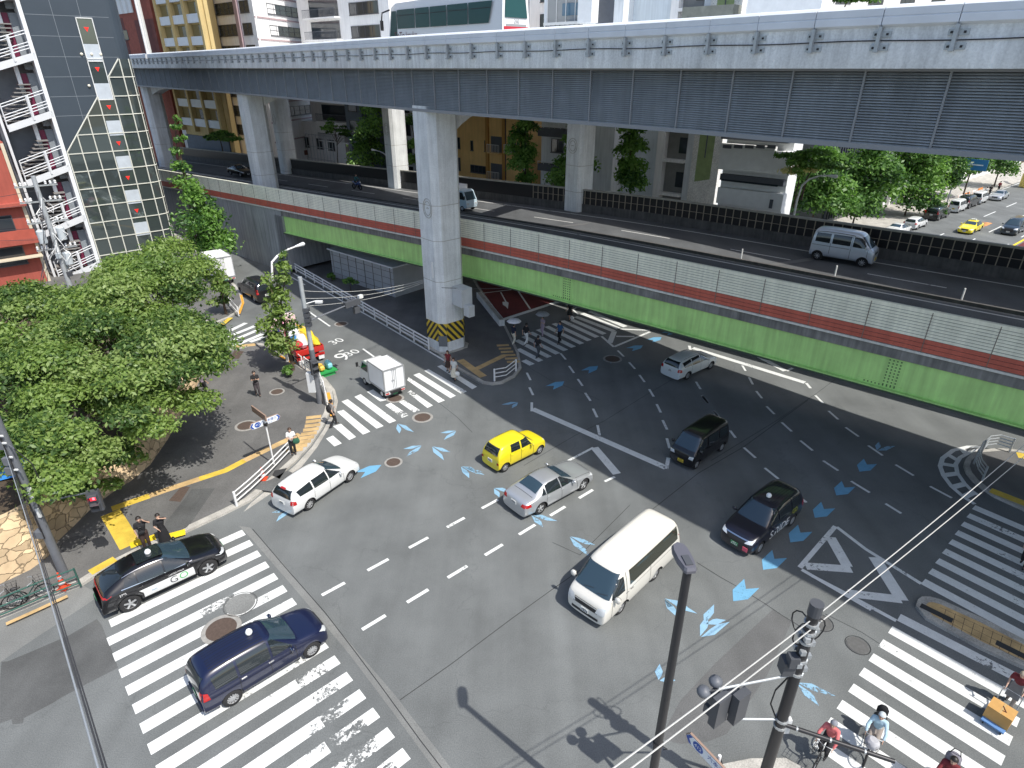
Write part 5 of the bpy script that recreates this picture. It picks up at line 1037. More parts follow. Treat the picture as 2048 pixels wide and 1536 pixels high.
class Car:
    """shell swept along x (forward) from stations (x, roof z, belt z, half width, half roof width); glass, lamps and trim lie on it"""
    def __init__(s, name, label, cat, p, stations, wb, track, rw, zlow=.22, rim=None, spokes=5, loc=(0, 0, 0), rz=0., group=None, subdiv=2, sc=1., rimw=.62):
        s.t = thing(name, label, cat, loc, rz, group); s.t.scale = (sc, sc, sc); s.p = p; st = sorted(stations, key=lambda q: -q[0]); rows = []; vs = []; K = 6
        for (x, zt, zb, w, wt) in st:
            half = [(w * .90, zlow), (w * .985, zlow + (zb - zlow) * .22), (w, zlow + (zb - zlow) * .62), (w * .975, zb), (wt, zt - .03 * min(1, (zt - zb) * 3) - .02), (wt * .55, zt)]
            row = []
            for sg in (1, -1):
                rr = []
                for (y, z) in half: rr.append(len(vs)); vs.append((x, sg * y, z))
                row.append(rr)
            rows.append(row)
        fs = []
        for a, b in zip(rows[:-1], rows[1:]):
            for sd in (0, 1):
                for k in range(K - 1):
                    q = [a[sd][k], a[sd][k + 1], b[sd][k + 1], b[sd][k]]; fs.append(q if sd == 0 else q[::-1])
            fs.append([a[0][K - 1], a[1][K - 1], b[1][K - 1], b[0][K - 1]]); fs.append([a[1][0], a[0][0], b[0][0], b[1][0]])
        for row, rev in ((rows[0], 0), (rows[-1], 1)):
            for k in range(K - 1):
                q = [row[0][k], row[1][k], row[1][k + 1], row[0][k + 1]]; fs.append(q if not rev else q[::-1])
        me = D.meshes.new("body"); me.from_pydata(vs, [], fs); me.materials.append(p); me.materials.append(M_TRIM); me.update()
        bm = bmesh.new(); bm.from_mesh(me); bmesh.ops.recalc_face_normals(bm, faces=bm.faces); bm.to_mesh(me); bm.free()
        o = D.objects.new("body", me); COL.objects.link(o); sm = o.modifiers.new("s", 'SUBSURF'); sm.levels = subdiv; sm.render_levels = subdiv
        dg = bpy.context.evaluated_depsgraph_get(); dg.update(); base = D.meshes.new_from_object(o.evaluated_get(dg))
        s.bvh = BVHTree.FromPolygons([v.co.copy() for v in base.vertices], [list(f.vertices) for f in base.polygons])
        # wheel arches cut out
        cut = MB(); cut.use(p); cut.use(M_TRIM)
        for x in (wb / 2, -wb / 2):
            for sg in (1, -1): cut.lathe([(0, track - .26 if sg > 0 else -track - .35), (rw * 1.16, track - .26 if sg > 0 else -track - .35), (rw * 1.16, track + .35 if sg > 0 else -track + .26), (0, track + .35 if sg > 0 else -track + .26)], 24, (x, 0, rw * 1.02), 'y')
        cme = D.meshes.new("cut"); cme.from_pydata(cut.v, [], cut.f); cme.materials.append(p); cme.materials.append(M_TRIM); cme.polygons.foreach_set('material_index', [1] * len(cme.polygons))
        bm = bmesh.new(); bm.from_mesh(cme); bmesh.ops.remove_doubles(bm, verts=bm.verts, dist=1e-5); bmesh.ops.recalc_face_normals(bm, faces=bm.faces); bm.to_mesh(cme); bm.free()
        oc = D.objects.new("cut", cme); COL.objects.link(oc); bo = o.modifiers.new("b", 'BOOLEAN'); bo.object = oc; bo.operation = 'DIFFERENCE'; bo.solver = 'EXACT'
        dg = bpy.context.evaluated_depsgraph_get(); dg.update(); fin = D.meshes.new_from_object(o.evaluated_get(dg)); D.objects.remove(o); D.objects.remove(oc)
        if len(fin.polygons) < 100: fin = base
        fin.polygons.foreach_set('use_smooth', [True] * len(fin.polygons)); fin.set_sharp_from_angle(angle=R(50)); fin.name = "body"
        s.body = link("body", fin, s.t); s.st = st; s.L = st[0][0] - st[-1][0]
        # wheels
        ty = MB(); ty.lathe([(rw * .6, -.1), (rw * .9, -.105), (rw, -.075), (rw, .075), (rw * .9, .105), (rw * .6, .1)], 28, (0, 0, 0), 'y')
        tm = D.meshes.new("tyre"); tm.from_pydata(ty.v, [], ty.f); tm.materials.append(M_TYRE); tm.polygons.foreach_set('use_smooth', [True] * len(tm.polygons))
        for x in (wb / 2, -wb / 2):
            for sg in (1, -1):
                wo = link("wheel", tm, s.t, (x, sg * (track - .09), rw)); rb = MB(); r_ = rw * rimw; y1 = sg * .085
                rb.use(M_TRIM).lathe([(0, sg * .05), (rw * .62, sg * .05)], 24, (0, 0, 0), 'y'); rb.use(rim or M_RIM).lathe([(r_ * .97, sg * .06), (r_ * .97, y1 + sg * .012), (rw * .655, y1 + sg * .012), (rw * .655, sg * .06)], 24, (0, 0, 0), 'y'); rb.lathe([(0, y1 + sg * .01), (r_ * .24, y1 + sg * .01), (r_ * .26, sg * .05)], 12, (0, 0, 0), 'y')
                for k in range(spokes):
                    a = 2 * math.pi * k / spokes + .3; c = Vector((math.cos(a), 0, math.sin(a))); pp = Vector((-c.z, 0, c.x)); rb.box(c * r_ * .6 + Vector((0, y1 - sg * .01, 0)), (r_ * .84, .03, r_ * (.30 if spokes <= 6 else .16)), c, (0, 1, 0), pp)
                rb.build("rim", None, wo)
    def patch(s, name, poly, axis, m, sign=1, off=.006, par=None, step=.08, both=False):
        if 'wind' in name: off = max(off, .011)
        """a panel lying on the shell. axis 'y': poly in (x,z) on side sign; 'x': poly in (y,z) on front/rear; 'z': poly in (x,y) from above"""
        bm = bmesh.new(); vv = [bm.verts.new((a, b, 0)) for a, b in poly]; bm.faces.new(vv)
        xs = [a for a, _ in poly]; ys = [b for _, b in poly]
        for lo, hi, nrm in ((min(xs), max(xs), (1, 0, 0)), (min(ys), max(ys), (0, 1, 0))):
            k = lo + step
            while k < hi - .02: bmesh.ops.bisect_plane(bm, geom=bm.verts[:] + bm.edges[:] + bm.faces[:], plane_co=(k * nrm[0], k * nrm[1], 0), plane_no=nrm); k += step
        bmesh.ops.triangulate(bm, faces=bm.faces[:]); ok = True
        for v in bm.verts:
            a, b = v.co.x, v.co.y
            if axis == 'y': o, d = Vector((a, 3 * sign, b)), Vector((0, -sign, 0))
            elif axis == 'x': o, d = Vector((6 * sign, a, b)), Vector((-sign, 0, 0))
            else: o, d = Vector((a, b, 5)), Vector((0, 0, -1))
            h = s.bvh.ray_cast(o, d)
            if h[0] is None: ok = False; v.co = o + d * 3; continue
            n = h[1]; v.co = h[0] + (n if n.dot(d) < 0 else -d) * off - d * off * .6
        if not ok and axis != 'z':
            bad = [v for v in bm.verts if abs(v.co.y) < 1e-3 and axis == 'y']; bmesh.ops.delete(bm, geom=bad, context='VERTS')
        bmesh.ops.recalc_face_normals(bm, faces=bm.faces[:]); me = D.meshes.new(name); bm.to_mesh(me); bm.free(); me.materials.append(m); me.polygons.foreach_set('use_smooth', [True] * len(me.polygons))
        return link(name, me, par or s.t)
    def sides(s, name, poly, m, off=.006, **k): return [s.patch(name, poly, 'y', m, sg, off, **k) for sg in (1, -1)]
    def seam(s, pts, w=.018, sides=(1, -1)):
        for sg in sides:
            for a, b in zip(pts[:-1], pts[1:]):
                d = Vector((b[0] - a[0], b[1] - a[1])); n = Vector((-d.y, d.x)).normalized() * w / 2
                s.patch("panel_gap", [(a[0] + n.x, a[1] + n.y), (b[0] + n.x, b[1] + n.y), (b[0] - n.x, b[1] - n.y), (a[0] - n.x, a[1] - n.y)], 'y', M_SEAM, sg, .003)
    def hit(s, o, d): return s.bvh.ray_cast(Vector(o), Vector(d))[0]
    def mirrors(s, x, z, m=None, sz=(.12, .2, .14)):
        for sg in (1, -1):
            h = s.hit((x, sg * 3, z), (0, -sg, 0)); y = h.y if h else sg * .8; mb = MB(); mb.use(m or s.p); c = Vector((x, y + sg * (.06 + sz[1] / 2), z + .03)); k = MB(); k.sphere(c, .5, 10, (sz[0] * 1.1, sz[1] * 1.1, sz[2] * 1.15)); mb.add(k.v, k.f); mb.use(M_TRIM); mb.box((x, y + sg * .05, z), (.06, .14, .04)); mb.use(M_CHROME); mb.box(c + Vector((-sz[0] * .5, 0, 0)), (.02, sz[1] * .75, sz[2] * .75)); mb.build("mirror", None, s.t, True)
    def handles(s, xs, z, m=None, sd=(1, -1)):
        for sg in sd:
            for x in xs:
                h = s.hit((x, sg * 3, z), (0, -sg, 0))
                if h: mb = MB(); mb.box((x, h.y + sg * .012, z), (.17, .035, .03)); mb.build("door_handle", m or s.p, s.t)
    def plates(s, zf, zr, m=None):
        for sg, z in ((1, zf), (-1, zr)):
            if z is None: continue
            h = s.hit((6 * sg, 0, z), (-sg, 0, 0))
            if h:
                mb = MB(); mb.box((h.x + sg * .015, 0, z), (.02, .33, .165)); o = mb.build("number_plate", m or M_PLATE, s.t); mb = MB()
                for k in range(4): mb.box((h.x + sg * .027, -.1 + .07 * k, z - .02), (.004, .035, .07))
                mb.box((h.x + sg * .027, 0, z + .055), (.004, .16, .025)); mb.build("plate_digits", M_TRIM if m is not M_PLATEG else M_PLATE, o)
    def wipers(s, x, z, w=.6):
        for y in (-.35, .25):
            pts = []
            for k in range(5):
                h = s.hit((6, y + .1 * k, z + .02 * k), (-1, 0, 0))
                if h: pts.append(h + Vector((.015, 0, .01)))
            if len(pts) > 2: mb = MB(); mb.tube(pts, .012, 4); mb.build("wiper", M_TRIM, s.t)
    def band(s, name, z0, z1, m, x0, x1, off=.008): s.sides(name, [(x0, z0), (x1, z0), (x1, z1), (x0, z1)], m, off)
def mirror_poly(p): return [(-a, b) for a, b in p][::-1]
def ends(c, head, tail, grille=None, bump=None, tailm=None, rear_glass=None, front_glass=None, gm=None, rgm=None):
    if head:
        for q in (head, mirror_poly(head)): c.patch("headlight", q, 'x', M_HEAD, 1, .008)
    if tail:
        for q in (tail, mirror_poly(tail)): c.patch("tail_light", q, 'x', tailm or M_TAIL, -1, .008)
    if grille: c.patch("grille", grille, 'x', M_TRIM, 1, .006)
    if bump:
        for sg in (1, -1): c.patch("bumper_insert", bump, 'x', M_TRIM, sg, .005)
    if front_glass: c.patch("windscreen", front_glass, 'x', gm or M_CARGLB, 1, .006)
    if rear_glass: c.patch("rear_window", rear_glass, 'x', rgm or M_CARGL, -1, .006)
def place(front, rear, side, track, z=0.):
    """pose from where the near-side tyres meet the ground; side=+1 when the left flank faces the camera"""
    f = g(*front, z); r = g(*rear, z); h = (f - r).normalized(); lf = Vector((-h.y, h.x, 0)); c = (f + r) / 2 - lf * side * track
    return (c.x, c.y, z), math.atan2(h.y, h.x), (f - r).length
NAVY = carpaint("paint_navy", (.006, .010, .040)); BLACK = carpaint("paint_black", (.006, .006, .008)); WHITE = carpaint("paint_white", (.70, .71, .70)); CREAM = carpaint("paint_pearl", (.71, .69, .63)); YELLOW = carpaint("paint_yellow", (.80, .66, .02)); SILVER = carpaint("paint_silver", (.55, .57, .59), .6); PALE = carpaint("paint_pale_silver", (.60, .65, .72), .4)
def tall_taxi(label, front, rear, side, paint_, lamp_m, z=0., extra=None):
    loc, rz, w = place(front, rear, side, .80, z)
    S = [(2.12, .62, .52, .62, .5), (2.02, .86, .70, .76, .62), (1.7, .97, .86, .82, .70), (1.05, 1.08, .98, .845, .72), (.98, 1.10, .99, .848, .73), (.28, 1.62, 1.02, .85, .62), (.05, 1.70, 1.03, .85, .63), (-.6, 1.74, 1.04, .85, .635), (-1.5, 1.72, 1.05, .845, .63), (-2.02, 1.66, 1.06, .83, .64), (-2.17, 1.30, 1.06, .80, .67), (-2.22, .95, .9, .78, .68), (-2.22, .5, .45, .74, .66)]
    c = Car("taxi", label, "taxi", paint_, S, 2.75, .80, .315, .2, M_RIMC, 12, loc, rz)
    c.sides("side_window", [(.78, 1.06), (.10, 1.06), (.10, 1.58), (.22, 1.56)], M_CARGL); c.sides("side_window", [(.02, 1.06), (-.98, 1.07), (-.98, 1.60), (.02, 1.60)], M_CARGL); c.sides("side_window", [(-1.06, 1.07), (-1.75, 1.09), (-1.80, 1.5), (-1.06, 1.60)], M_CARGL)
    ends(c, [(.40, .70), (.70, .72), (.72, .86), (.50, .83)], [(.60, .85), (.76, .85), (.73, 1.15), (.62, 1.2), (.58, 1.0)], [(-.42, .55), (.42, .55), (.40, .78), (-.40, .78)], None, None, [(-.60, 1.10), (.60, 1.10), (.55, 1.55), (-.55, 1.55)], [(-.66, 1.10), (.66, 1.10), (.55, 1.60), (-.55, 1.60)])
    for sg in (1, -1):
        for k in range(5): c.patch("roof_rib", [(.0, sg * (.08 + .11 * k) - .012), (-1.75, sg * (.08 + .11 * k) - .012), (-1.75, sg * (.08 + .11 * k) + .012), (.0, sg * (.08 + .11 * k) + .012)], 'z', M_SEAM, 1, .004, step=.4) if k < 5 else None
    c.sides('tail_light', [(-1.96, .85), (-2.17, .85), (-2.12, 1.15), (-2.0, 1.1)], M_TAIL, .01); c.mirrors(.72, 1.02); c.handles((-.0, -.9), .93, M_CHROME); c.plates(.48, .62, M_PLATEG); c.seam([(.85, .3), (.85, 1.0)]); c.seam([(-.03, .3), (-.03, 1.04)]); c.seam([(-1.05, .45), (-1.03, 1.05)]); c.seam([(.85, .8), (-1.9, .83)], .012)
    mb = MB(); mb.lathe([(.0, .17), (.07, .165), (.105, .12), (.115, .06), (.09, .0)], 16, (-.25, 0, 1.735)); mb.build("roof_lamp", lamp_m, c.t, True); mb = MB(); mb.box((-2.2, 0, .42), (.12, 1.35, .12)); mb.build("rear_bumper", c.p, c.t)
    if extra: extra(c)
    return c
M_LAMPW = mat("roof_lamp_white", (.85, .88, .88), .3)
M_TXT = mat("lettering_white", (.8, .8, .8), .5); M_TXTK = mat("lettering_dark", (.05, .05, .06), .5); M_TXTG = mat("lettering_green", (.10, .45, .15), .5); M_TXTY = mat("lettering_lime", (.5, .55, .05), .5)
def side_text(c, txt, size, x, z, side, m, off=.012, dz=0.):
    me = text_mesh(txt, size); me.materials.clear(); me.materials.append(m)
    for v in me.vertices:
        xx = x - v.co.x * 1 if side > 0 else x + v.co.x; xx = x + v.co.x * (-1 if side > 0 else 1); zz = z + v.co.y; h = c.hit((xx, 3 * side, zz), (0, -side, 0)); v.co = Vector((xx, (h.y if h else .8 * side) + side * off, zz))
    return link("lettering", me, c.t)
tall_taxi("navy blue tall taxi crossing the near striped crossing at the lower left", (627, 1313), (470, 1410), -1, NAVY, M_LAMPW)
def ride(c):
    side_text(c, "S.RIDE", .6, -.05, .62, 1, M_TXT); side_text(c, "GO", .3, -1.3, .95, 1, M_TXTY); mb = MB(); h = c.hit((6, .45, .45), (-1, 0, 0)); mb.box((h.x + .02, .5, .45), (.02, .22, .2)); mb.build("pink_sticker", mat("sticker_pink", (.7, .12, .18), .5), c.t)
    c.patch("chrome_bar", [(-.5, .80), (.5, .80), (.5, .84), (-.5, .84)], 'x', M_CHROME, 1, .014)
tall_taxi("black tall taxi with white lettering on its flank, entering the sun from the flyover's shade", (1517.4, 1107), (1581.6, 1051.8), 1, carpaint("paint_midnight", (.006, .007, .018)), M_LAMPW, 0., ride)
# long black crossover taxi with white door panels
loc, rz, w = place((422, 1148), (265, 1222), -1, .84)
S = [(2.28, .6, .5, .66, .5), (2.2, .78, .66, .82, .66), (1.95, .92, .82, .89, .76), (1.1, 1.06, .98, .92, .78), (.95, 1.09, .99, .925, .78), (.15, 1.55, 1.01, .925, .63), (-.15, 1.62, 1.02, .925, .62), (-.8, 1.62, 1.04, .925, .61), (-1.35, 1.52, 1.06, .92, .60), (-1.9, 1.26, 1.08, .90, .66), (-2.2, 1.12, 1.03, .87, .70), (-2.33, .95, .85, .82, .68), (-2.32, .5, .42, .76, .62)]
c = Car("crossover_taxi", "black crossover taxi with GO on its white door panel, beside two people", "taxi", BLACK, S, 2.85, .845, .37, .24, M_RIM, 5, loc, rz)
c.sides("side_window", [(.85, 1.06), (-.02, 1.05), (-.02, 1.52), (.12, 1.5)], M_CARGL); c.sides("side_window", [(-.08, 1.06), (-.95, 1.10), (-.95, 1.52), (-.08, 1.54)], M_CARGL); c.sides("side_window", [(-1.0, 1.11), (-1.45, 1.15), (-1.35, 1.38), (-1.0, 1.50)], M_CARGL)
for sg in (1, -1):
    c.patch("chrome_line", [(.95, 1.03), (-1.55, 1.10), (-1.55, 1.125), (.95, 1.05)], 'y', M_CHROME, sg, .009); c.patch("roof_rail", [(.05, sg * .585), (-1.4, sg * .565), (-1.4, sg * .545), (.05, sg * .565)], 'z', M_CHROME, 1, .02)
    c.patch("white_door_panel", [(.95, .42), (-.95, .42), (-1.0, .62), (-1.15, .80), (.9, .80)], 'y', WHITE, sg, .006); c.patch("wheel_arch_trim", [(1.86, .38), (1.86, .62), (1.7, .80), (1.42, .86), (1.14, .80), (.98, .62), (.98, .38), (.92, .38), (.92, .66), (1.1, .87), (1.42, .94), (1.74, .87), (1.92, .66), (1.92, .38)], 'y', M_TRIM, sg, .008); c.patch("wheel_arch_trim", [(-.99, .38), (-.99, .62), (-1.15, .80), (-1.42, .86), (-1.70, .80), (-1.86, .62), (-1.86, .38), (-1.92, .38), (-1.92, .66), (-1.74, .87), (-1.42, .94), (-1.1, .87), (-.92, .66), (-.92, .38)], 'y', M_TRIM, sg, .008)
side_text(c, "G", .42, .16, .615, -1, M_TXTK); side_text(c, "O", .42, .52, .615, -1, M_TXTG); side_text(c, "UNITED ITALIA", .085, .30, .885, -1, M_TXT); side_text(c, "taxi", .13, -.55, .6, -1, mat("lettering_blue", (.15, .3, .45), .5)); side_text(c, "2772", .12, -1.55, .93, -1, M_TXT)
ends(c, [(.45, .72), (.84, .72), (.86, .80), (.5, .80)], None, [(-.5, .45), (.5, .45), (.45, .62), (-.45, .62)], None, None, [(-.60, 1.14), (.60, 1.14), (.52, 1.46), (-.52, 1.46)], [(-.70, 1.10), (.70, 1.10), (.54, 1.53), (-.54, 1.53)])
c.patch("tail_light", [(-.84, .98), (.84, .98), (.84, 1.05), (-.84, 1.05)], 'x', M_TAIL, -1, .01); c.mirrors(.78, 1.05); c.handles((.0, -.95), .92); c.plates(.5, .7, M_PLATEG); c.seam([(.98, .35), (.98, 1.02)]); c.seam([(-.05, .35), (-.05, 1.05)]); c.seam([(-1.0, .6), (-1.02, 1.08)])
mb = MB(); mb.lathe([(0, .17), (.07, .165), (.105, .12), (.115, .06), (.09, 0)], 16, (-.3, 0, 1.61)); mb.build("roof_lamp", M_LAMPW, c.t, True); mb = MB(); mb.box((-.35, 0, 1.628), (.9, .8, .01)); mb.build("sunroof_glass", M_CARGL, c.t)
# white estate car
def estate(name, label, cat, front, rear, side, paint_, H_=1.48, wb_=2.6, z=0., rim=None, tail_tall=True, sc=1., trk=.77, group=None, spokes=9):
    loc, rz, w = place(front, rear, side, trk * sc, z) if front else ((0, 0, 0), 0, 1)
    S = [(2.12, .55, .46, .58, .46), (2.05, .70, .60, .74, .6), (1.75, .84, .76, .82, .7), (1.05, .95, .88, .845, .72), (.95, .97, .89, .847, .72), (.2, H_ - .10, .92, .848, .58), (-.1, H_ - .02, .93, .848, .585), (-.8, H_, .95, .848, .59), (-1.6, H_ - .04, .96, .84, .575), (-1.95, H_ - .10, .97, .825, .565), (-2.1, 1.12, .95, .80, .66), (-2.2, .85, .78, .78, .66), (-2.2, .48, .42, .74, .6)]
    c = Car(name, label, cat, paint_, S, wb_, trk, .305, .2, rim or M_RIMC, spokes, loc, rz, group, sc=sc)
    c.sides("side_window", [(.72, .96), (.02, .96), (.02, H_ - .14), (.12, H_ - .15)], M_CARGL); c.sides("side_window", [(-.05, .96), (-.9, .98), (-.9, H_ - .13), (-.05, H_ - .13)], M_CARGL); c.sides("side_window", [(-.98, .99), (-1.72, 1.02), (-1.80, H_ - .22), (-.98, H_ - .14)], M_CARGL)
    tl = [(.62, .78), (.76, .78), (.74, 1.0), (.62, 1.0)] if not tail_tall else [(.58, .75), (.77, .75), (.75, .95), (.60, .95)]
    ends(c, [(.38, .60), (.70, .62), (.74, .76), (.50, .70)], tl, [(-.36, .45), (.36, .45), (.34, .60), (-.34, .60)], None, None, [(-.60, 1.0), (.60, 1.0), (.50, H_ - .16), (-.50, H_ - .16)], [(-.66, .98), (.66, .98), (.50, H_ - .12), (-.50, H_ - .12)])
    c.sides('tail_light', [(-2.0, .76), (-2.17, .76), (-2.12, .95), (-2.0, .93)], M_TAIL, .01); c.mirrors(.66, .95); c.handles((-.0, -.88), .86); c.plates(.42, .70); c.seam([(.85, .3), (.85, .92)]); c.seam([(-.02, .3), (-.02, .94)]); c.seam([(-.98, .55), (-.94, .95)]); c.wipers(0, 1.0)
    for sg in (1, -1): c.patch("roof_channel", [(.1, sg * .50), (-1.8, sg * .48), (-1.8, sg * .465), (.1, sg * .485)], 'z', M_SEAM, 1, .004, step=.4)
    return c
c = estate("estate_car", "white estate car by the left kerb, waiting beside the white guard rail", "car", (703, 962), (620, 1020), -1, WHITE)
mb = MB(); mb.box((-1.98, 0, 1.37), (.1, .28, .05)); mb.build("high_stop_lamp", M_TAIL, c.t)
estate("van_estate", "pale silver estate van driving away in the shade under the flyover", "car", (1419, 739.5), (1375.6, 759), -1, carpaint("paint_white_grey", (.66, .70, .70)), 1.52, 2.55)
# small yellow hatchback
loc, rz, w = place((1078, 909), (1012, 943), -1, .66)
S = [(1.70, .6, .5, .58, .46), (1.64, .82, .7, .68, .58), (1.42, .90, .82, .72, .62), (.85, .98, .92, .735, .63), (.78, 1.0, .93, .737, .63), (.35, 1.44, .95, .737, .58), (.15, 1.50, .96, .737, .59), (-.6, 1.52, .97, .737, .59), (-1.25, 1.48, .98, .73, .575), (-1.45, 1.40, .98, .72, .57), (-1.60, 1.08, .96, .70, .60), (-1.68, .8, .72, .68, .58), (-1.68, .45, .4, .65, .54)]
c = Car("small_hatchback", "bright yellow small hatchback in the middle of the junction", "car", YELLOW, S, 2.46, .655, .275, .18, M_RIMC, 8, loc, rz)
c.sides("side_window", [(.55, 1.0), (-.12, 1.0), (-.12, 1.40), (.30, 1.40)], M_CARGL); c.sides("side_window", [(-.22, 1.01), (-.85, 1.03), (-.80, 1.40), (-.22, 1.40)], M_CARGL)
ends(c, [(.40, .68), (.62, .68), (.64, .82), (.42, .82)], [(.52, .55), (.66, .55), (.66, .68), (.52, .68)], [(-.3, .62), (.3, .62), (.3, .70), (-.3, .70)], None, None, [(-.52, 1.0), (.52, 1.0), (.47, 1.38), (-.47, 1.38)], [(-.58, 1.01), (.58, 1.01), (.50, 1.42), (-.50, 1.42)])
c.mirrors(.52, 1.0); c.handles((-.05, -.78), .88); c.plates(.42, .62, M_PLATE); c.seam([(.68, .3), (.68, .95)]); c.seam([(-.17, .3), (-.17, .98)]); c.seam([(-.92, .5), (-.9, .98)]); c.patch("roof_seam", [(.2, .44), (-1.3, .44), (-1.3, .43), (.2, .43)], 'z', M_SEAM, 1, .003, step=.4); c.patch("roof_seam", [(.2, -.44), (-1.3, -.44), (-1.3, -.43), (.2, -.43)], 'z', M_SEAM, 1, .003, step=.4)
# silver saloon
def saloon(label, front, rear, side, paint_, sc=1., name="saloon_car", cat="car", simple=False, group=None):
    loc, rz, w = place(front, rear, side, .79, 0) if front else ((0, 0, 0), 0, 1)
    S = [(2.22, .52, .44, .6, .46), (2.14, .70, .6, .80, .64), (1.85, .82, .75, .87, .74), (1.05, .92, .86, .90, .76), (.85, .95, .875, .905, .76), (.05, 1.35, .90, .905, .60), (-.25, 1.42, .91, .905, .595), (-.75, 1.42, .925, .905, .59), (-1.15, 1.34, .935, .90, .585), (-1.65, 1.06, .945, .89, .70), (-1.8, 1.02, .94, .88, .72), (-2.25, .97, .88, .84, .70), (-2.38, .85, .74, .78, .64), (-2.38, .48, .4, .72, .58)]
    c = Car(name, label, cat, paint_, S, 2.84, .80, .335, .2, M_RIM, 5 if not simple else 8, loc, rz, group)
    c.sides("side_window", [(.68, .95), (-.12, .95), (-.12, 1.32), (.02, 1.30)], M_CARGL); c.sides("side_window", [(-.19, .955), (-1.05, .98), (-1.02, 1.28), (-.75, 1.335), (-.19, 1.335)], M_CARGL); c.sides("side_window", [(-1.1, .985), (-1.35, 1.0), (-1.15, 1.20), (-1.08, 1.26)], M_CARGL)
    c.patch("windscreen", [(.72, .62), (.12, .52), (.12, -.52), (.72, -.62)], 'z', M_CARGLB, 1, .006); c.patch("rear_window", [(-1.03, .5), (-1.56, .58), (-1.56, -.58), (-1.03, -.5)], 'z', M_CARGLB, 1, .006)
    ends(c, [(.48, .60), (.80, .62), (.82, .74), (.55, .70)], [(.48, .72), (.82, .72), (.80, .86), (.55, .88)], [(-.36, .48), (.36, .48), (.40, .68), (-.40, .68)])
    c.sides('tail_light', [(-2.02, .74), (-2.32, .74), (-2.3, .86), (-2.05, .88)], M_TAIL, .01); c.mirrors(.58, .95); c.handles((-.08, -1.0), .84); c.plates(.40, .74); c.seam([(.88, .3), (.88, .9)]); c.seam([(-.15, .3), (-.15, .92)]); c.seam([(-1.12, .6), (-1.05, .93)])
    for sg in (1, -1): c.patch("chrome_line", [(.72, .925), (-1.4, .965), (-1.4, .98), (.72, .94)], 'y', M_CHROME, sg, .008)
    c.patch("boot_gap", [(-1.78, .62), (-1.80, .62), (-1.80, -.62), (-1.78, -.62)], 'z', M_SEAM, 1, .004); c.patch("bonnet_gap", [(.9, .72), (1.95, .66), (1.95, .645), (.9, .705)], 'z', M_SEAM, 1, .004); c.patch("bonnet_gap", [(.9, -.705), (1.95, -.645), (1.95, -.66), (.9, -.72)], 'z', M_SEAM, 1, .004)
    return c
saloon("silver saloon car beside the yellow hatchback in the middle of the junction", (1166, 980), (1080.5, 1028), -1, SILVER)
# big white van
loc, rz, w = place((1240.6, 1227), (1308.7, 1160), 1, .80)
S = [(2.42, .62, .5, .72, .6), (2.38, 1.0, .86, .86, .72), (2.22, 1.14, 1.06, .90, .76), (2.1, 1.24, 1.16, .915, .78), (1.42, 1.98, 1.2, .925, .74), (1.2, 2.14, 1.2, .93, .745), (.9, 2.20, 1.2, .93, .75), (-.5, 2.24, 1.2, .93, .755), (-2.2, 2.22, 1.2, .93, .75), (-2.62, 2.16, 1.2, .925, .74), (-2.78, 1.9, 1.15, .915, .76), (-2.85, 1.2, 1.0, .90, .78), (-2.85, .5, .42, .86, .74)]
c = Car("passenger_van", "long cream white van heading towards the camera, behind the tall lamp head", "van", CREAM, S, w, .80, .335, .24, M_RIM, 6, loc, rz)
c.sides("side_window", [(1.95, 1.25), (1.2, 1.25), (1.2, 1.86), (1.55, 1.80)], M_CARGL); c.sides("side_window", [(.85, 1.30), (-2.55, 1.34), (-2.55, 1.92), (.85, 1.92)], mat("tinted_glass", (.035, .038, .028), .06, spec=.9))
ends(c, [(.45, .72), (.82, .74), (.84, 1.04), (.55, .98)], [(.72, .9), (.86, .9), (.84, 1.5), (.74, 1.5)], [(-.55, .70), (.55, .70), (.55, .86), (-.55, .86)], None, None, [(-.72, 1.28), (.72, 1.28), (.66, 1.95), (-.66, 1.95)], [(-.78, 1.26), (.78, 1.26), (.66, 1.97), (-.66, 1.97)])
c.patch("chrome_bar", [(-.5, .90), (.5, .90), (.5, .94), (-.5, .94)], 'x', M_CHROME, 1, .012); c.patch("lower_grille", [(-.6, .36), (.6, .36), (.6, .48), (-.6, .48)], 'x', M_TRIM, 1, .006); c.mirrors(1.85, 1.28, CREAM, (.14, .24, .26)); c.handles((1.05, .75), 1.08, M_CHROME); c.plates(.56, .8); c.seam([(1.98, .4), (1.98, 1.2)]); c.seam([(1.06, .35), (1.06, 1.95)], .025); c.seam([(-.55, .35), (-.55, 1.3)]); c.seam([(.9, 1.12), (-2.6, 1.15)], .014); c.wipers(2, 1.3)
for y in (.45, -.45): c.patch("roof_rib", [(.9, y), (-2.4, y), (-2.4, y - .03), (.9, y - .03)], 'z', CREAM, 1, .025, step=.5)
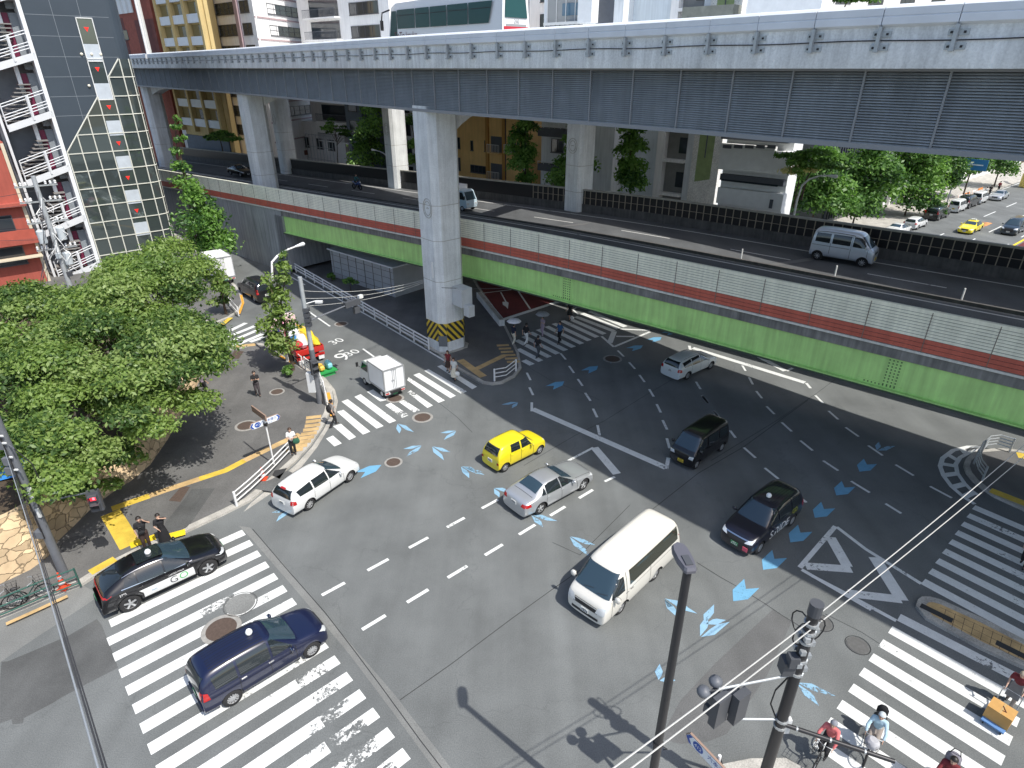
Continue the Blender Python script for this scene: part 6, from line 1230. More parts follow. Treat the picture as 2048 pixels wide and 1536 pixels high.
# black box-shaped small van
def kei_van(label, front, rear, side, paint_, z=0., sc=1., group=None, name="small_van", lamps=True):
    loc, rz, w = place(front, rear, side, .66 * sc, z) if front else ((0, 0, 0), 0, 1)
    S = [(1.72, .6, .5, .62, .54), (1.70, .92, .84, .70, .62), (1.62, 1.02, .96, .725, .64), (1.5, 1.08, 1.0, .735, .645), (1.02, 1.68, 1.03, .737, .62), (.85, 1.80, 1.04, .737, .625), (.5, 1.86, 1.04, .737, .63), (-.8, 1.88, 1.04, .737, .635), (-1.5, 1.85, 1.04, .735, .63), (-1.64, 1.74, 1.04, .73, .63), (-1.69, 1.1, .9, .72, .65), (-1.69, .48, .42, .69, .62)]
    c = Car(name, label, "van", paint_, S, 2.43, .655, .28, .22, M_RIMC, 8, loc, rz, group, sc=sc)
    c.sides("side_window", [(1.32, 1.08), (.55, 1.08), (.55, 1.62), (1.02, 1.60)], M_CARGL); c.sides("side_window", [(.42, 1.10), (-.55, 1.10), (-.55, 1.62), (.42, 1.62)], M_CARGL); c.sides("side_window", [(-.68, 1.10), (-1.48, 1.12), (-1.46, 1.60), (-.68, 1.62)], M_CARGL)
    ends(c, [(.40, .72), (.66, .72), (.68, .90), (.46, .88)], [(.56, .75), (.69, .75), (.69, 1.05), (.60, 1.05)], [(-.36, .72), (.36, .72), (.36, .84), (-.36, .84)], None, None, [(-.56, 1.12), (.56, 1.12), (.52, 1.62), (-.52, 1.62)], [(-.62, 1.10), (.62, 1.10), (.54, 1.66), (-.54, 1.66)])
    c.mirrors(1.3, 1.10, None, (.1, .18, .2)); c.handles((.48, .25), .98); c.plates(.46, .62, M_PLATEY); c.seam([(1.38, .4), (1.38, 1.05)]); c.seam([(.48, .3), (.48, 1.6)]); c.seam([(-.62, .5), (-.62, 1.1)]); c.seam([(.4, .92), (-1.6, .93)], .02)
    c.patch("rain_gutter", [(1.0, .60), (-1.5, .60), (-1.5, .585), (1.0, .585)], 'z', M_SEAM, 1, .006, step=.5); c.patch("rain_gutter", [(1.0, -.585), (-1.5, -.585), (-1.5, -.60), (1.0, -.60)], 'z', M_SEAM, 1, .006, step=.5)
    return c
kv = kei_van("black small van in the shade, coming towards the camera", (1392, 938), (1442, 903), 1, BLACK)
zz = 6.61; fq = onplane(1721, 535, 46.0)
q1, q2 = g(1721, 535, 6.6), g(1632, 520, 6.6); kei_van("silver blue small van driving right along the flyover", (1721, 535), (1632, 520), -1, PALE, 6.61, (q1 - q2).length / 2.43)
# minivans
def minivan(label, front, rear, side, paint_, z=0., name="minivan", group=None):
    loc, rz, w = place(front, rear, side, .80, z) if front else ((0, 0, 0), 0, 1)
    S = [(2.35, .62, .5, .66, .54), (2.28, .92, .8, .84, .7), (2.05, 1.04, .95, .90, .78), (1.5, 1.14, 1.05, .92, .79), (1.4, 1.17, 1.06, .92, .79), (.72, 1.72, 1.08, .925, .68), (.45, 1.84, 1.09, .925, .685), (-.8, 1.90, 1.10, .925, .69), (-2.1, 1.86, 1.12, .915, .68), (-2.35, 1.76, 1.12, .905, .67), (-2.5, 1.2, 1.08, .89, .74), (-2.55, .9, .8, .87, .74), (-2.55, .45, .4, .84, .7)]
    c = Car(name, label, "minivan", paint_, S, 2.95, .80, .345, .2, M_RIM, 7, loc, rz, group)
    c.sides("side_window", [(1.2, 1.13), (.42, 1.13), (.42, 1.68), (.72, 1.66)], M_CARGL); c.sides("side_window", [(.34, 1.13), (-.95, 1.15), (-.95, 1.70), (.34, 1.70)], M_CARGL); c.sides("side_window", [(-1.03, 1.15), (-2.2, 1.19), (-2.15, 1.64), (-1.03, 1.70)], M_CARGL)
    ends(c, [(.46, .78), (.82, .80), (.86, .98), (.56, .94)], [(.66, .95), (.86, .95), (.84, 1.35), (.70, 1.35)], [(-.45, .50), (.45, .50), (.50, .90), (-.50, .90)], None, None, [(-.66, 1.22), (.66, 1.22), (.60, 1.68), (-.60, 1.68)], [(-.74, 1.2), (.74, 1.2), (.60, 1.72), (-.60, 1.72)])
    c.mirrors(1.2, 1.13); c.handles((.5, .2), 1.0, M_CHROME); c.plates(.48, .8); c.seam([(1.38, .35), (1.38, 1.08)]); c.seam([(.38, .3), (.38, 1.1)]); c.seam([(-1.0, .5), (-1.0, 1.12)])
    for k in range(-3, 4): c.patch("roof_rib", [(.3, .14 * k + .012), (-1.9, .14 * k + .012), (-1.9, .14 * k - .012), (.3, .14 * k - .012)], 'z', M_SEAM, 1, .005, step=.5)
    c.patch("spoiler_edge", [(-2.3, .6), (-2.42, .6), (-2.42, -.6), (-2.3, -.6)], 'z', M_CHROME, 1, .01)
    return c
mv = minivan("glossy black minivan driving away along the left kerb of the side road", (481.5, 587), (512.7, 607), 1, BLACK)
# box vans going away on the left road
RDL = (g(480, 485) - g(870, 705)).normalized()
M_BOXW = mat("box_white", (.80, .81, .82), .4, var=.03); M_ALUE = mat("box_edge", (.45, .46, .47), .4, .5)
def box_truck(label, rear_px, L_, W_, Hb, zb=.75, paint_=None, cabh=1.8, hd=RDL, z=0., name="box_truck", sc=1., group=None):
    r = g(*rear_px, z) if rear_px else Vector((0, 0, 0)); t = thing(name, label, "truck", tuple(r), math.atan2(hd.y, hd.x), group); t.scale = (sc, sc, sc); w = W_ / 2; p = paint_ or WHITE
    mb = MB(); mb.box((L_ / 2, 0, zb + Hb / 2), (L_, W_, Hb)); bx = mb.build("cargo_box", M_BOXW, t); mb = MB()
    for y in (-w, w):
        mb.box((0, y, zb + Hb / 2), (.07, .07, Hb + .03)); mb.box((L_, y, zb + Hb / 2), (.07, .07, Hb + .03)); mb.box((L_ / 2, y, zb + Hb), (L_, .06, .06)); mb.box((L_ / 2, y, zb), (L_, .06, .08))
    for zq in (zb, zb + Hb): mb.box((0, 0, zq), (.06, W_, .08))
    mb.build("edge_trim", M_ALUE, bx); mb = MB(); mb.box((-.012, 0, zb + Hb / 2), (.02, .03, Hb * .94))
    for y in (-.12, .12): mb.tube([(-.03, y, zb + .1), (-.03, y, zb + Hb - .1)], .016, 5)
    mb.box((-.03, .1, zb + Hb * .45), (.03, .22, .06)); mb.box((-.02, 0, zb + Hb - .06), (.03, .4, .05)); mb.build("door_bars", M_ALUE, bx)
    cb = L_ + .12; mb = MB(); pr = [(cb, .35), (cb + 1.25, .35), (cb + 1.3, .6), (cb + 1.25, 1.0), (cb + .85, cabh), (cb + .6, cabh + .08), (cb, cabh + .08)]; k = len(pr); hw = w * .93
    mb.add([(a, s_ * hw * (1 if zq < 1.1 else .93), zq) for s_ in (-1, 1) for a, zq in pr], [tuple(range(k)), tuple(range(2 * k - 1, k - 1, -1))] + [(j, k + j, k + (j + 1) % k, (j + 1) % k) for j in range(k)]); cab = mb.build("cab", p, t); mb = MB()
    mb.add([(cb + 1.23, -hw * .85, 1.06), (cb + 1.23, hw * .85, 1.06), (cb + .9, hw * .8, cabh - .06), (cb + .9, -hw * .8, cabh - .06)], [(0, 1, 2, 3)]); mb.build("windscreen", M_CARGLB, t)
    for s_ in (-1, 1): mb = MB(); mb.add([(cb + .15, s_ * hw * 1.0, 1.1), (cb + 1.05, s_ * hw * 1.0, 1.1), (cb + .78, s_ * hw * .965, cabh - .1), (cb + .15, s_ * hw * .965, cabh - .1)], [(0, 1, 2, 3)]); mb.build("side_window", M_CARGL, t); mb = MB(); mb.box((cb + 1.2, s_ * (hw + .16), 1.35), (.08, .14, .28)); mb.tube([(cb + 1.15, s_ * hw * .95, 1.15), (cb + 1.2, s_ * (hw + .16), 1.25)], .02, 5); mb.build("mirror", M_TRIM, t)
    for s_ in (-1, 1): mb = MB(); mb.box((cb + 1.29, s_ * hw * .72, .72), (.05, .28, .16)); mb.build("headlight", M_HEAD, t); mb = MB(); mb.box((.03, s_ * w * .78, zb - .2), (.06, .24, .1)); mb.build("tail_light", M_TAIL, t)
    mb = MB(); mb.box((cb * .5 + .3, 0, .5), (L_ + 1., W_ * .5, .14)); mb.build("chassis", M_TRIM, t); mb = MB(); mb.box((.06, 0, zb - .2), (.1, W_ * .97, .16)); mb.build("rear_bumper", p, t); mb = MB(); mb.box((.0, 0, zb - .28), (.03, .33, .16)); mb.build("number_plate", M_PLATEG, t)
    rw = .27; ty = MB(); ty.lathe([(0, -.09), (rw * .9, -.09), (rw, -.06), (rw, .06), (rw * .9, .09), (0, .09)], 22, (0, 0, 0), 'y'); tm = D.meshes.new("tyre"); tm.from_pydata(ty.v, [], ty.f); tm.materials.append(M_TYRE)
    for x in (L_ * .28, cb + .7):
        for s_ in (-1, 1): wo = link("wheel", tm, t, (x, s_ * (w * .92 - .08), rw)); mb = MB(); mb.lathe([(0, s_ * .1), (rw * .55, s_ * .095), (rw * .58, s_ * .08)], 16, (0, 0, 0), 'y'); mb.build("rim", M_RIMC, wo)
    return t
box_truck("small white box van driving away over the striped crossing on the left road", (792, 795), 2.0, 1.42, 1.42, .62, WHITE, 1.7)
box_truck("white box truck parked at the far left kerb, half hidden by trees", (455, 572), 3.3, 1.8, 1.9, .85, WHITE, 2.0)
hd = FU
bt = box_truck("light truck with a pale cab driving right along the flyover, half behind the middle pier", None, 2.6, 1.6, 1.5, .75, carpaint("paint_bluewhite", (.5, .62, .7)), 1.85, hd, 0, "light_truck")
q = g(944, 423, 6.25); bt.location = (q.x - hd.x * 4.3, q.y - hd.y * 4.3, 6.2); bt.location += FN * .3
# red open truck with a load under a yellow sheet
r = g(655, 722); t = thing("flatbed_truck", "red open truck parked on the left road, heaped with goods under a yellow sheet", "truck", tuple(r + RDL * .3 + Vector((RDL.y, -RDL.x, 0)) * -1.0), math.atan2(RDL.y, RDL.x)); M_TRED = carpaint("paint_red", (.55, .03, .025))
mb = MB(); mb.box((2.2, 0, .82), (4.4, 2.0, .12)); mb.build("load_bed", M_TRED, t)
for nm, c_, s_ in (("tailboard", (0.02, 0, 1.0), (.06, 2.0, .32)), ("side_board", (2.2, .98, 1.0), (4.3, .05, .32)), ("side_board", (2.2, -.98, 1.0), (4.3, .05, .32)), ("rear_bumper", (.05, 0, .52), (.14, 2.0, .2)), ("chassis", (2.6, 0, .6), (5.2, .9, .18))): mb = MB(); mb.box(c_, s_); mb.build(nm, M_TRED if nm != "chassis" else M_TRIM, t)
for y in (-.75, .75): mb = MB(); mb.box((-.04, y, .55), (.05, .34, .14)); mb.build("tail_light", M_TAIL, t); mb = MB(); mb.box((-.03, y * .98, .33), (.02, .4, .3)); mb.build("mud_flap", M_BOXW, t)
mb = MB(); pr = [(4.5, .4), (6.0, .4), (6.05, .9), (5.9, 1.25), (5.55, 2.0), (5.2, 2.1), (4.5, 2.1)]; k = 7; mb.add([(a, s_ * .95, zq) for s_ in (-1, 1) for a, zq in pr], [tuple(range(k)), tuple(range(2 * k - 1, k - 1, -1))] + [(j, k + j, k + (j + 1) % k, (j + 1) % k) for j in range(k)]); mb.build("cab", mat("cab_pink_white", (.75, .6, .6), .5), t)
mb = MB(); mb.add([(5.88, -.8, 1.3), (5.88, .8, 1.3), (5.58, .76, 1.95), (5.58, -.76, 1.95)], [(0, 1, 2, 3)]); mb.build("windscreen", M_CARGLB, t)
for x in (1.2, 5.3):
    for s_ in (-1, 1): mb = MB(); mb.lathe([(0, -.1), (.32, -.1), (.34, -.06), (.34, .06), (.32, .1), (0, .1)], 20, (0, 0, 0), 'y'); mb.build("wheel", M_TYRE, t, False, (x, s_ * .85, .34))
def lump(mb, c, s_, n=9, j=.14):
    k = MB(); k.sphere((0, 0, 0), 1, n); mb.add([(c[0] + v[0] * s_[0] * (1 + random.uniform(-j, j)), c[1] + v[1] * s_[1] * (1 + random.uniform(-j, j)), c[2] + max(v[2], -.5) * s_[2] * (1 + random.uniform(-j, j))) for v in k.v], k.f)
sheets = [("tarpaulin", mat("tarp_yellow", (.78, .55, .03), .6), [((2.2, -.62, 1.35), (1.9, .42, .55)), ((.9, -.65, 1.25), (.9, .36, .4))], "loose yellow sheet along the far side of the red truck's load"), ("sack_pile", mat("sack_white", (.72, .74, .76), .7), [((1.4, .1, 1.25), (1.0, .5, .55)), ((2.6, .1, 1.5), (.8, .5, .55))], "heap of white sacks on the red truck"), ("bundle", mat("bundle_blue", (.05, .25, .55), .5), [((1.35, .55, 1.55), (.32, .3, .28))], "small bright blue bundle on the red truck's load"), ("bundle", mat("bundle_red", (.6, .03, .05), .5), [((.8, .5, 1.32), (.36, .4, .26))], "red bundle at the tail of the red truck's load"), ("bundle", mat("bundle_pink", (.75, .35, .45), .6), [((3.4, .3, 1.7), (.55, .6, .6))], "pink bundle behind the red truck's cab"), ("bundle", mat("bundle_navy", (.02, .03, .20), .5), [((3.0, 1.12, 1.75), (.3, .3, .32))], "dark blue ball shaped bundle on the kerb side of the red truck")]
for nm, m, L_, lab in sheets:
    o = thing(nm, lab, nm.replace('_', ' '), t.location, t.rotation_euler.z); mb = MB()
    for c_, s_ in L_: lump(mb, c_, s_)
    mb.build("wrap", m, o, True)
    if nm == "tarpaulin" or nm == "sack_pile": mb = MB(); mb.tube([(L_[0][0][0] - .5, -.98 if nm == "tarpaulin" else .95, 1.1), (L_[0][0][0], L_[0][0][1], L_[0][0][2] + L_[0][1][2] + .03), (L_[0][0][0] + .4, .2, 1.5)], .015, 5); mb.build("rope", M_WFR, o)
# far cars on the side street, copied from three builds
SC = []
fs = saloon(None, None, None, 1, WHITE, name="parked_car", cat="car", simple=True); fm = minivan(None, None, None, 1, BLACK, name="parked_minivan"); fk = kei_van(None, None, None, 1, WHITE, name="parked_small_van"); fe = estate("parked_estate", None, "car", None, None, 1, WHITE)
def put(c, a, n_, rev, lab, used, paint_=None, cat=None):
    p = sp(a, n_); rz = math.atan2(SD.y, SD.x) + (math.pi if rev else 0)
    if used: r_ = copy_thing(c.t, tuple(p), rz, lab)
    else: r_ = c.t; r_.location = p; r_.rotation_euler.z = rz; r_['label'] = lab
    if paint_:
        for ch in r_.children:
            if ch.name.split('.')[0] in ("body", "mirror", "door_handle"):
                ch.data = ch.data.copy()
                for i, m in enumerate(ch.data.materials):
                    if m is c.p: ch.data.materials[i] = paint_
    if cat: r_['category'] = cat
    r_['group'] = "vehicles on the side street at the right"; return r_
p_ = lambda px, py: (lambda q: (q.dot(SD), q.dot(NSD)))(g(px, py))
a, n_ = p_(1845, 462); put(fe, a + 1.5, 28.0, False, "white car nearest on the side street, parked below the largest street tree", False)
a, n_ = p_(1815, 462); put(fs, a - 2.5, 28.0, False, "white saloon mostly hidden by the flyover's dark screen, behind the nearest white car", False)
a, n_ = p_(1875, 443); put(fm, a + 2.2, 28.2, False, "black minivan parked between two white cars on the side street", False)
a, n_ = p_(1912, 426); put(fk, a + 1.2, 28.0, False, "white small van parked just beyond the black minivan", False)
put(fm, a + 6.3, 28.2, False, "dark van parked between two white vans on the side street", True)
put(fk, a + 10.8, 28.0, False, "white small van parked farthest along the kerb before the grey saloon", True, None)
a2, n2 = p_(1990, 401); put(fs, a2 + 1.5, 27.0, True, "silver grey saloon farthest away on the side street", True, SILVER)
a3, n3 = p_(1940, 468); yt = put(fs, a3 + 1.4, 22.6, True, "yellow saloon taxi with a roof sign on the side street", True, YELLOW, "taxi"); mb = MB(); mb.box((-.3, 0, 1.5), (.2, .6, .15)); mb.build("roof_sign", M_LAMPW, yt)
a4, n4 = p_(2008, 470); put(fm, a4 + 2.2, 18.9, True, "dark bonneted minivan with a white number plate, at the right edge on the side street", True, carpaint("paint_dark_teal", (.02, .035, .05)))
put(fm, a + 3., 32.2, False, "black minivan under the street trees, behind the parked row", True)
# black car and bus on the expressways
cb_ = saloon("black car on the flyover at the far left, between two piers", (495, 352), (466, 347), -1, BLACK); q = g(482, 350, 5.1); cb_.t.location = (q.x, q.y, 5.05); cb_.t.rotation_euler.z = math.atan2(FU.y, FU.x)
# ---- bus on the upper expressway
M_BUSW = mat("bus_white", (.80, .81, .82), .3, coat=.5); M_BUSG = mat("bus_glass", (.02, .075, .075), .12, spec=.3); M_BUSR = mat("bus_red", (.55, .03, .05), .4)
ud = Vector((-.70, .714, 0)); nb_ = 31.0; un = Vector((.714, .70, 0))
pf = onplane(775, 40, nb_, un); pr_ = onplane(1003, 30, nb_, un); Lb = (pf - pr_).length
t = thing("coach", "white coach with dark tinted windows travelling left on the upper expressway", "bus", (pr_.x + un.x * 1.25, pr_.y + un.y * 1.25, 18.91), math.atan2(ud.y, ud.x))
def bx(nm, x0, x1, y0, y1, z0, z1, m): mb = MB(); mb.box(((x0 + x1) / 2, (y0 + y1) / 2, (z0 + z1) / 2), (abs(x1 - x0), abs(y1 - y0), abs(z1 - z0))); return mb.build(nm, m, t)
prof = [(0, .35), (Lb - .1, .35), (Lb, .9), (Lb - .05, 1.6), (Lb - .55, 3.2), (Lb - .9, 3.45), (.3, 3.6), (.05, 3.4), (-.05, 1.5)]; k = len(prof)
mb = MB(); mb.add([(a, s_ * (1.25 if zq < 3.3 else 1.1), zq) for s_ in (-1, 1) for a, zq in prof], [tuple(range(k)), tuple(range(2 * k - 1, k - 1, -1))] + [(j, k + j, k + (j + 1) % k, (j + 1) % k) for j in range(k)]); mb.build("body", M_BUSW, t)
for s_ in (1, -1):
    y = s_ * 1.262; xs = [.9, 3.2, 5.4, 7.3, 9.0, Lb - 1.2]
    for a, b in zip(xs[:-1], xs[1:]): mb = MB(); mb.add([(a + .05 + (.25 if a < 1 else 0), y, 1.95), (b - .05, y, 1.95), (b - .05, y * .98, 3.05), (a + .05 - (.1 if a < 1 else 0), y * .98, 3.05)], [(0, 1, 2, 3)]); w = mb.build("side_window", M_BUSG, t); mb = MB(); mb.box(((a + b) / 2, y * .995, 2.72), (b - a - .2, .012, .03)); mb.build("window_bar", M_TRIM, w); 
    mb = MB(); mb.add([(Lb - 1.15, y, 1.3), (Lb - .12, y, 1.3), (Lb - .55, y * .98, 3.0), (Lb - 1.15, y * .98, 3.0)], [(0, 1, 2, 3)]); mb.build("front_side_window", M_BUSG, t)
mb = MB(); mb.add([(Lb + .012, -1.1, 1.3), (Lb + .012, 1.1, 1.3), (Lb - .50, 1.05, 3.2), (Lb - .50, -1.05, 3.2)], [(0, 1, 2, 3)]); mb.build("windscreen", M_BUSG, t)
mb = MB(); mb.add([(-.07, -1.0, 2.2), (-.07, 1.0, 2.2), (.02, .9, 3.2), (.02, -.9, 3.2)], [(3, 2, 1, 0)]); mb.build("rear_window", M_BUSG, t)
t.scale = (1, 1, 1.1); bx("red_band", -.085, -.05, -1.1, 1.1, 1.5, 1.75, M_BUSR); bx("grey_band", -.08, -.05, -.9, .9, 1.75, 1.88, M_ALUE); bx("black_line", -.075, -.05, -1.15, 1.15, 1.44, 1.49, M_TRIM); bx("louvre", -.05, .35, 1.255, 1.27, .9, 1.25, M_TRIM)
for s_ in (1, -1): mb = MB(); mb.tube([(Lb - .3, s_ * 1.2, 3.1), (Lb + .5, s_ * 1.35, 2.95), (Lb + .6, s_ * 1.38, 2.5)], .05, 6); mb.box((Lb + .6, s_ * 1.38, 2.2), (.12, .22, .6)); mb.build("mirror", M_TRIM, t); mb = MB(); mb.box((Lb - .02, s_ * .9, .85), (.06, .4, .2)); mb.build("headlight", M_HEAD, t); mb = MB(); mb.box((-.06, s_ * 1.08, 1.05), (.05, .2, .3)); mb.build("tail_light", M_TAIL, t)
for x in (2.4, Lb - 2.4):
    for s_ in (1, -1): mb = MB(); mb.lathe([(0, -.14), (.48, -.14), (.5, -.1), (.5, .1), (.48, .14), (0, .14)], 22, (0, 0, 0), 'y'); mb.build("wheel", M_TYRE, t, False, (x, s_ * 1.15, .5))
text_obj("lettering", "ToTo kouko", .55, mat("lettering_maroon", (.10, .02, .03), .5), t, (Lb - 2.2, 1.266, 1.55), (-1, 0, 0), (0, 0, 1)); text_obj("lettering", "210", .3, M_TXTK, t, (-.075, 0, 2.0), (0, -1, 0), (0, 0, 1))
bx("air_unit", 3, 6.5, -.8, .8, 3.55, 3.78, M_BUSW)
for k in range(9):
    mb = MB(); 
    for s_ in (1,): mb.box((2 + k * 1.05, 1.0, 1.9), (.14, .4, .9))
# ================================================================ PEOPLE AND BICYCLES
M_SKIN = mat("skin", (.52, .33, .24), .55); M_HAIR = mat("hair_dark", (.018, .014, .012), .5); M_HAIRB = mat("hair_brown", (.06, .032, .02), .5); M_HAIRG = mat("hair_grey", (.45, .38, .28), .6); M_EYE = mat("eye_dark", (.02, .015, .012), .3); M_LIP = mat("lip", (.38, .15, .12), .5); M_SHOE = mat("shoe_dark", (.03, .03, .032), .5); M_SHOEW = mat("shoe_white", (.7, .7, .68), .5)
def cloth(name, col): return mat(name, col, .85, var=.12, vscale=9.)
CK = cloth("cloth_black", (.016, .016, .018)); CW = cloth("cloth_white", (.72, .72, .70)); CB = cloth("cloth_blue", (.04, .11, .24)); CN = cloth("cloth_navy", (.015, .02, .045)); CG = cloth("cloth_grey", (.22, .21, .20)); CR = cloth("cloth_maroon", (.16, .02, .025)); CP = cloth("cloth_coral", (.62, .16, .16)); CT = cloth("cloth_taupe", (.30, .26, .23)); CC = cloth("cloth_cream", (.62, .58, .48)); CLB = cloth("cloth_pale_blue", (.42, .58, .66)); CDB = cloth("cloth_dark_brown", (.05, .03, .025)); CPK = cloth("cloth_lilac", (.38, .30, .36))
def capsule(mb, a, b, ra, rb, n=10):
    a = Vector(a); b = Vector(b); d = (b - a).normalized() if (b - a).length > 1e-5 else Vector((0, 0, 1)); pts = []; rs = []
    for k in (-.95, -.7, -.35): pts.append(a + d * ra * k); rs.append(ra * math.sqrt(1 - k * k))
    pts.append(a); rs.append(ra); pts.append(b); rs.append(rb)
    for k in (.35, .7, .95): pts.append(b + d * rb * k); rs.append(rb * math.sqrt(1 - k * k))
    mb.tube(pts, rs, n)
def fuse(mb, name, m, vox, smooth=4, extra=None):
    """one continuous skin over the limbs"""
    me = D.meshes.new(name); me.from_pydata(mb.v, [], mb.f); o = D.objects.new(name, me); COL.objects.link(o)
    r_ = o.modifiers.new("r", 'REMESH'); r_.mode = 'VOXEL'; r_.voxel_size = vox; sm = o.modifiers.new("s", 'SMOOTH'); sm.iterations = smooth; sm.factor = .5
    dg = bpy.context.evaluated_depsgraph_get(); dg.update(); out = D.meshes.new_from_object(o.evaluated_get(dg)); D.objects.remove(o)
    if extra:
        bm = bmesh.new(); bm.from_mesh(out); t2 = D.meshes.new("x"); t2.from_pydata(extra.v, [], extra.f); bm.from_mesh(t2); bm.to_mesh(out); bm.free(); D.meshes.remove(t2)
    out.materials.clear(); out.materials.append(m); out.polygons.foreach_set('use_smooth', [True] * len(out.polygons)); out.polygons.foreach_set('material_index', [0] * len(out.polygons)); out.name = name; return out
def person(label, loc, hd, h=1.68, stride=.0, top=CK, bot=CK, hair=M_HAIR, arms=None, legs=None, shoes=M_SHOE, dress=None, long_hair=False, sleeve=.5, shorts=False, lean=0., hipz=.90, tilt=0., group=None, slim=1., hipx=0., hat=None):
    t = thing("person", label, "person", tuple(loc), math.atan2(hd.y, hd.x), group); k = h / 1.7; t.scale = (k, k, k)
    dz = hipz - .90; hx = hipx; sx = hx + math.sin(lean) * .5; sz = hipz + .5 * math.cos(lean); HP = [Vector((hx, s * .085, hipz)) for s in (1, -1)]; SH = [Vector((sx, s * .175 * slim, sz - .02)) for s in (1, -1)]; NK = Vector((sx + .01, 0, sz + .06)); HD = NK + Vector((.035 + .08 * math.sin(lean * .4 + tilt), 0, .135 * math.cos(tilt)))
    LG = legs or [((stride * .45 + .06, .095, .48), (stride * .85 - .02, .095, .085)), ((-stride * .15 + .08, -.095, .50), (-stride * .95, -.095, .10 + (.06 if stride else 0)))]
    AR = arms or [((sx - .06 - stride * .3, .225, sz - .30), (sx + .04 - stride * .55, .22, sz - .53)), ((sx - .04 + stride * .3, -.225, sz - .30), (sx + .10 + stride * .5, -.21, sz - .52))]
    LG = [(Vector(a), Vector(b)) for a, b in LG]; AR = [(Vector(a), Vector(b)) for a, b in AR]
    b = MB(); mid = (HP[0] + HP[1]) / 2
    def torso(b, e=0.):
        capsule(b, HP[0] * .75 + HP[1] * .25, HP[0] * .25 + HP[1] * .75, .115 + e, .115 + e); ch = Vector((sx * .75 + hx * .25, 0, hipz + .36)); wa = Vector((sx * .35 + hx * .65, 0, hipz + .18))
        capsule(b, mid, wa, .12 + e, .115 + e); capsule(b, wa + Vector((0, .03, 0)), ch + Vector((0, .06, 0)), .10 + e, .115 + e); capsule(b, wa - Vector((0, .03, 0)), ch - Vector((0, .06, 0)), .10 + e, .115 + e); capsule(b, SH[0] * .9 + SH[1] * .1, SH[0] * .1 + SH[1] * .9, .06 + e, .06 + e); capsule(b, ch, NK - Vector((0, 0, .06)), .10 + e, .06 + e)
    torso(b, -.012); capsule(b, NK - Vector((0, 0, .06)), HD, .052, .055)
    capsule(b, HD + Vector((-.01, 0, .02)), HD + Vector((.01, 0, -.035)), .098, .078); capsule(b, HD + Vector((.085, 0, -.005)), HD + Vector((.108, 0, -.028)), .014, .018)
    for s in (1, -1): capsule(b, HD + Vector((-.005, s * .088, .015)), HD + Vector((-.01, s * .092, -.03)), .018, .014)
    fx = MB()
    for i, (e, w) in enumerate(AR):
        capsule(b, SH[i], e, .048 * slim, .038); capsule(b, e, w, .037, .027); d = (w - e).normalized(); side = Vector((0, 1 if i == 0 else -1, 0)); ax = d.cross(side); ax = ax.normalized() if ax.length > .1 else Vector((1, 0, 0)); lat = ax; nn = d.cross(lat).normalized(); pc = w + d * .045
        capsule(b, w + lat * .012, pc + lat * .022, .022, .024); capsule(b, w - lat * .012, pc - lat * .022, .022, .022)
        for q, L_ in enumerate((.062, .074, .07, .055)):
            a0 = pc + lat * (.03 - .02 * q) + d * .012; a1 = a0 + d * L_ * .55 - nn * .008; a2 = a1 + d * L_ * .35 - nn * .022; fx.tube([a0, a1, a2], [.0095, .0088, .007], 6)
        th = w + lat * .03 + d * .01; fx.tube([th, th + lat * .028 + d * .03, th + lat * .03 + d * .058 - nn * .012], [.012, .0105, .008], 6)
    for i, (kn, an) in enumerate(LG):
        capsule(b, HP[i], kn, .078, .052); capsule(b, kn, an, .05, .035); capsule(b, an, an + Vector((.06, 0, -.045)), .036, .03)
    link("body", fuse(b, "body", M_SKIN, .021, 3, fx), t)
    mb = MB(); hc = HD + Vector((-.022, 0, .028)); kk = MB(); kk.sphere((0, 0, 0), .112, 14, (1., .95, 1.0)); mb.add([(hc.x + v[0] - (.0), hc.y + v[1], hc.z + v[2]) for v in kk.v if True], [f for f in kk.f if not all(kk.v[j][0] > .035 and kk.v[j][2] < .03 for j in f) and not all(kk.v[j][2] < -.07 for j in f)])
    if long_hair: capsule(mb, hc + Vector((-.06, 0, -.02)), NK + Vector((-.09, 0, -.16)), .085, .06)
    link("hair", (lambda m_: m_)(mb.build("hair", hat or hair, t, True).data), t) if False else mb.build("hair", hat or hair, t, True)
    mb = MB(); [mb.sphere(HD + Vector((.088, s * .034, .012)), .011, 6) for s in (1, -1)]; mb.build("eyes", M_EYE, t); mb = MB(); mb.box(HD + Vector((.088, 0, -.055)), (.012, .04, .009)); mb.build("mouth", M_LIP, t)
    c = MB(); torso(c, .012)
    for i, (e, w) in enumerate(AR): capsule(c, SH[i], SH[i].lerp(e, min(1, sleeve * 1.35)), .064, .056)
    if sleeve > .75:
        for i, (e, w) in enumerate(AR): capsule(c, e, e.lerp(w, .85), .054, .044)
    link("top", fuse(c, "top", top, .024, 4), t)
    if dress:
        mb = MB(); mb.lathe([(.145, hipz + .08), (.17, hipz - .05), (.215, hipz - .3), (.25, dress), (.235, dress)], 18, (hx, 0, 0)); mb.build("skirt", bot, t, True)
    else:
        c = MB(); capsule(c, HP[0] * .8 + HP[1] * .2, HP[0] * .2 + HP[1] * .8, .135, .135)
        for i, (kn, an) in enumerate(LG):
            capsule(c, HP[i], kn, .098, .075)
            if not shorts: capsule(c, kn, an + (kn - an) * .06, .072, .062)
        link("trousers", fuse(c, "trousers", bot, .025, 4), t)
    for i, (kn, an) in enumerate(LG): mb = MB(); capsule(mb, an + Vector((-.035, 0, -.05)), an + Vector((.13, 0, -.058)), .044, .036); mb.build("shoe", shoes, t, True)
    return t
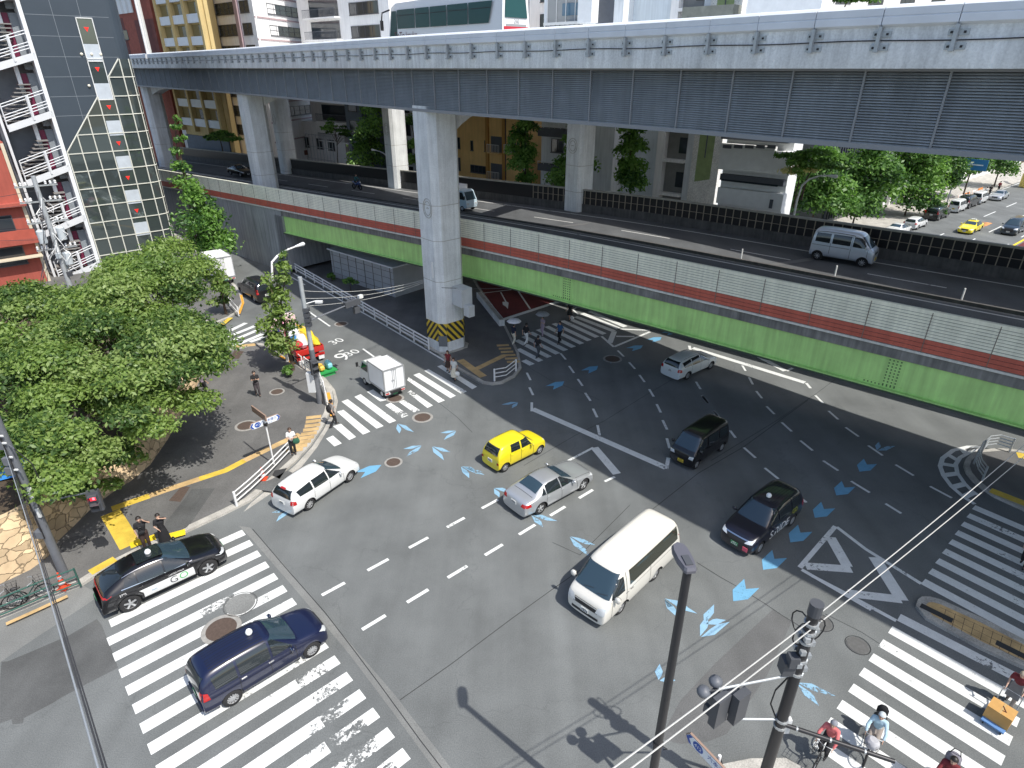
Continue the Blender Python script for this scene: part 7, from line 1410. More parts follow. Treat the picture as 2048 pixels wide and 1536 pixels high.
def bag(name, label, cat, loc, rz, sz, m, strap=True):
    o = thing(name, label, cat, tuple(loc), rz); mb = MB(); k = MB(); k.sphere((0, 0, 0), .5, 12); mb.add([(max(-.42, min(.42, v[0])) * sz[0] * 1.2, max(-.42, min(.42, v[1])) * sz[1] * 1.2, max(-.42, min(.42, v[2])) * sz[2] * 1.2) for v in k.v], k.f); mb.build("pouch", m, o, True)
    if strap: mb = MB(); mb.tube([(0, -sz[1] * .35, sz[2] * .45), (0, -sz[1] * .2, sz[2] * .45 + .2), (0, sz[1] * .2, sz[2] * .45 + .2), (0, sz[1] * .35, sz[2] * .45)], .014, 6); mb.build("strap", M_TRIM, o)
    return o
def dirpx(a, b): return (g(*b) - g(*a)).normalized()
def at(px, py, z=0.): v = g(px, py, z); return v
lw = lambda t, x, y, z: t.matrix_basis @ Vector((x, y, z))
cd1 = dirpx((668, 850), (800, 790))
p = person("person with a backpack stepping off the kerb onto the crossing of the left road", at(668, 852), cd1, 1.72, .30, CG, CK, arms=[((.02, .23, 1.12), (.26, .2, 1.05)), ((-.16, -.23, 1.14), (-.06, -.22, .92))]); bag("backpack", "black backpack worn by the walker at the left road crossing", "backpack", lw(p, -.19, 0, 1.2), p.rotation_euler.z, (.2, .3, .44), CK)
p = person("person in a white shirt and dark trousers at the end of the white guard rail", at(588, 908, .13), dirpx((588, 905), (600, 990)), 1.62, .0, CW, CK, M_HAIRB, arms=[((.05, .23, 1.12), (.22, .05, 1.12)), ((.05, -.23, 1.12), (.2, -.02, 1.1))]); bag("shoulder_bag", "green bag hanging on the person in the white shirt", "bag", lw(p, .08, .24, .85), p.rotation_euler.z, (.12, .34, .32), cloth("cloth_green", (.03, .12, .07)))
p = person("person in black standing alone on the corner pavement, looking at a phone", at(517, 792, .13), dirpx((517, 790), (525, 900)), 1.74, .08, CK, cloth("cloth_charcoal", (.06, .05, .055)), arms=[((.1, .21, 1.14), (.28, .06, 1.26)), ((.1, -.21, 1.14), (.28, -.02, 1.25))])
mb = MB(); mb.box((0, 0, 0), (.02, .08, .15)); o = tag(mb.build("phone", M_TRIM, None, False, lw(p, .36, .02, 1.30)), "dark phone held by the person standing alone on the corner", "phone")
isl_d = dirpx((900, 745), (840, 800))
person("long haired person in a maroon sleeveless top at the island end of the crossing", at(897, 744, .0), isl_d, 1.60, .05, CR, CDB, M_HAIRB, long_hair=True, dress=.45, sleeve=.2)
p = person("person in pale clothes with a white bag, beside the one in maroon", at(909, 760, .0), isl_d, 1.62, .1, cloth("cloth_pale_grey", (.55, .57, .56)), CC, M_HAIRB, dress=.3); bag("tote_bag", "white tote bag carried at the crossing by the person in pale clothes", "bag", lw(p, .1, .3, .6), p.rotation_euler.z, (.12, .3, .3), CW)
fd = dirpx((300, 1090), (330, 1180))
p = person("person in a black t-shirt behind the crossover taxi, one hand raised to the face", at(297, 1098, .13), fd, 1.74, .0, CK, CDB, arms=[((.10, .32, 1.32), (.16, .16, 1.52)), ((.03, -.25, 1.12), (.10, -.22, .88))]); bag("waist_bag", "black crossbody bag on the person in the black t-shirt by the taxi", "bag", lw(p, .15, -.05, 1.0), p.rotation_euler.z, (.1, .26, .16), CK)
person("person in a long black dress behind the crossover taxi, forearm across the brow", at(333, 1088, .13), fd, 1.64, .0, CK, CK, M_HAIR, long_hair=True, dress=.25, arms=[((.14, .26, 1.42), (.20, .02, 1.56)), ((.05, -.24, 1.12), (.16, -.12, .98))])
# under the flyover
fx_ = dirpx((1040, 690), (1110, 660)); fb_ = -fx_
def umbrella(label, p, m, tip=(.05, .0, 1.92)):
    o = thing("umbrella", label, "umbrella", tuple(lw(p, *tip)), p.rotation_euler.z); n = 8; mb = MB(); vs = [(0, 0, .17)]; rings = [(.25, .14), (.45, .06), (.55, -.04)]
    for r_, z in rings: vs += [(r_ * math.cos(2 * math.pi * j / n), r_ * math.sin(2 * math.pi * j / n), z) for j in range(n)]
    fs = [(0, 1 + j, 1 + (j + 1) % n) for j in range(n)] + [(1 + i * n + j, 1 + (i + 1) * n + j, 1 + (i + 1) * n + (j + 1) % n, 1 + i * n + (j + 1) % n) for i in range(2) for j in range(n)]; mb.add(vs, fs); mb.build("canopy", m, o); mb = MB(); mb.tube([(0, 0, .22), (0, 0, -.75)], .012, 6); mb.build("shaft", M_TRIM, o)
AU = [((.10, .22, 1.14), (.14, .08, 1.20)), ((-.05, -.23, 1.12), (.0, -.22, .88))]
p = person("person in navy with cream trousers under a white umbrella on the shaded crossing", at(1027, 690), fx_, 1.7, .22, CN, CC, arms=AU); umbrella("white umbrella on the shaded crossing, the paler and left one", p, cloth("umbrella_white", (.78, .78, .80)))
person("person in a black t-shirt and white trousers walking on the shaded crossing", at(1052, 690), fx_, 1.74, .3, CK, CW)
p = person("person in patterned trousers under the grey umbrella on the shaded crossing", at(1085, 672), fb_, 1.62, .15, CPK, CPK, arms=AU); umbrella("grey umbrella with visible ribs in the middle of the shaded crossing", p, cloth("umbrella_grey", (.45, .47, .50)))
person("person in a blue shirt on the shaded crossing", at(1119, 686), fb_, 1.74, .28, CB, CK); person("person all in black nearest on the shaded crossing", at(1075, 716), fx_, 1.72, .25, CK, cloth("cloth_slate", (.06, .07, .08)))
p = person("person in a long black coat at the far end of the shaded crossing", at(1139, 640), fb_, 1.66, .15, CK, CK, M_HAIR, long_hair=True, dress=.5); bag("white_bag", "white bag low beside the person in the long black coat", "bag", lw(p, .1, .34, .3), p.rotation_euler.z, (.2, .3, .3), CW)
person("person in black at the right edge of the photo on the shaded right crossing", at(2044, 1132), dirpx((2040, 1130), (2000, 1180)), 1.66, .2, CK, CK, M_HAIRB, arms=[((.03, .23, 1.1), (.16, .18, .92)), ((-.08, -.24, 1.12), (-.02, -.22, .88))])
for px, py, lab, a, b_ in [(412, 790, "person in black trousers with a blue bag at the edge of the big tree's crown", CPK, CK), (340, 818, "person half hidden under the big tree, holding a pale board", CT, CDB)]: q = person(lab, at(px, py, .13), dirpx((412, 790), (470, 760)), 1.68, .1, a, b_)
bag("handbag", "blue bag beside the person at the edge of the big tree", "bag", g(400, 790, .5), .4, (.2, .34, .34), cloth("cloth_royal", (.03, .08, .25)))
for k, (px, py, a, lab) in enumerate([(1977, 392, CK, "person in black on the far pavement of the side street"), (1995, 384, CR, "person in red on the far pavement of the side street"), (1929, 408, CN, "person in navy standing between the parked vans on the side street"), (1968, 396, CW, "person in white on the far pavement of the side street")]): v = g(px, py, .1); person(lab, v, SD, 1.72, .2, a, CK)
# cart pusher
cdir = dirpx((2021, 1398), (1988, 1446)); m0 = g(2016, 1408)
p = person("person in a maroon top and grey apron pushing a hand cart", m0, cdir, 1.66, .16, CR, CT, M_HAIRG, arms=[((.16, .24, 1.14), (.40, .22, .98)), ((.16, -.24, 1.14), (.40, -.22, .98))], lean=.22, tilt=.5, slim=1.1)
mb = MB(); mb.add([(.135, -.13, 1.25), (.135, .13, 1.25), (.18, .17, .9), (.22, .19, .5), (.22, -.19, .5), (.18, -.17, .9)], [(0, 1, 2, 3, 4, 5)]); mb.build("apron", CG, p)
ct = thing("hand_cart", "flat hand cart with a push bar in front of the person in the maroon top", "cart", tuple(m0 + cdir * .95), math.atan2(cdir.y, cdir.x)); mb = MB(); mb.box((.1, 0, .2), (.95, .62, .05)); mb.build("platform", mat("cart_blue", (.12, .25, .5), .5), ct); mb = MB(); mb.tube([(-.36, .26, .2), (-.46, .26, .98), (-.46, -.26, .98), (-.36, -.26, .2)], .018, 8); mb.build("push_bar", M_GALV, ct)
for x in (-.25, .45):
    for y in (-.24, .24): mb = MB(); mb.lathe([(0, -.02), (.075, -.02), (.075, .02), (0, .02)], 12, (0, 0, 0), 'y'); mb.build("castor", M_TYRE, ct, False, (x, y, .08))
bxo = thing("cardboard_box", "orange brown cardboard box riding on the hand cart", "box", tuple(m0 + cdir * 1.1 + Vector((0, 0, .225))), math.atan2(cdir.y, cdir.x)); M_CARD = mat("cardboard", (.55, .31, .10), .8, var=.1, vscale=3.); mb = MB(); mb.box((0, 0, .24), (.52, .66, .48)); mb.build("carton", M_CARD, bxo); mb = MB(); mb.tube([(-.1, -.02, .488), (0, .05, .492), (.08, .12, .488), (.1, .02, .49)], .014, 6); mb.build("tape_loop", mat("tape_dark", (.12, .03, .03), .5), bxo); mb = MB(); mb.box((0, 0, .482), (.53, .05, .004)); mb.build("packing_tape", mat("tape_tan", (.5, .35, .16), .4), bxo)
# bicycles
def bike(label, loc, hd, col=M_TRIM, basket=True, child=None, cat="bicycle", wheel_m=None):
    t = thing("bicycle", label, cat, tuple(loc), math.atan2(hd.y, hd.x)); r = .31
    for x in (.52, -.5):
        mb = MB(); mb.tube([(r * math.cos(a), 0, r * math.sin(a)) for a in [2 * math.pi * k / 24 for k in range(25)]], .022, 6); w = mb.build("wheel", M_TYRE, t, True, (x, 0, r + .02)); mb = MB()
        for k in range(10): a = math.pi * k / 10; mb.tube([(-r * math.cos(a), .0, -r * math.sin(a)), (r * math.cos(a), 0, r * math.sin(a))], .003, 4)
        mb.build("spokes", M_GALV, w)
    mb = MB(); bb = (-.05, 0, .3); mb.tube([(.36, 0, .78), bb], .02, 8); mb.tube([(-.22, 0, .80), bb], .018, 8); mb.tube([bb, (-.5, 0, .33)], .014, 6); mb.tube([(-.18, 0, .68), (-.5, 0, .33)], .011, 6); mb.tube([(.33, 0, .95), (.38, 0, .72), (.52, 0, .33)], .018, 8); mb.build("frame", col, t, True)
    mb = MB(); mb.tube([(.16, .28, .98), (.30, .2, 1.02), (.33, 0, 1.0), (.30, -.2, 1.02), (.16, -.28, .98)], .013, 8); mb.build("handlebar", M_GALV, t, True); mb = MB(); capsule(mb, (-.34, 0, .86), (-.12, 0, .85), .075, .03); mb.build("saddle", M_TRIM, t, True); mb = MB(); mb.box((-.05, .1, .2), (.09, .07, .02)); mb.box((-.05, -.1, .42), (.09, .07, .02)); mb.tube([(-.05, .08, .2), (-.05, .04, .3), (-.05, -.04, .3), (-.05, -.08, .42)], .01, 5); mb.build("pedals", M_TRIM, t)
    if basket:
        mb = MB()
        for z, s in ((.78, .13), (.9, .15), (1.02, .17)): mb.tube([(.5 + a * s, b_ * (s + .03), z) for a, b_ in ((-1, -1), (1, -1), (1, 1), (-1, 1), (-1, -1))], .008, 4)
        for a, b_ in ((-1, -1), (1, -1), (1, 1), (-1, 1), (0, 1), (0, -1), (1, 0), (-1, 0)): mb.tube([(.5 + a * .12, b_ * .15, .78), (.5 + a * .17, b_ * .2, 1.02)], .006, 4)
        mb.build("basket", M_TRIM, t)
    if child:
        mb = MB(); lump(mb, (-.55, 0, .9), (.2, .2, .26), 10, .03); lump(mb, (-.72, 0, 1.08), (.09, .17, .26), 10, .03); mb.build("child_seat", child, t, True); mb = MB(); mb.box((-.52, 0, .66), (.34, .14, .03)); mb.build("carrier", M_GALV, t)
    return t
def rider(label, loc, hd, top, bot, hair=M_HAIR, hat=None, h=1.62):
    return person(label, loc, hd, h, 0, top, bot, hair, arms=[((.14, .26, 1.22), (.26, .24, 1.06)), ((.14, -.26, 1.22), (.26, -.24, 1.06))], legs=[((.18, .11, .66), (-.02, .1, .26)), ((.20, -.11, .78), (-.0, -.1, .48))], hipz=.98, hipx=-.22, lean=.25, sleeve=1.0, hat=hat)
rd = dirpx((1700, 1345), (1560, 1566))
def onz(px, py, z): v = g(px, py, z); return Vector((v.x, v.y, 0))
M_CAP = mat("cap_grey", (.22, .23, .26), .8); L1 = onz(1656, 1478, .95); bike("black bicycle under the rider in coral at the lower right", L1, rd); rider("cyclist in a coral top and grey cap beside the black signal pole", L1, rd, CP, CK, M_HAIR, M_CAP)
L2 = onz(1752, 1462, .95); rd2 = dirpx((1770, 1380), (1720, 1536)); bike("bicycle with a black rear child seat ridden by the person in pale blue", L2, rd2, mat("frame_brown", (.12, .05, .04), .4), True, CK); rider("cyclist in pale blue sleeves with a child seat behind, lower right crossing", L2, rd2, CLB, CT, M_HAIR, cloth("visor_white", (.55, .6, .62))); bag("shopping", "crumpled grey and white bags in the pale blue cyclist's front basket", "bag", L2 + rd2 * .52 + Vector((0, 0, 1.0)), .3, (.34, .36, .34), cloth("bag_grey", (.42, .42, .44)), False)
L3 = onz(1893, 1552, .95); bike("bicycle at the bottom edge below the lower right crossing", L3, rd2); rider("cyclist with a dark red top cut off by the bottom edge of the photo", L3, rd2, CR, CK); bag("rucksack", "grey and black rucksack on the bottom edge cyclist", "bag", L3 - rd2 * .25 + Vector((0, 0, 1.42)), math.atan2(rd2.y, rd2.x), (.26, .36, .42), cloth("bag_slate", (.20, .19, .22)))
gd = dirpx((20, 1215), (90, 1190)); bike("dark green bicycle parked behind the green pavement railing", g(62, 1205, .13), gd, mat("frame_green", (.02, .08, .07), .4), True); bike("second parked bicycle by the green railing, at the left edge", g(8, 1222, .13), gd, M_TRIM, True)
# motorcyclist on the flyover
q = g(715, 380, 5.95); q.z = 6.0; mo = thing("motorcycle", "small dark blue motorcycle riding right along the flyover", "motorcycle", tuple(q), math.atan2(FU.y, FU.x)); M_MB = carpaint("paint_blue", (.02, .05, .2))
for x in (.62, -.62): mb = MB(); mb.lathe([(.2, -.05), (.29, -.06), (.31, 0), (.29, .06), (.2, .05)], 20, (0, 0, 0), 'y'); mb.build("wheel", M_TYRE, mo, True, (x, 0, .31))
mb = MB(); capsule(mb, (.5, 0, .75), (-.1, 0, .62), .16, .2); capsule(mb, (-.1, 0, .7), (-.7, 0, .82), .16, .1); capsule(mb, (.62, 0, .4), (.52, 0, .95), .06, .09); mb.build("fairing", M_MB, mo, True); mb = MB(); mb.sphere((.66, 0, .85), .09, 10); mb.build("headlight", M_HEAD, mo); mb = MB(); mb.tube([(.4, .33, 1.05), (.48, 0, 1.02), (.4, -.33, 1.05)], .018, 6); mb.build("handlebar", M_TRIM, mo)
rider("motorcyclist in teal jacket with a dark helmet on the flyover", q + Vector((0, 0, -.08)), FU, cloth("cloth_teal", (.03, .12, .13)), CK, M_HAIR, M_TRIM, 1.7)
# ================================================================ STREET FURNITURE
M_POLE = mat("pole_black", (.035, .035, .038), .4, .2); M_POLEG = mat("pole_grey", (.16, .17, .19), .5, .2, var=.1, vscale=4.); M_POLEL = mat("pole_pale", (.45, .48, .50), .5, .3, var=.08, vscale=4.); M_WRAIL = mat("rail_white", (.78, .78, .77), .45, var=.06, vscale=4.); M_SIGBOX = mat("signal_box", (.075, .08, .09), .5); M_RLED = mat("red_lamp", (.9, .03, .05), .4, emit=1.2)
def V3(p, z): return Vector((p.x, p.y, z))
# tall lamp, lower right of the middle
L = g(1377, 1131, 10.); t = thing("street_lamp", "tall black street lamp post with a flat grey head, in front of the white van", "street lamp", (L.x, L.y, 0)); mb = MB(); mb.tube([(0, 0, 0), (0, 0, 5), (0, 0, 9.9)], [.11, .10, .085], 14); mb.build("pole", M_POLE, t, True)
mb = MB(); mb.tube([(0, 0, 0), (0, 0, .9)], .16, 12); mb.tube([(0, 0, 4.55), (0, 0, 4.62)], .125, 12); mb.tube([(.1, -.02, 4.5), (.22, -.04, 4.42), (.14, -.02, 4.36)], .012, 6); mb.build("collar", M_POLE, t)
hd_ = (g(1365, 1092, 10.) - g(1383, 1125, 10.)); hd_.z = 0; hd_.normalize(); sd_ = Vector((-hd_.y, hd_.x, 0)); out = [(-.15, .09), (-.1, .13), (.15, .17), (.42, .165), (.58, .12), (.64, 0)]; out = out + [(a, -b_) for a, b_ in out[-2::-1]]
mb = MB(); k = len(out); lo = [hd_ * a + sd_ * b_ * 1.0 + Vector((0, 0, 9.93)) for a, b_ in out]; mi = [hd_ * a * 1.0 + sd_ * b_ + Vector((0, 0, 9.99)) for a, b_ in out]; hi = [hd_ * (a * .92 + .02) + sd_ * b_ * .85 + Vector((0, 0, 10.05)) for a, b_ in out]
mb.add(lo + mi + hi, [tuple(range(k - 1, -1, -1)), tuple(range(2 * k, 3 * k))] + [(j, (j + 1) % k, k + (j + 1) % k, k + j) for j in range(k)] + [(k + j, k + (j + 1) % k, 2 * k + (j + 1) % k, 2 * k + j) for j in range(k)]); hdo = mb.build("lamp_head", mat("lamp_grey", (.15, .15, .175), .45, .3), t, False)
mb = MB(); mb.box(hd_ * .08 + Vector((0, 0, 10.06)), (.26, .14, .03), hd_, sd_); mb.build("hatch", M_SIGBOX, hdo); mb = MB(); mb.box(hd_ * .28 + Vector((0, 0, 9.925)), (.5, .22, .02), hd_, sd_); mb.build("lens", M_WFR, hdo)
# signal pole, lower right
T = g(1633, 1212, 8.); t = thing("signal_pole", "black traffic signal pole at the lower right with wires at its head", "signal pole", (T.x, T.y, 0)); loc_ = Vector((T.x, T.y, 0))
mb = MB(); mb.tube([(0, 0, 0), (0, 0, 8)], [.15, .125], 14); mb.build("pole", M_POLE, t, True); mb = MB(); mb.tube([(0, 0, 7.75), (0, 0, 8.08)], .15, 14); mb.build("cap", M_SIGBOX, t)
mb = MB()
for z in (7.45, 7.2, 6.9, 6.3, 5.85, 4.15, 3.9): mb.tube([(0, 0, z), (0, 0, z + .07)], .16, 12)
for a in range(10): z = 6.0 + .14 * a; mb.box((.16 * math.cos(a * 2.1), .16 * math.sin(a * 2.1), z), (.12, .1, .12))
mb.build("clamps", M_GALV, t); mb = MB()
for a, r_ in ((.3, .3), (1.9, .38), (3.4, .26)): mb.tube([(.12 * math.cos(a), .12 * math.sin(a), 7.5)] + [((.14 + r_ * math.sin(q)) * math.cos(a), (.14 + r_ * math.sin(q)) * math.sin(a), 7.2 + .35 * math.cos(q)) for q in [.4, .9, 1.4, 1.9, 2.4, 2.8]] + [(.12 * math.cos(a), .12 * math.sin(a), 6.8)], .018, 6)
mb.tube([(-.15, 0, 5.7), (-.3, .1, 5.1), (-.32, .1, 4.6), (-.15, 0, 4.2)], .02, 6); mb.build("cable_loops", M_TRIM, t)
mb = MB(); mb.box((-.22, .05, 6.05), (.3, .3, .42)); mb.box((-.2, -.06, 6.35), (.22, .24, .3)); mb.build("camera_box", M_SIGBOX, t); mb = MB(); mb.box((.2, .02, 3.9), (.12, .12, .5)); mb.build("white_tag", M_WFR, t)
u0 = V3(g(1438, 1378, 5.7), 5.7) - loc_; l0 = V3(g(1470, 1430, 4.35), 4.2) - loc_
mb = MB(); mb.tube([(0, 0, 5.8), u0], .03, 8); mb.build("arm", M_POLEL, t); mb = MB(); mb.tube([(0, 0, 4.15), l0], .03, 8); mb.build("arm", M_POLEL, t); r0 = V3(g(1790, 1520, 3.9), 3.85) - loc_; mb = MB(); mb.tube([(0, 0, 4.0), r0], .055, 10); mb.build("side_arm", M_POLE, t, True); mb = MB()
for k_ in (.15, .45, .75): mb.tube([r0 * k_ + Vector((0, 0, 4. * (1 - k_))) - (r0 - Vector((0, 0, 4))).normalized() * .02, r0 * k_ + Vector((0, 0, 4. * (1 - k_))) + (r0 - Vector((0, 0, 4))).normalized() * .02], .062, 10)
mb.build("arm_ring", M_GALV, t)
face = Vector((-.55, .84, 0)); lat_ = Vector((.84, .55, 0))
def ped_signal(root, c, z, nm="signal_head", f=face, lit=False):
    la = Vector((f.y, -f.x, 0)); mb = MB(); mb.box(c + Vector((0, 0, z)), (.42, .2, .92), la, f); o = mb.build(nm, M_SIGBOX, root)
    for k_, zz in enumerate((.2, -.2)):
        m = MB(); m.box(c + f * .105 + Vector((0, 0, z + zz)), (.26, .02, .26), la, f); m.build("lens", M_RLED if lit and k_ == 0 else M_TRIM, o); hh = MB(); pts = [(-.15, -.12), (-.15, .14), (.15, .14), (.15, -.12)]; vs = [c + la * a + f * d + Vector((0, 0, z + zz + b_)) for d in (.1, .32) for a, b_ in pts]; hh.add(vs, [(0, 4, 5, 1), (1, 5, 6, 2), (2, 6, 7, 3)]); hh.build("hood", M_SIGBOX, o)
    return o
for k_, d_ in enumerate((.25, .62)):
    c = u0.normalized() * (u0.length - .55 + .0) * (1 - .38 * (1 - k_)); c = Vector((u0.x, u0.y, 0)) * (.93 - .26 * k_); o = ped_signal(t, c, 4.95)
mb = MB(); c = Vector((u0.x, u0.y, 0)) * 1.06 + face * .25; mb.sphere(c + Vector((0, 0, 5.35)), .17, 12, (1, 1, .8)); mb.sphere(c + lat_ * .4 + Vector((0, 0, 5.42)), .17, 12, (1, 1, .8)); mb.build("round_hood", mat("hood_grey", (.12, .13, .15), .5), t, True)
# overhead wires from this pole
mbw = MB(); w0 = loc_ + Vector((0, 0, 7.6))
def wire(a, b_, sag=.25, r_=.012, n=14): return [a.lerp(b_, i / n) - Vector((0, 0, sag * 4 * (i / n) * (1 - i / n))) for i in range(n + 1)]
M_WIRE = mat("wire_pale", (.55, .55, .53), .5); M_WIRED = mat("wire_dark", (.05, .05, .055), .6)
A = g(1215, 1545, 9.2); B = V3(g(2060, 880, 6.6), 6.6)
t2 = thing("overhead_cables", "two pale overhead cables strung across the lower right from the black signal pole", "cables", tuple(w0))
for k_ in range(2):
    mb = MB(); o_ = Vector((.05 * k_, -.04 * k_, -.22 * k_)); mb.tube([p_2 - w0 for p_2 in wire(A + o_, w0 + o_, .03)] + [p_2 - w0 for p_2 in wire(w0 + o_, B + o_ * 2, .12)][1:], .013, 5); mb.build("cable", M_WIRE, t2)
# blue road name sign "412", bottom
a = g(1371, 1468, 3.3); b_ = g(1424, 1524, 3.3); dv = (b_ - a); dv.z = 0; dv.normalize(); nv = Vector((dv.y, -dv.x, 0)); M_SIGNB = mat("sign_blue", (.02, .08, .36), .4); M_SIGNW = mat("sign_white", (.78, .82, .85), .4); M_SIGNE = mat("sign_edge_brown", (.32, .22, .17), .7, var=.1)
def name_sign(label, a, dv, nv, L_, h, z, post, txt2, flip=False):
    t = thing("street_sign", label, "sign", (post.x, post.y, 0)); lo_ = Vector((post.x, post.y, 0)); o0 = Vector((a.x, a.y, z)) - lo_
    P_ = lambda u, v, w=0.: o0 + dv * u + Vector((0, 0, v)) + nv * w
    oc_ = [(0, 0), (.12, h / 2), (L_ - .12, h / 2), (L_, 0), (L_ - .12, -h / 2), (.12, -h / 2)]; k = 6; mb = MB(); mb.add([P_(u, v, w) for w in (-.06, .0) for u, v in oc_], [tuple(range(k)), tuple(range(2 * k - 1, k - 1, -1))] + [(j, k + j, k + (j + 1) % k, (j + 1) % k) for j in range(k)]); bd = mb.build("board", M_SIGNE, t)
    mb = MB(); s_ = .93; mb.poly([P_(.02 + u * (L_ - .04) / L_, v * s_, .004) for u, v in oc_][::-1]); mb.build("face", M_SIGNW, bd); mb = MB()
    for u0_, sg in ((.03, 1), (L_ - .03, -1)): mb.poly([P_(u0_, 0, .008), P_(u0_ + sg * .11, h * .42, .008), P_(u0_ + sg * .2, h * .42, .008), P_(u0_ + sg * .10, 0, .008), P_(u0_ + sg * .2, -h * .42, .008), P_(u0_ + sg * .11, -h * .42, .008)])
    mb.poly([P_(.42 + .16 * math.cos(q), h * .40 * math.sin(q), .008) for q in [2 * math.pi * i / 20 for i in range(20)]]); mb.build("symbols", M_SIGNB, bd)
    text_obj("lettering", "412", h * .42, M_SIGNW, bd, P_(.42, 0, .012), dv, (0, 0, 1)); text_obj("lettering", "六本木通り", h * .46, M_SIGNB, bd, P_(.42 + (L_ - .42) * .48, h * .1, .012), dv, (0, 0, 1)); text_obj("lettering", "Roppongi-dori", h * .17, M_SIGNB, bd, P_(.42 + (L_ - .42) * .48, -h * .3, .012), dv, (0, 0, 1))
    mb = MB(); mb.tube([(0, 0, .05), (0, 0, z + h * .75)], .042, 10); mb.build("post", M_WRAIL, t, True); mb = MB(); mb.box((0, 0, z - .02), (.16, .16, .16)); mb.build("clamp", M_TRIM, t); return t
pst = V3(a + dv * .95 - nv * .12, 0); name_sign("blue and white road name sign reading 412 at the bottom edge", a, dv, nv, 1.9, .36, 3.3, pst, "")
a = g(499, 856, 2.55); b_ = g(561, 832, 2.55); dv2 = (b_ - a); dv2.z = 0; Ls = dv2.length; dv2.normalize(); nv2 = Vector((dv2.y, -dv2.x, 0)); s1 = name_sign("blue and white road name sign on the left corner pavement, on a white post", a, dv2, nv2, Ls, .36, 2.55, V3(g(548, 928, .13), 0), "")
mb = MB(); back = Vector((-dv2.y, dv2.x, 0)); mb.box(Vector((0, 0, 2.95)) + back * .55, (1.5, .06, .34), back, dv2); mb.build("cross_board", M_SIGNE, s1)
# left pole with pedestrian signal
bp = g(128, 1147, .13); t = thing("signal_pole", "dark steel pole with a pedestrian signal arm showing a red lamp, at the lower left", "signal pole", (bp.x, bp.y, .13)); mb = MB(); mb.tube([(0, 0, 0), (0, 0, 9.5)], [.17, .13], 14); mb.build("pole", M_POLEG, t, True)
hp = V3(g(192, 1004, 3.4), 3.4) - bp; hp.z = 0; mb = MB(); ad = hp.normalized(); mb.tube([(0, 0, 3.55), hp - ad * .1 + Vector((0, 0, 3.75))], .035, 8); mb.tube([(0, 0, 3.25), (0, 0, 3.3)], .17, 10); mb.build("arm", M_POLEG, t); fv = Vector((.35, -.94, 0)); o = ped_signal(t, hp, 3.35, "signal_head", fv, True)
mb = MB(); la = Vector((fv.y, -fv.x, 0)); mb.box(hp + fv * .12 + Vector((0, 0, 3.55)), (.08, .015, .18), la, fv); mb.build("red_figure", mat("red_figure_glow", (1., .15, .2), .4, emit=2.5), o)
mb = MB(); mb.tube([(.0, -.17, 8), (.03, -.2, 5), (.02, -.19, 2)], .03, 6); mb.tube([(.14, .05, 6), (.5, .1, 5.3), (.55, .1, 4.3), (.14, 0, 3.4)], .022, 6); mb.build("cable", M_TRIM, t)
mb = MB(); mb.box((.18, -.1, 4.1), (.12, .1, .5)); mb.box((.16, -.12, 3.2), (.1, .08, .4)); mb.build("white_tag", M_WFR, t); mb = MB()
for z, s_ in ((2.2, .3), (5.2, .3), (5.6, .24), (6.3, .3), (7.0, .26)): mb.box((-.12, -.12, z), (s_, s_, .3))
mb.tube([(-.3, .2, 6.2), (.45, -.3, 6.25)], .03, 6); mb.tube([(-.35, .2, 5.2), (.35, -.3, 5.2)], .03, 6); mb.build("junction_box", M_POLEG, t); mb = MB()
for z in (5.25, 5.8, 6.4, 6.7): mb.box((.1, -.2, z), (.14, .05, .06))
mb.build("reflector", M_WFR, t)
A = Vector((0, 0, CAM_Z)) + ray(-10, 845) * 27; B = Vector((0, 0, CAM_Z)) + ray(203, 1560) * 5.2; t = thing("cable_bundle", "dark overhead cables running down the left of the view before the stone wall", "cables", tuple(A))
for k_, (dx, r_) in enumerate(((0, .010), (.034, .008), (.056, .007))): mb = MB(); mb.tube([p_2 - A + Vector((dx, dx * .3, -.02 * k_)) for p_2 in wire(A, B, .5, n=20)], r_, 6); mb.build("cable", M_WIRED if k_ else M_POLEL, t)
# signal pole with vehicle lamps on the left corner
bp = g(640, 806, .12); t = thing("signal_pole", "pale grey traffic signal pole with a long arm of lamps over the left road", "signal pole", tuple(bp)); mb = MB(); mb.tube([(0, 0, 3.4), (0, 0, 8.0)], [.14, .12], 14); mb.build("pole", M_POLEL, t, True); mb = MB(); mb.tube([(0, 0, 0), (0, 0, 3.6)], [.17, .16], 14); mb.build("sleeve", M_POLEG, t, True); e = V3(g(722, 606, 5.5), 5.5) - bp; e.z = 5.6; mb = MB(); mb.tube([(0, 0, 5.35), e], [.055, .04], 8); mb.build("arm", M_POLEG, t)
d_ = Vector((e.x, e.y, 0)).normalized(); nf = Vector((d_.y, -d_.x, 0)); c = e - d_ * .65; mb = MB(); mb.box(c + Vector((0, 0, -.05)), (1.15, .2, .36), d_, nf); o = mb.build("vehicle_signal", M_SIGBOX, t)
for k_ in (-.36, 0, .36): m = MB(); m.tube([c + d_ * k_ - nf * .1 + Vector((0, 0, -.05)), c + d_ * k_ - nf * .38 + Vector((0, 0, -.05))], .15, 12, False); m.build("hood", M_SIGBOX, o)
m = MB(); m.box(c + d_ * .25 + Vector((0, 0, -.55)), (.4, .22, .4), d_, nf); m.build("arrow_signal", M_SIGBOX, t); m = MB(); m.box(e + Vector((0, 0, .2)), (.3, .2, .2), d_, nf); m.build("sensor", M_WFR, t)
mb = MB()
for z in (5.2, 5.5, 5.8, 6.1): mb.box((.1, -.1, z), (.34, .3, .22))
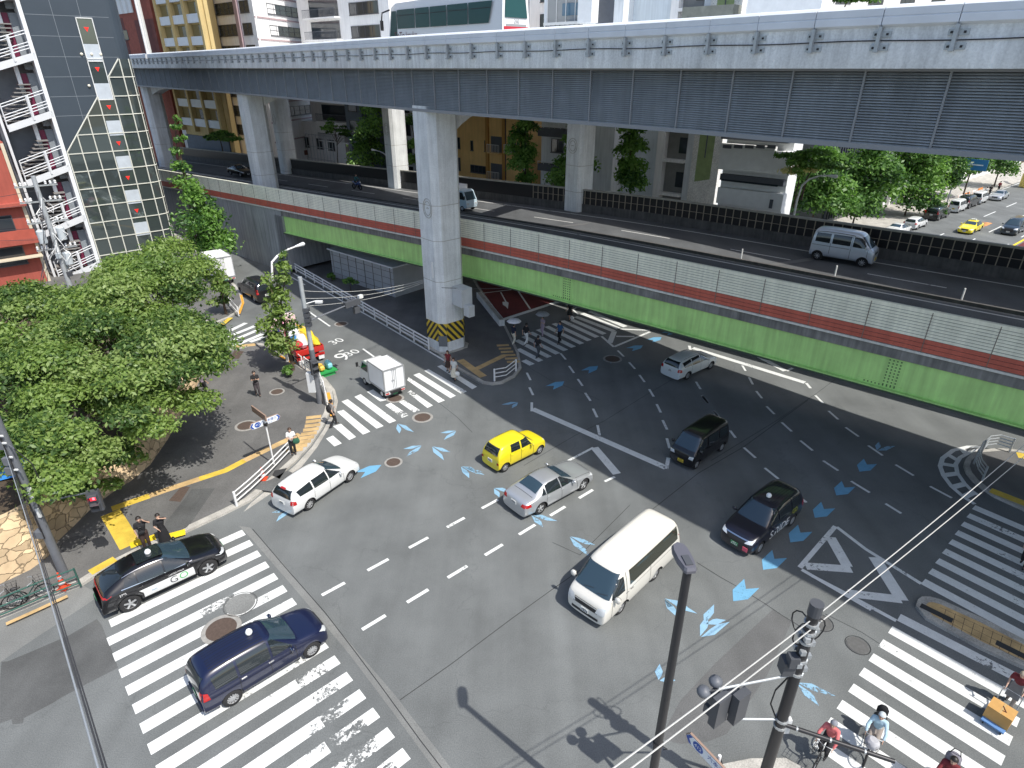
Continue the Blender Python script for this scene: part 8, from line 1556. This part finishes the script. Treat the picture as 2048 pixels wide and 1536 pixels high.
mb.build("junction_box", M_SIGBOX, t); mb = MB(); mb.tube([(0, 0, 6.4), (.6, .3, 6.5)], .03, 6); mb.box((.75, .35, 6.42), (.4, .2, .12)); mb.build("camera", M_WFR, t); mb = MB(); mb.box((-.28, -.1, 1.5), (.42, .3, 1.3)); mb.build("control_cabinet", mat("cabinet_white", (.66, .68, .70), .5), t); ped_signal(t, Vector((.1, -.32, 0)), 2.6, "signal_head", Vector((.7, -.7, 0)))
t = thing("overhead_cables", "thin pale cables from the left signal pole to the middle pier", "cables", tuple(bp + Vector((0, 0, 7)))); o0 = bp + Vector((0, 0, 7)); 
for k_ in range(3): mb = MB(); mb.tube([p_2 - o0 for p_2 in wire(bp + Vector((0, 0, 7.2 - .45 * k_)), V3(pA - nA_ * 1.2 - dA_ * .8, 5.2 - .1 * k_), .35)], .014, 5); mb.build("cable", M_WIRE, t)
t = thing("overhead_cable", "dark cable from the middle pier towards the red bus lane under the flyover", "cables", tuple(V3(pA, 5))); o0 = V3(pA, 5); mb = MB(); mb.tube([p_2 - o0 for p_2 in wire(V3(pA + dA_ * 1.2 - nA_, 5.1), V3(fl(-24, 36, 0), 4.7), .2)], .02, 5); mb.build("cable", M_WIRED, t)
# white lamps
def lamp(label, b_, zt_, end, m=M_WRAIL):
    t = thing("street_lamp", label, "street lamp", (b_.x, b_.y, b_.z)); e = end - b_; mb = MB(); q = Vector((e.x, e.y, 0)); zt_ -= b_.z; ez = e.z; mb.tube([(0, 0, 0), (0, 0, zt_ * .55), (0, 0, zt_ - .6), q * .06 + Vector((0, 0, zt_ + (ez - zt_) * .35)), q * .25 + Vector((0, 0, zt_ + (ez - zt_) * .7)), q * .55 + Vector((0, 0, zt_ + (ez - zt_) * .93)), q * .8 + Vector((0, 0, ez))], [.11, .1, .08, .075, .07, .06, .05], 10); mb.build("pole", m, t, True); mb = MB(); u = q.normalized(); capsule(mb, q * .78 + Vector((0, 0, ez)), q * 1.0 + Vector((0, 0, ez + .03)), .07, .14); mb.build("lamp_head", mat("lamp_pale", (.7, .73, .75), .35), t, True); return t
b_ = g(575, 722, .13); zt_ = hz(b_, 543, 535); lamp("curved white street lamp rising through the thin tree on the left corner", b_, zt_, g(606, 489, zt_ + .9))
q = onplane(1590, 420, 55.5); b_ = V3(q, 0); lamp("curved white street lamp behind the flyover's dark screen on the right", b_, hz(b_, 1600, 385), onplane(1672, 354, 54.0))
q = onplane(792, 300, 55); b_ = V3(q, 0); lamp("curved grey street lamp beyond the flyover between two street trees", V3(onplane(775, 300, 55), 0), 7.5, V3(onplane(742, 275, 54.5), 8.6), M_POLEL)
for px, lab in ((358, "tall slim white lamp mast on the expressway edge, left of its twin"), (452, "tall slim white lamp mast on the expressway edge, right of its twin")):
    i = min(range(len(EDGE)), key=lambda j: abs((EDGE[j].x / EDGE[j].y) - (px + 0 - 1024) / FOC / _c * 1.0) if EDGE[j].y > 20 else 9); p_3 = EDGE[i]; t = thing("lamp_mast", lab, "lamp post", (p_3.x, p_3.y, 19.6)); mb = MB(); mb.tube([(0, 0, 0), (0, 0, 12)], [.16, .11], 10); mb.build("pole", M_WRAIL, t, True); mb = MB(); mb.box((0, 0, .2), (.5, .5, .5)); mb.build("base_bracket", M_WRAIL, t)
q = V3(onplane(1052, 60, 60), 0); t = thing("lamp_mast", "pale mast with dark fittings beside the rear of the coach", "lamp post", tuple(q)); mb = MB(); mb.tube([(0, 0, 0), (0, 0, 30)], [.2, .14], 10); mb.build("pole", M_POLEL, t, True); mb = MB(); mb.tube([(.3, 0, 5), (.3, 0, 30)], .05, 6); mb.build("conduit", M_POLEG, t)
# railings
def railing(label, pts, h=.85, n=3, post=1.6, m=M_WRAIL, z0=.12, r_=.032, pr=.05, cat="guard rail", skip=None, rail0=.35):
    P = resample_pts(pts, .4); t = thing("guard_rail", label, cat, (P[0].x, P[0].y, z0)); o = Vector((P[0].x, P[0].y, 0))
    for k_ in range(n): z = h * (rail0 + (1 - rail0) * k_ / max(1, n - 1)); mb = MB(); mb.tube([p_2 - o + Vector((0, 0, z)) for p_2 in P], r_, 8); mb.build("rail", m, t, True)
    L_ = sum((P[i + 1] - P[i]).length for i in range(len(P) - 1)); np_ = max(2, int(L_ / post) + 1); st_ = (len(P) - 1) / (np_ - 1)
    for k_ in range(np_): p_2 = P[min(len(P) - 1, round(k_ * st_))] - o; mb = MB(); mb.tube([p_2 + Vector((0, 0, 0)), p_2 + Vector((0, 0, h + .04))], pr, 8); mb.build("post", m, t, True)
    return t
def resample_pts(pts, step):
    P = [Vector((p_2.x, p_2.y, 0)) for p_2 in pts]; f = []
    for i in range(len(P) - 1):
        n = max(1, int((P[i + 1] - P[i]).length / step)); f += [P[i].lerp(P[i + 1], k_ / n) for k_ in range(n)]
    return f + [P[-1]]
gz = lambda L_, z=.12: [g(a, b_, z) for a, b_ in L_]
railing("long white guard rail between the left road and the dark ground under the flyover", gz([(470, 462), (540, 514), (640, 572), (750, 637), (858, 700)]), .85, 3, 2., r_=.06, pr=.06)
railing("short curved white guard rail behind the white estate car", gz([(474, 1012), (505, 985), (545, 947), (582, 908)]), .78, 3, 2.6, pr=.06)
railing("white guard rail round the corner at the foot of the pale signal pole", gz([(655, 812), (650, 790), (642, 770), (628, 752), (612, 740)]), .95, 4, 1.4, pr=.055)
railing("low white rail under the thin tree beside the red truck", gz([(536, 690), (562, 706), (590, 722), (606, 736)]), .85, 2, 1.3)
railing("small curved white guard rail on the island tip by the middle pier", gz([(989, 762), (1012, 758), (1032, 742)], .13), .85, 3, 1.6, pr=.06)
railing("curved galvanised rail at the right corner, along the lit edge", gz([z8b(1320, 470), z8b(1360, 432), z8b(1430, 425), z8b(1530, 455)], .14), .85, 4, 2.4, M_GALV)
railing("curved galvanised rail at the right corner, facing the zebra arc", gz([z8b(1305, 480), z8b(1270, 540), z8b(1290, 610), z8b(1330, 665)], .14), .85, 4, 1.2, M_GALV)
railing("single white rail at the island of the small alley on the far left", gz([(460, 612), (478, 632)], .12), .8, 2, 1.5)
M_RGREEN = mat("rail_green", (.035, .105, .085), .5, .1); railing("green pavement railing at the lower left in front of parked bicycles", gz([(-60, 1262), (20, 1230), (100, 1196), (162, 1172)], .13), .9, 3, 1.9, M_RGREEN, pr=.035, rail0=.2)
mb = MB(); mb.stroke([g(*p_2, .126) for p_2 in [(12, 1248), (70, 1222), (135, 1192)]], .18, .129); tag(mb.build("kerb_marking", M_OCH), kind='structure'); M_ORL = mat("kerb_orange", (.70, .34, .04), .7, var=.15, coords='World')
mb = MB(); mb.stroke([g(*p_2, .126) for p_2 in [(664, 832), (662, 808), (656, 785)]], .2, .1295); mb.stroke([g(*p_2, .126) for p_2 in [(478, 628), (486, 606), (482, 590)]], .2, .1295); mb.stroke([g(*p_2, .126) for p_2 in [(560, 712), (590, 728)]], .2, .1295); tag(mb.build("kerb_marking", M_ORL), kind='structure')
# concrete barrier beside the red lane
t = thing("concrete_kerb", "long grey concrete block beside the red bus lane under the flyover", "barrier", tuple(g(985, 630, .13))); a, b_ = g(958, 595, .13) - g(985, 630, .13), g(1004, 652, .13) - g(985, 630, .13); d_ = (b_ - a).normalized(); mb = MB(); mb.box((a + b_) / 2 + Vector((0, 0, .25)), ((b_ - a).length, .45, .5), d_, Vector((-d_.y, d_.x, 0))); mb.build("block", M_CONC2, t)
mb = MB(); mb.box((a + b_) / 2 + Vector((0, 0, .52)), ((b_ - a).length * .98, .3, .04), d_, Vector((-d_.y, d_.x, 0))); mb.build("capping", M_CURB, t)
# cones, tray of crates, utility pole, signs
def cone(label, p_2, h=.7, m=None):
    t = thing("traffic_cone", label, "traffic cone", tuple(p_2)); m = m or mat("cone_red", (.72, .08, .03), .5); mb = MB(); mb.box((0, 0, .02), (.36, .36, .04)); mb.build("base", m, t); mb = MB(); mb.lathe([(.15, .04), (.03, h), (0, h)], 16); mb.build("body", m, t, True); mb = MB()
    for z in (.4, .7): r0_ = .15 - .12 * (z * h - .04) / (h - .04); mb.lathe([(r0_ + .012, z * h - .06), (r0_ + .002, z * h + .06)], 16)
    mb.build("white_band", M_WFR, t, True)
cone("red and white cone by the white guard rail and the blue road sign post", g(527, 958, .13)); cone("red and white striped cone against the left pole, behind the green railing", g(128, 1176, .13), .8)
tr = g(652, 748, .0); t = thing("goods_tray", "green tray with yellow and pale blue boxes at the kerb behind the red truck", "tray", tuple(tr), math.atan2(RDL.y, RDL.x)); mb = MB(); mb.box((0, 0, .3), (1.0, 1.3, .1)); mb.box((0, 0, .1), (.8, 1.0, .2)); mb.build("tray", mat("tray_green", (.03, .32, .08), .5), t)
for y, m, h in ((.3, mat("box_yellow", (.75, .48, .08), .6), .5), (-.25, mat("box_cyan", (.25, .62, .70), .6), .6)): mb = MB(); k = MB(); k.sphere((0, 0, 0), .5, 10); mb.add([(max(-.4, min(.4, v[0])) * .9, y + max(-.38, min(.38, v[1])) * .5, .35 + h * (.5 + max(-.45, min(.45, v[2])))) for v in k.v], k.f); mb.build("crate", m, t)
q = g(95, 440, 8.); b_ = Vector((q.x + 1.2, q.y - 1.6, 1.)); t = thing("utility_pole", "utility pole crowded with transformers, insulators and cables in front of the outside stair", "utility pole", tuple(b_)); M_TRF = mat("transformer_grey", (.50, .55, .58), .5, var=.1); M_INS = mat("insulator_white", (.75, .76, .76), .3); mb = MB(); mb.tube([(0, 0, 0), (0, 0, 10.5)], [.2, .15], 12); mb.build("pole", M_POLEL, t, True)
for z in (5.2, 7.2, 8.7, 9.8): mb = MB(); mb.box((0, 0, z), (2.6, .1, .1), Vector((.8, .6, 0)), Vector((-.6, .8, 0))); mb.build("crossarm", M_GALV, t); mb = MB(); [mb.lathe([(0, z + .34), (.05, z + .32), (.09, z + .22), (.05, z + .2), (.09, z + .12), (.04, z + .05)], 8, (.8 * a, .6 * a, 0)) for a in (-1.2, -.9, -.6, .6, .9, 1.2)]; mb.build("insulators", M_INS, t, True)
for a, z in ((-.6, 6.2), (.65, 6.3), (.55, 4.4)): mb = MB(); mb.lathe([(0, .5), (.2, .5), (.28, .42), (.28, -.45), (.2, -.5), (0, -.5)], 14, (.8 * a, .6 * a - .15, z)); mb.build("transformer", M_TRF, t, True)
for k_ in range(5): mb = MB(); mb.box((.3 * math.cos(k_ * 1.7), .3 * math.sin(k_ * 1.7), 3.2 + .5 * k_), (.3, .25, .35)); mb.build("cable_box", M_TRF if k_ % 2 else M_SIGBOX, t)
mb = MB()
for k_ in range(16):
    a = random.uniform(0, 6.28); z = random.uniform(3.5, 9.5); r_ = random.uniform(.3, 1.1); mb.tube([(.15 * math.cos(a), .15 * math.sin(a), z), (r_ * math.cos(a), r_ * math.sin(a), z - .5), (r_ * 1.1 * math.cos(a + .7), r_ * math.sin(a + .7), z - .1), (.2 * math.cos(a + 1.2), .2 * math.sin(a + 1.2), z + .6)], .022, 5)
mb.build("cable_loops", M_INS, t)
mb = MB()
for k_ in range(5):
    for e in (Vector((-26, -8, 7.5 + .3 * k_)), Vector((7, -12 - k_, 4. - .2 * k_))): mb.tube(wire(Vector((0, 0, 9.5 - .9 * k_)), e, .5), .016, 5)
mb.build("span_cables", M_WIRED, t)
q = sp(112, 30.6); t = thing("direction_sign", "blue direction sign on a post at the far end of the side street", "sign", tuple(q)); mb = MB(); mb.tube([(0, 0, 0), (0, 0, 7.2)], .1, 8); mb.build("post", M_GALV, t); mb = MB(); mb.box((1.2, -1.4, 6.), (3.4, .08, 1.5), -NSD, SD); mb.build("board", mat("sign_sky", (.04, .20, .42), .4), t); mb = MB(); mb.box((1.2, -1.4, 6.0) - SD * .06, (1.2, .03, .12), -NSD, SD) if False else mb.box(Vector((1.2, -1.4, 6.)) - SD * .05, (2.4, .02, .16), -NSD, SD); mb.build("legend", M_SIGNW, t)
M_BARO = mat("barrier_orange", (.75, .25, .05), .6)
for k_ in range(4): q = sp(117 + 3.2 * k_, 30.5); t = thing("road_barrier", ["orange and white works barrier nearest on the far pavement", "second orange works barrier along the far pavement", "third orange works barrier along the far pavement", "farthest orange works barrier along the side street pavement"][k_], "barrier", tuple(q), math.atan2(SD.y, SD.x), "works barriers on the side street"); mb = MB(); mb.box((0, 0, .8), (2.2, .05, .3)); mb.build("panel", M_BARO if k_ % 2 else M_WFR, t); mb = MB(); [mb.tube([(x, -.3, 0), (x, 0, 1.), (x, .3, 0)], .025, 6) for x in (-.9, .9)]; mb.build("legs", M_BARO, t)
t = thing("yellow_gantry", "yellow crane arm standing at the far right end of the side street", "crane", tuple(sp(140, 27))); mb = MB(); mb.tube([(0, 0, 0), (1.5, 1, 5), (4.5, 2.5, 8.5)], .3, 8); mb.build("arm", mat("crane_yellow", (.75, .55, .12), .5), t); mb = MB(); mb.box((0, 0, 1.2), (2.2, 1.4, 2.2)); mb.build("cab", mat("crane_yellow2", (.78, .6, .15), .5), t)
# things by the stone wall at the left edge
t = thing("blue_awning", "bright blue awning at the left edge beside the stone wall", "awning", tuple(g(10, 950, 2.6))); mb = MB(); mb.add([(-3, -.4, .5), (.9, .7, .9), (.9, .1, .0), (-3, -1.2, -.5), (-3, -.4, .42), (.9, .7, .82)], [(0, 3, 2, 1), (4, 5, 2, 3)]); mb.build("sheet", mat("awning_blue", (.03, .22, .62), .5), t); mb = MB(); mb.tube([(-.2, -.4, -2.2), (-.2, -.2, .3)], .04, 6); mb.tube([(.8, .1, -2.2), (.8, .3, .5)], .04, 6); mb.build("legs", M_POLEG, t)
t = thing("notice_board", "orange framed notice board leaning among rocks under the tree at the left", "board", tuple(g(92, 880, 2.2))); mb = MB(); mb.box((0, 0, .8), (1.0, .08, 1.5), Vector((.5, .85, 0)), Vector((.85, -.5, 0))); mb.build("frame", mat("board_orange", (.65, .33, .02), .6), t); mb = MB(); mb.box(Vector((.85, -.5, 0)) * .05 + Vector((0, 0, .8)), (.6, .03, 1.1), Vector((.5, .85, 0)), Vector((.85, -.5, 0))); mb.build("notice", mat("notice_pale", (.4, .45, .42), .6), t)
for k_, (px, py) in enumerate([(55, 845), (48, 870), (62, 905), (80, 925)]): c = g(px, py, 2.2); t = thing("rock", ["pale rock at the foot of the orange notice board, topmost", "brown rock below the topmost one by the notice board", "reddish rock by the planting beside the notice board", "lowest red rock above the stone wall corner"][k_], "rock", tuple(c), 0, "rocks by the notice board"); mb = MB(); lump(mb, (0, 0, .3), (.6, .5, .5), 9, .2); mb.build("stone", M_STONE if k_ < 2 else mat("rock_red", (.30, .06, .04), .8, var=.3), t, False)
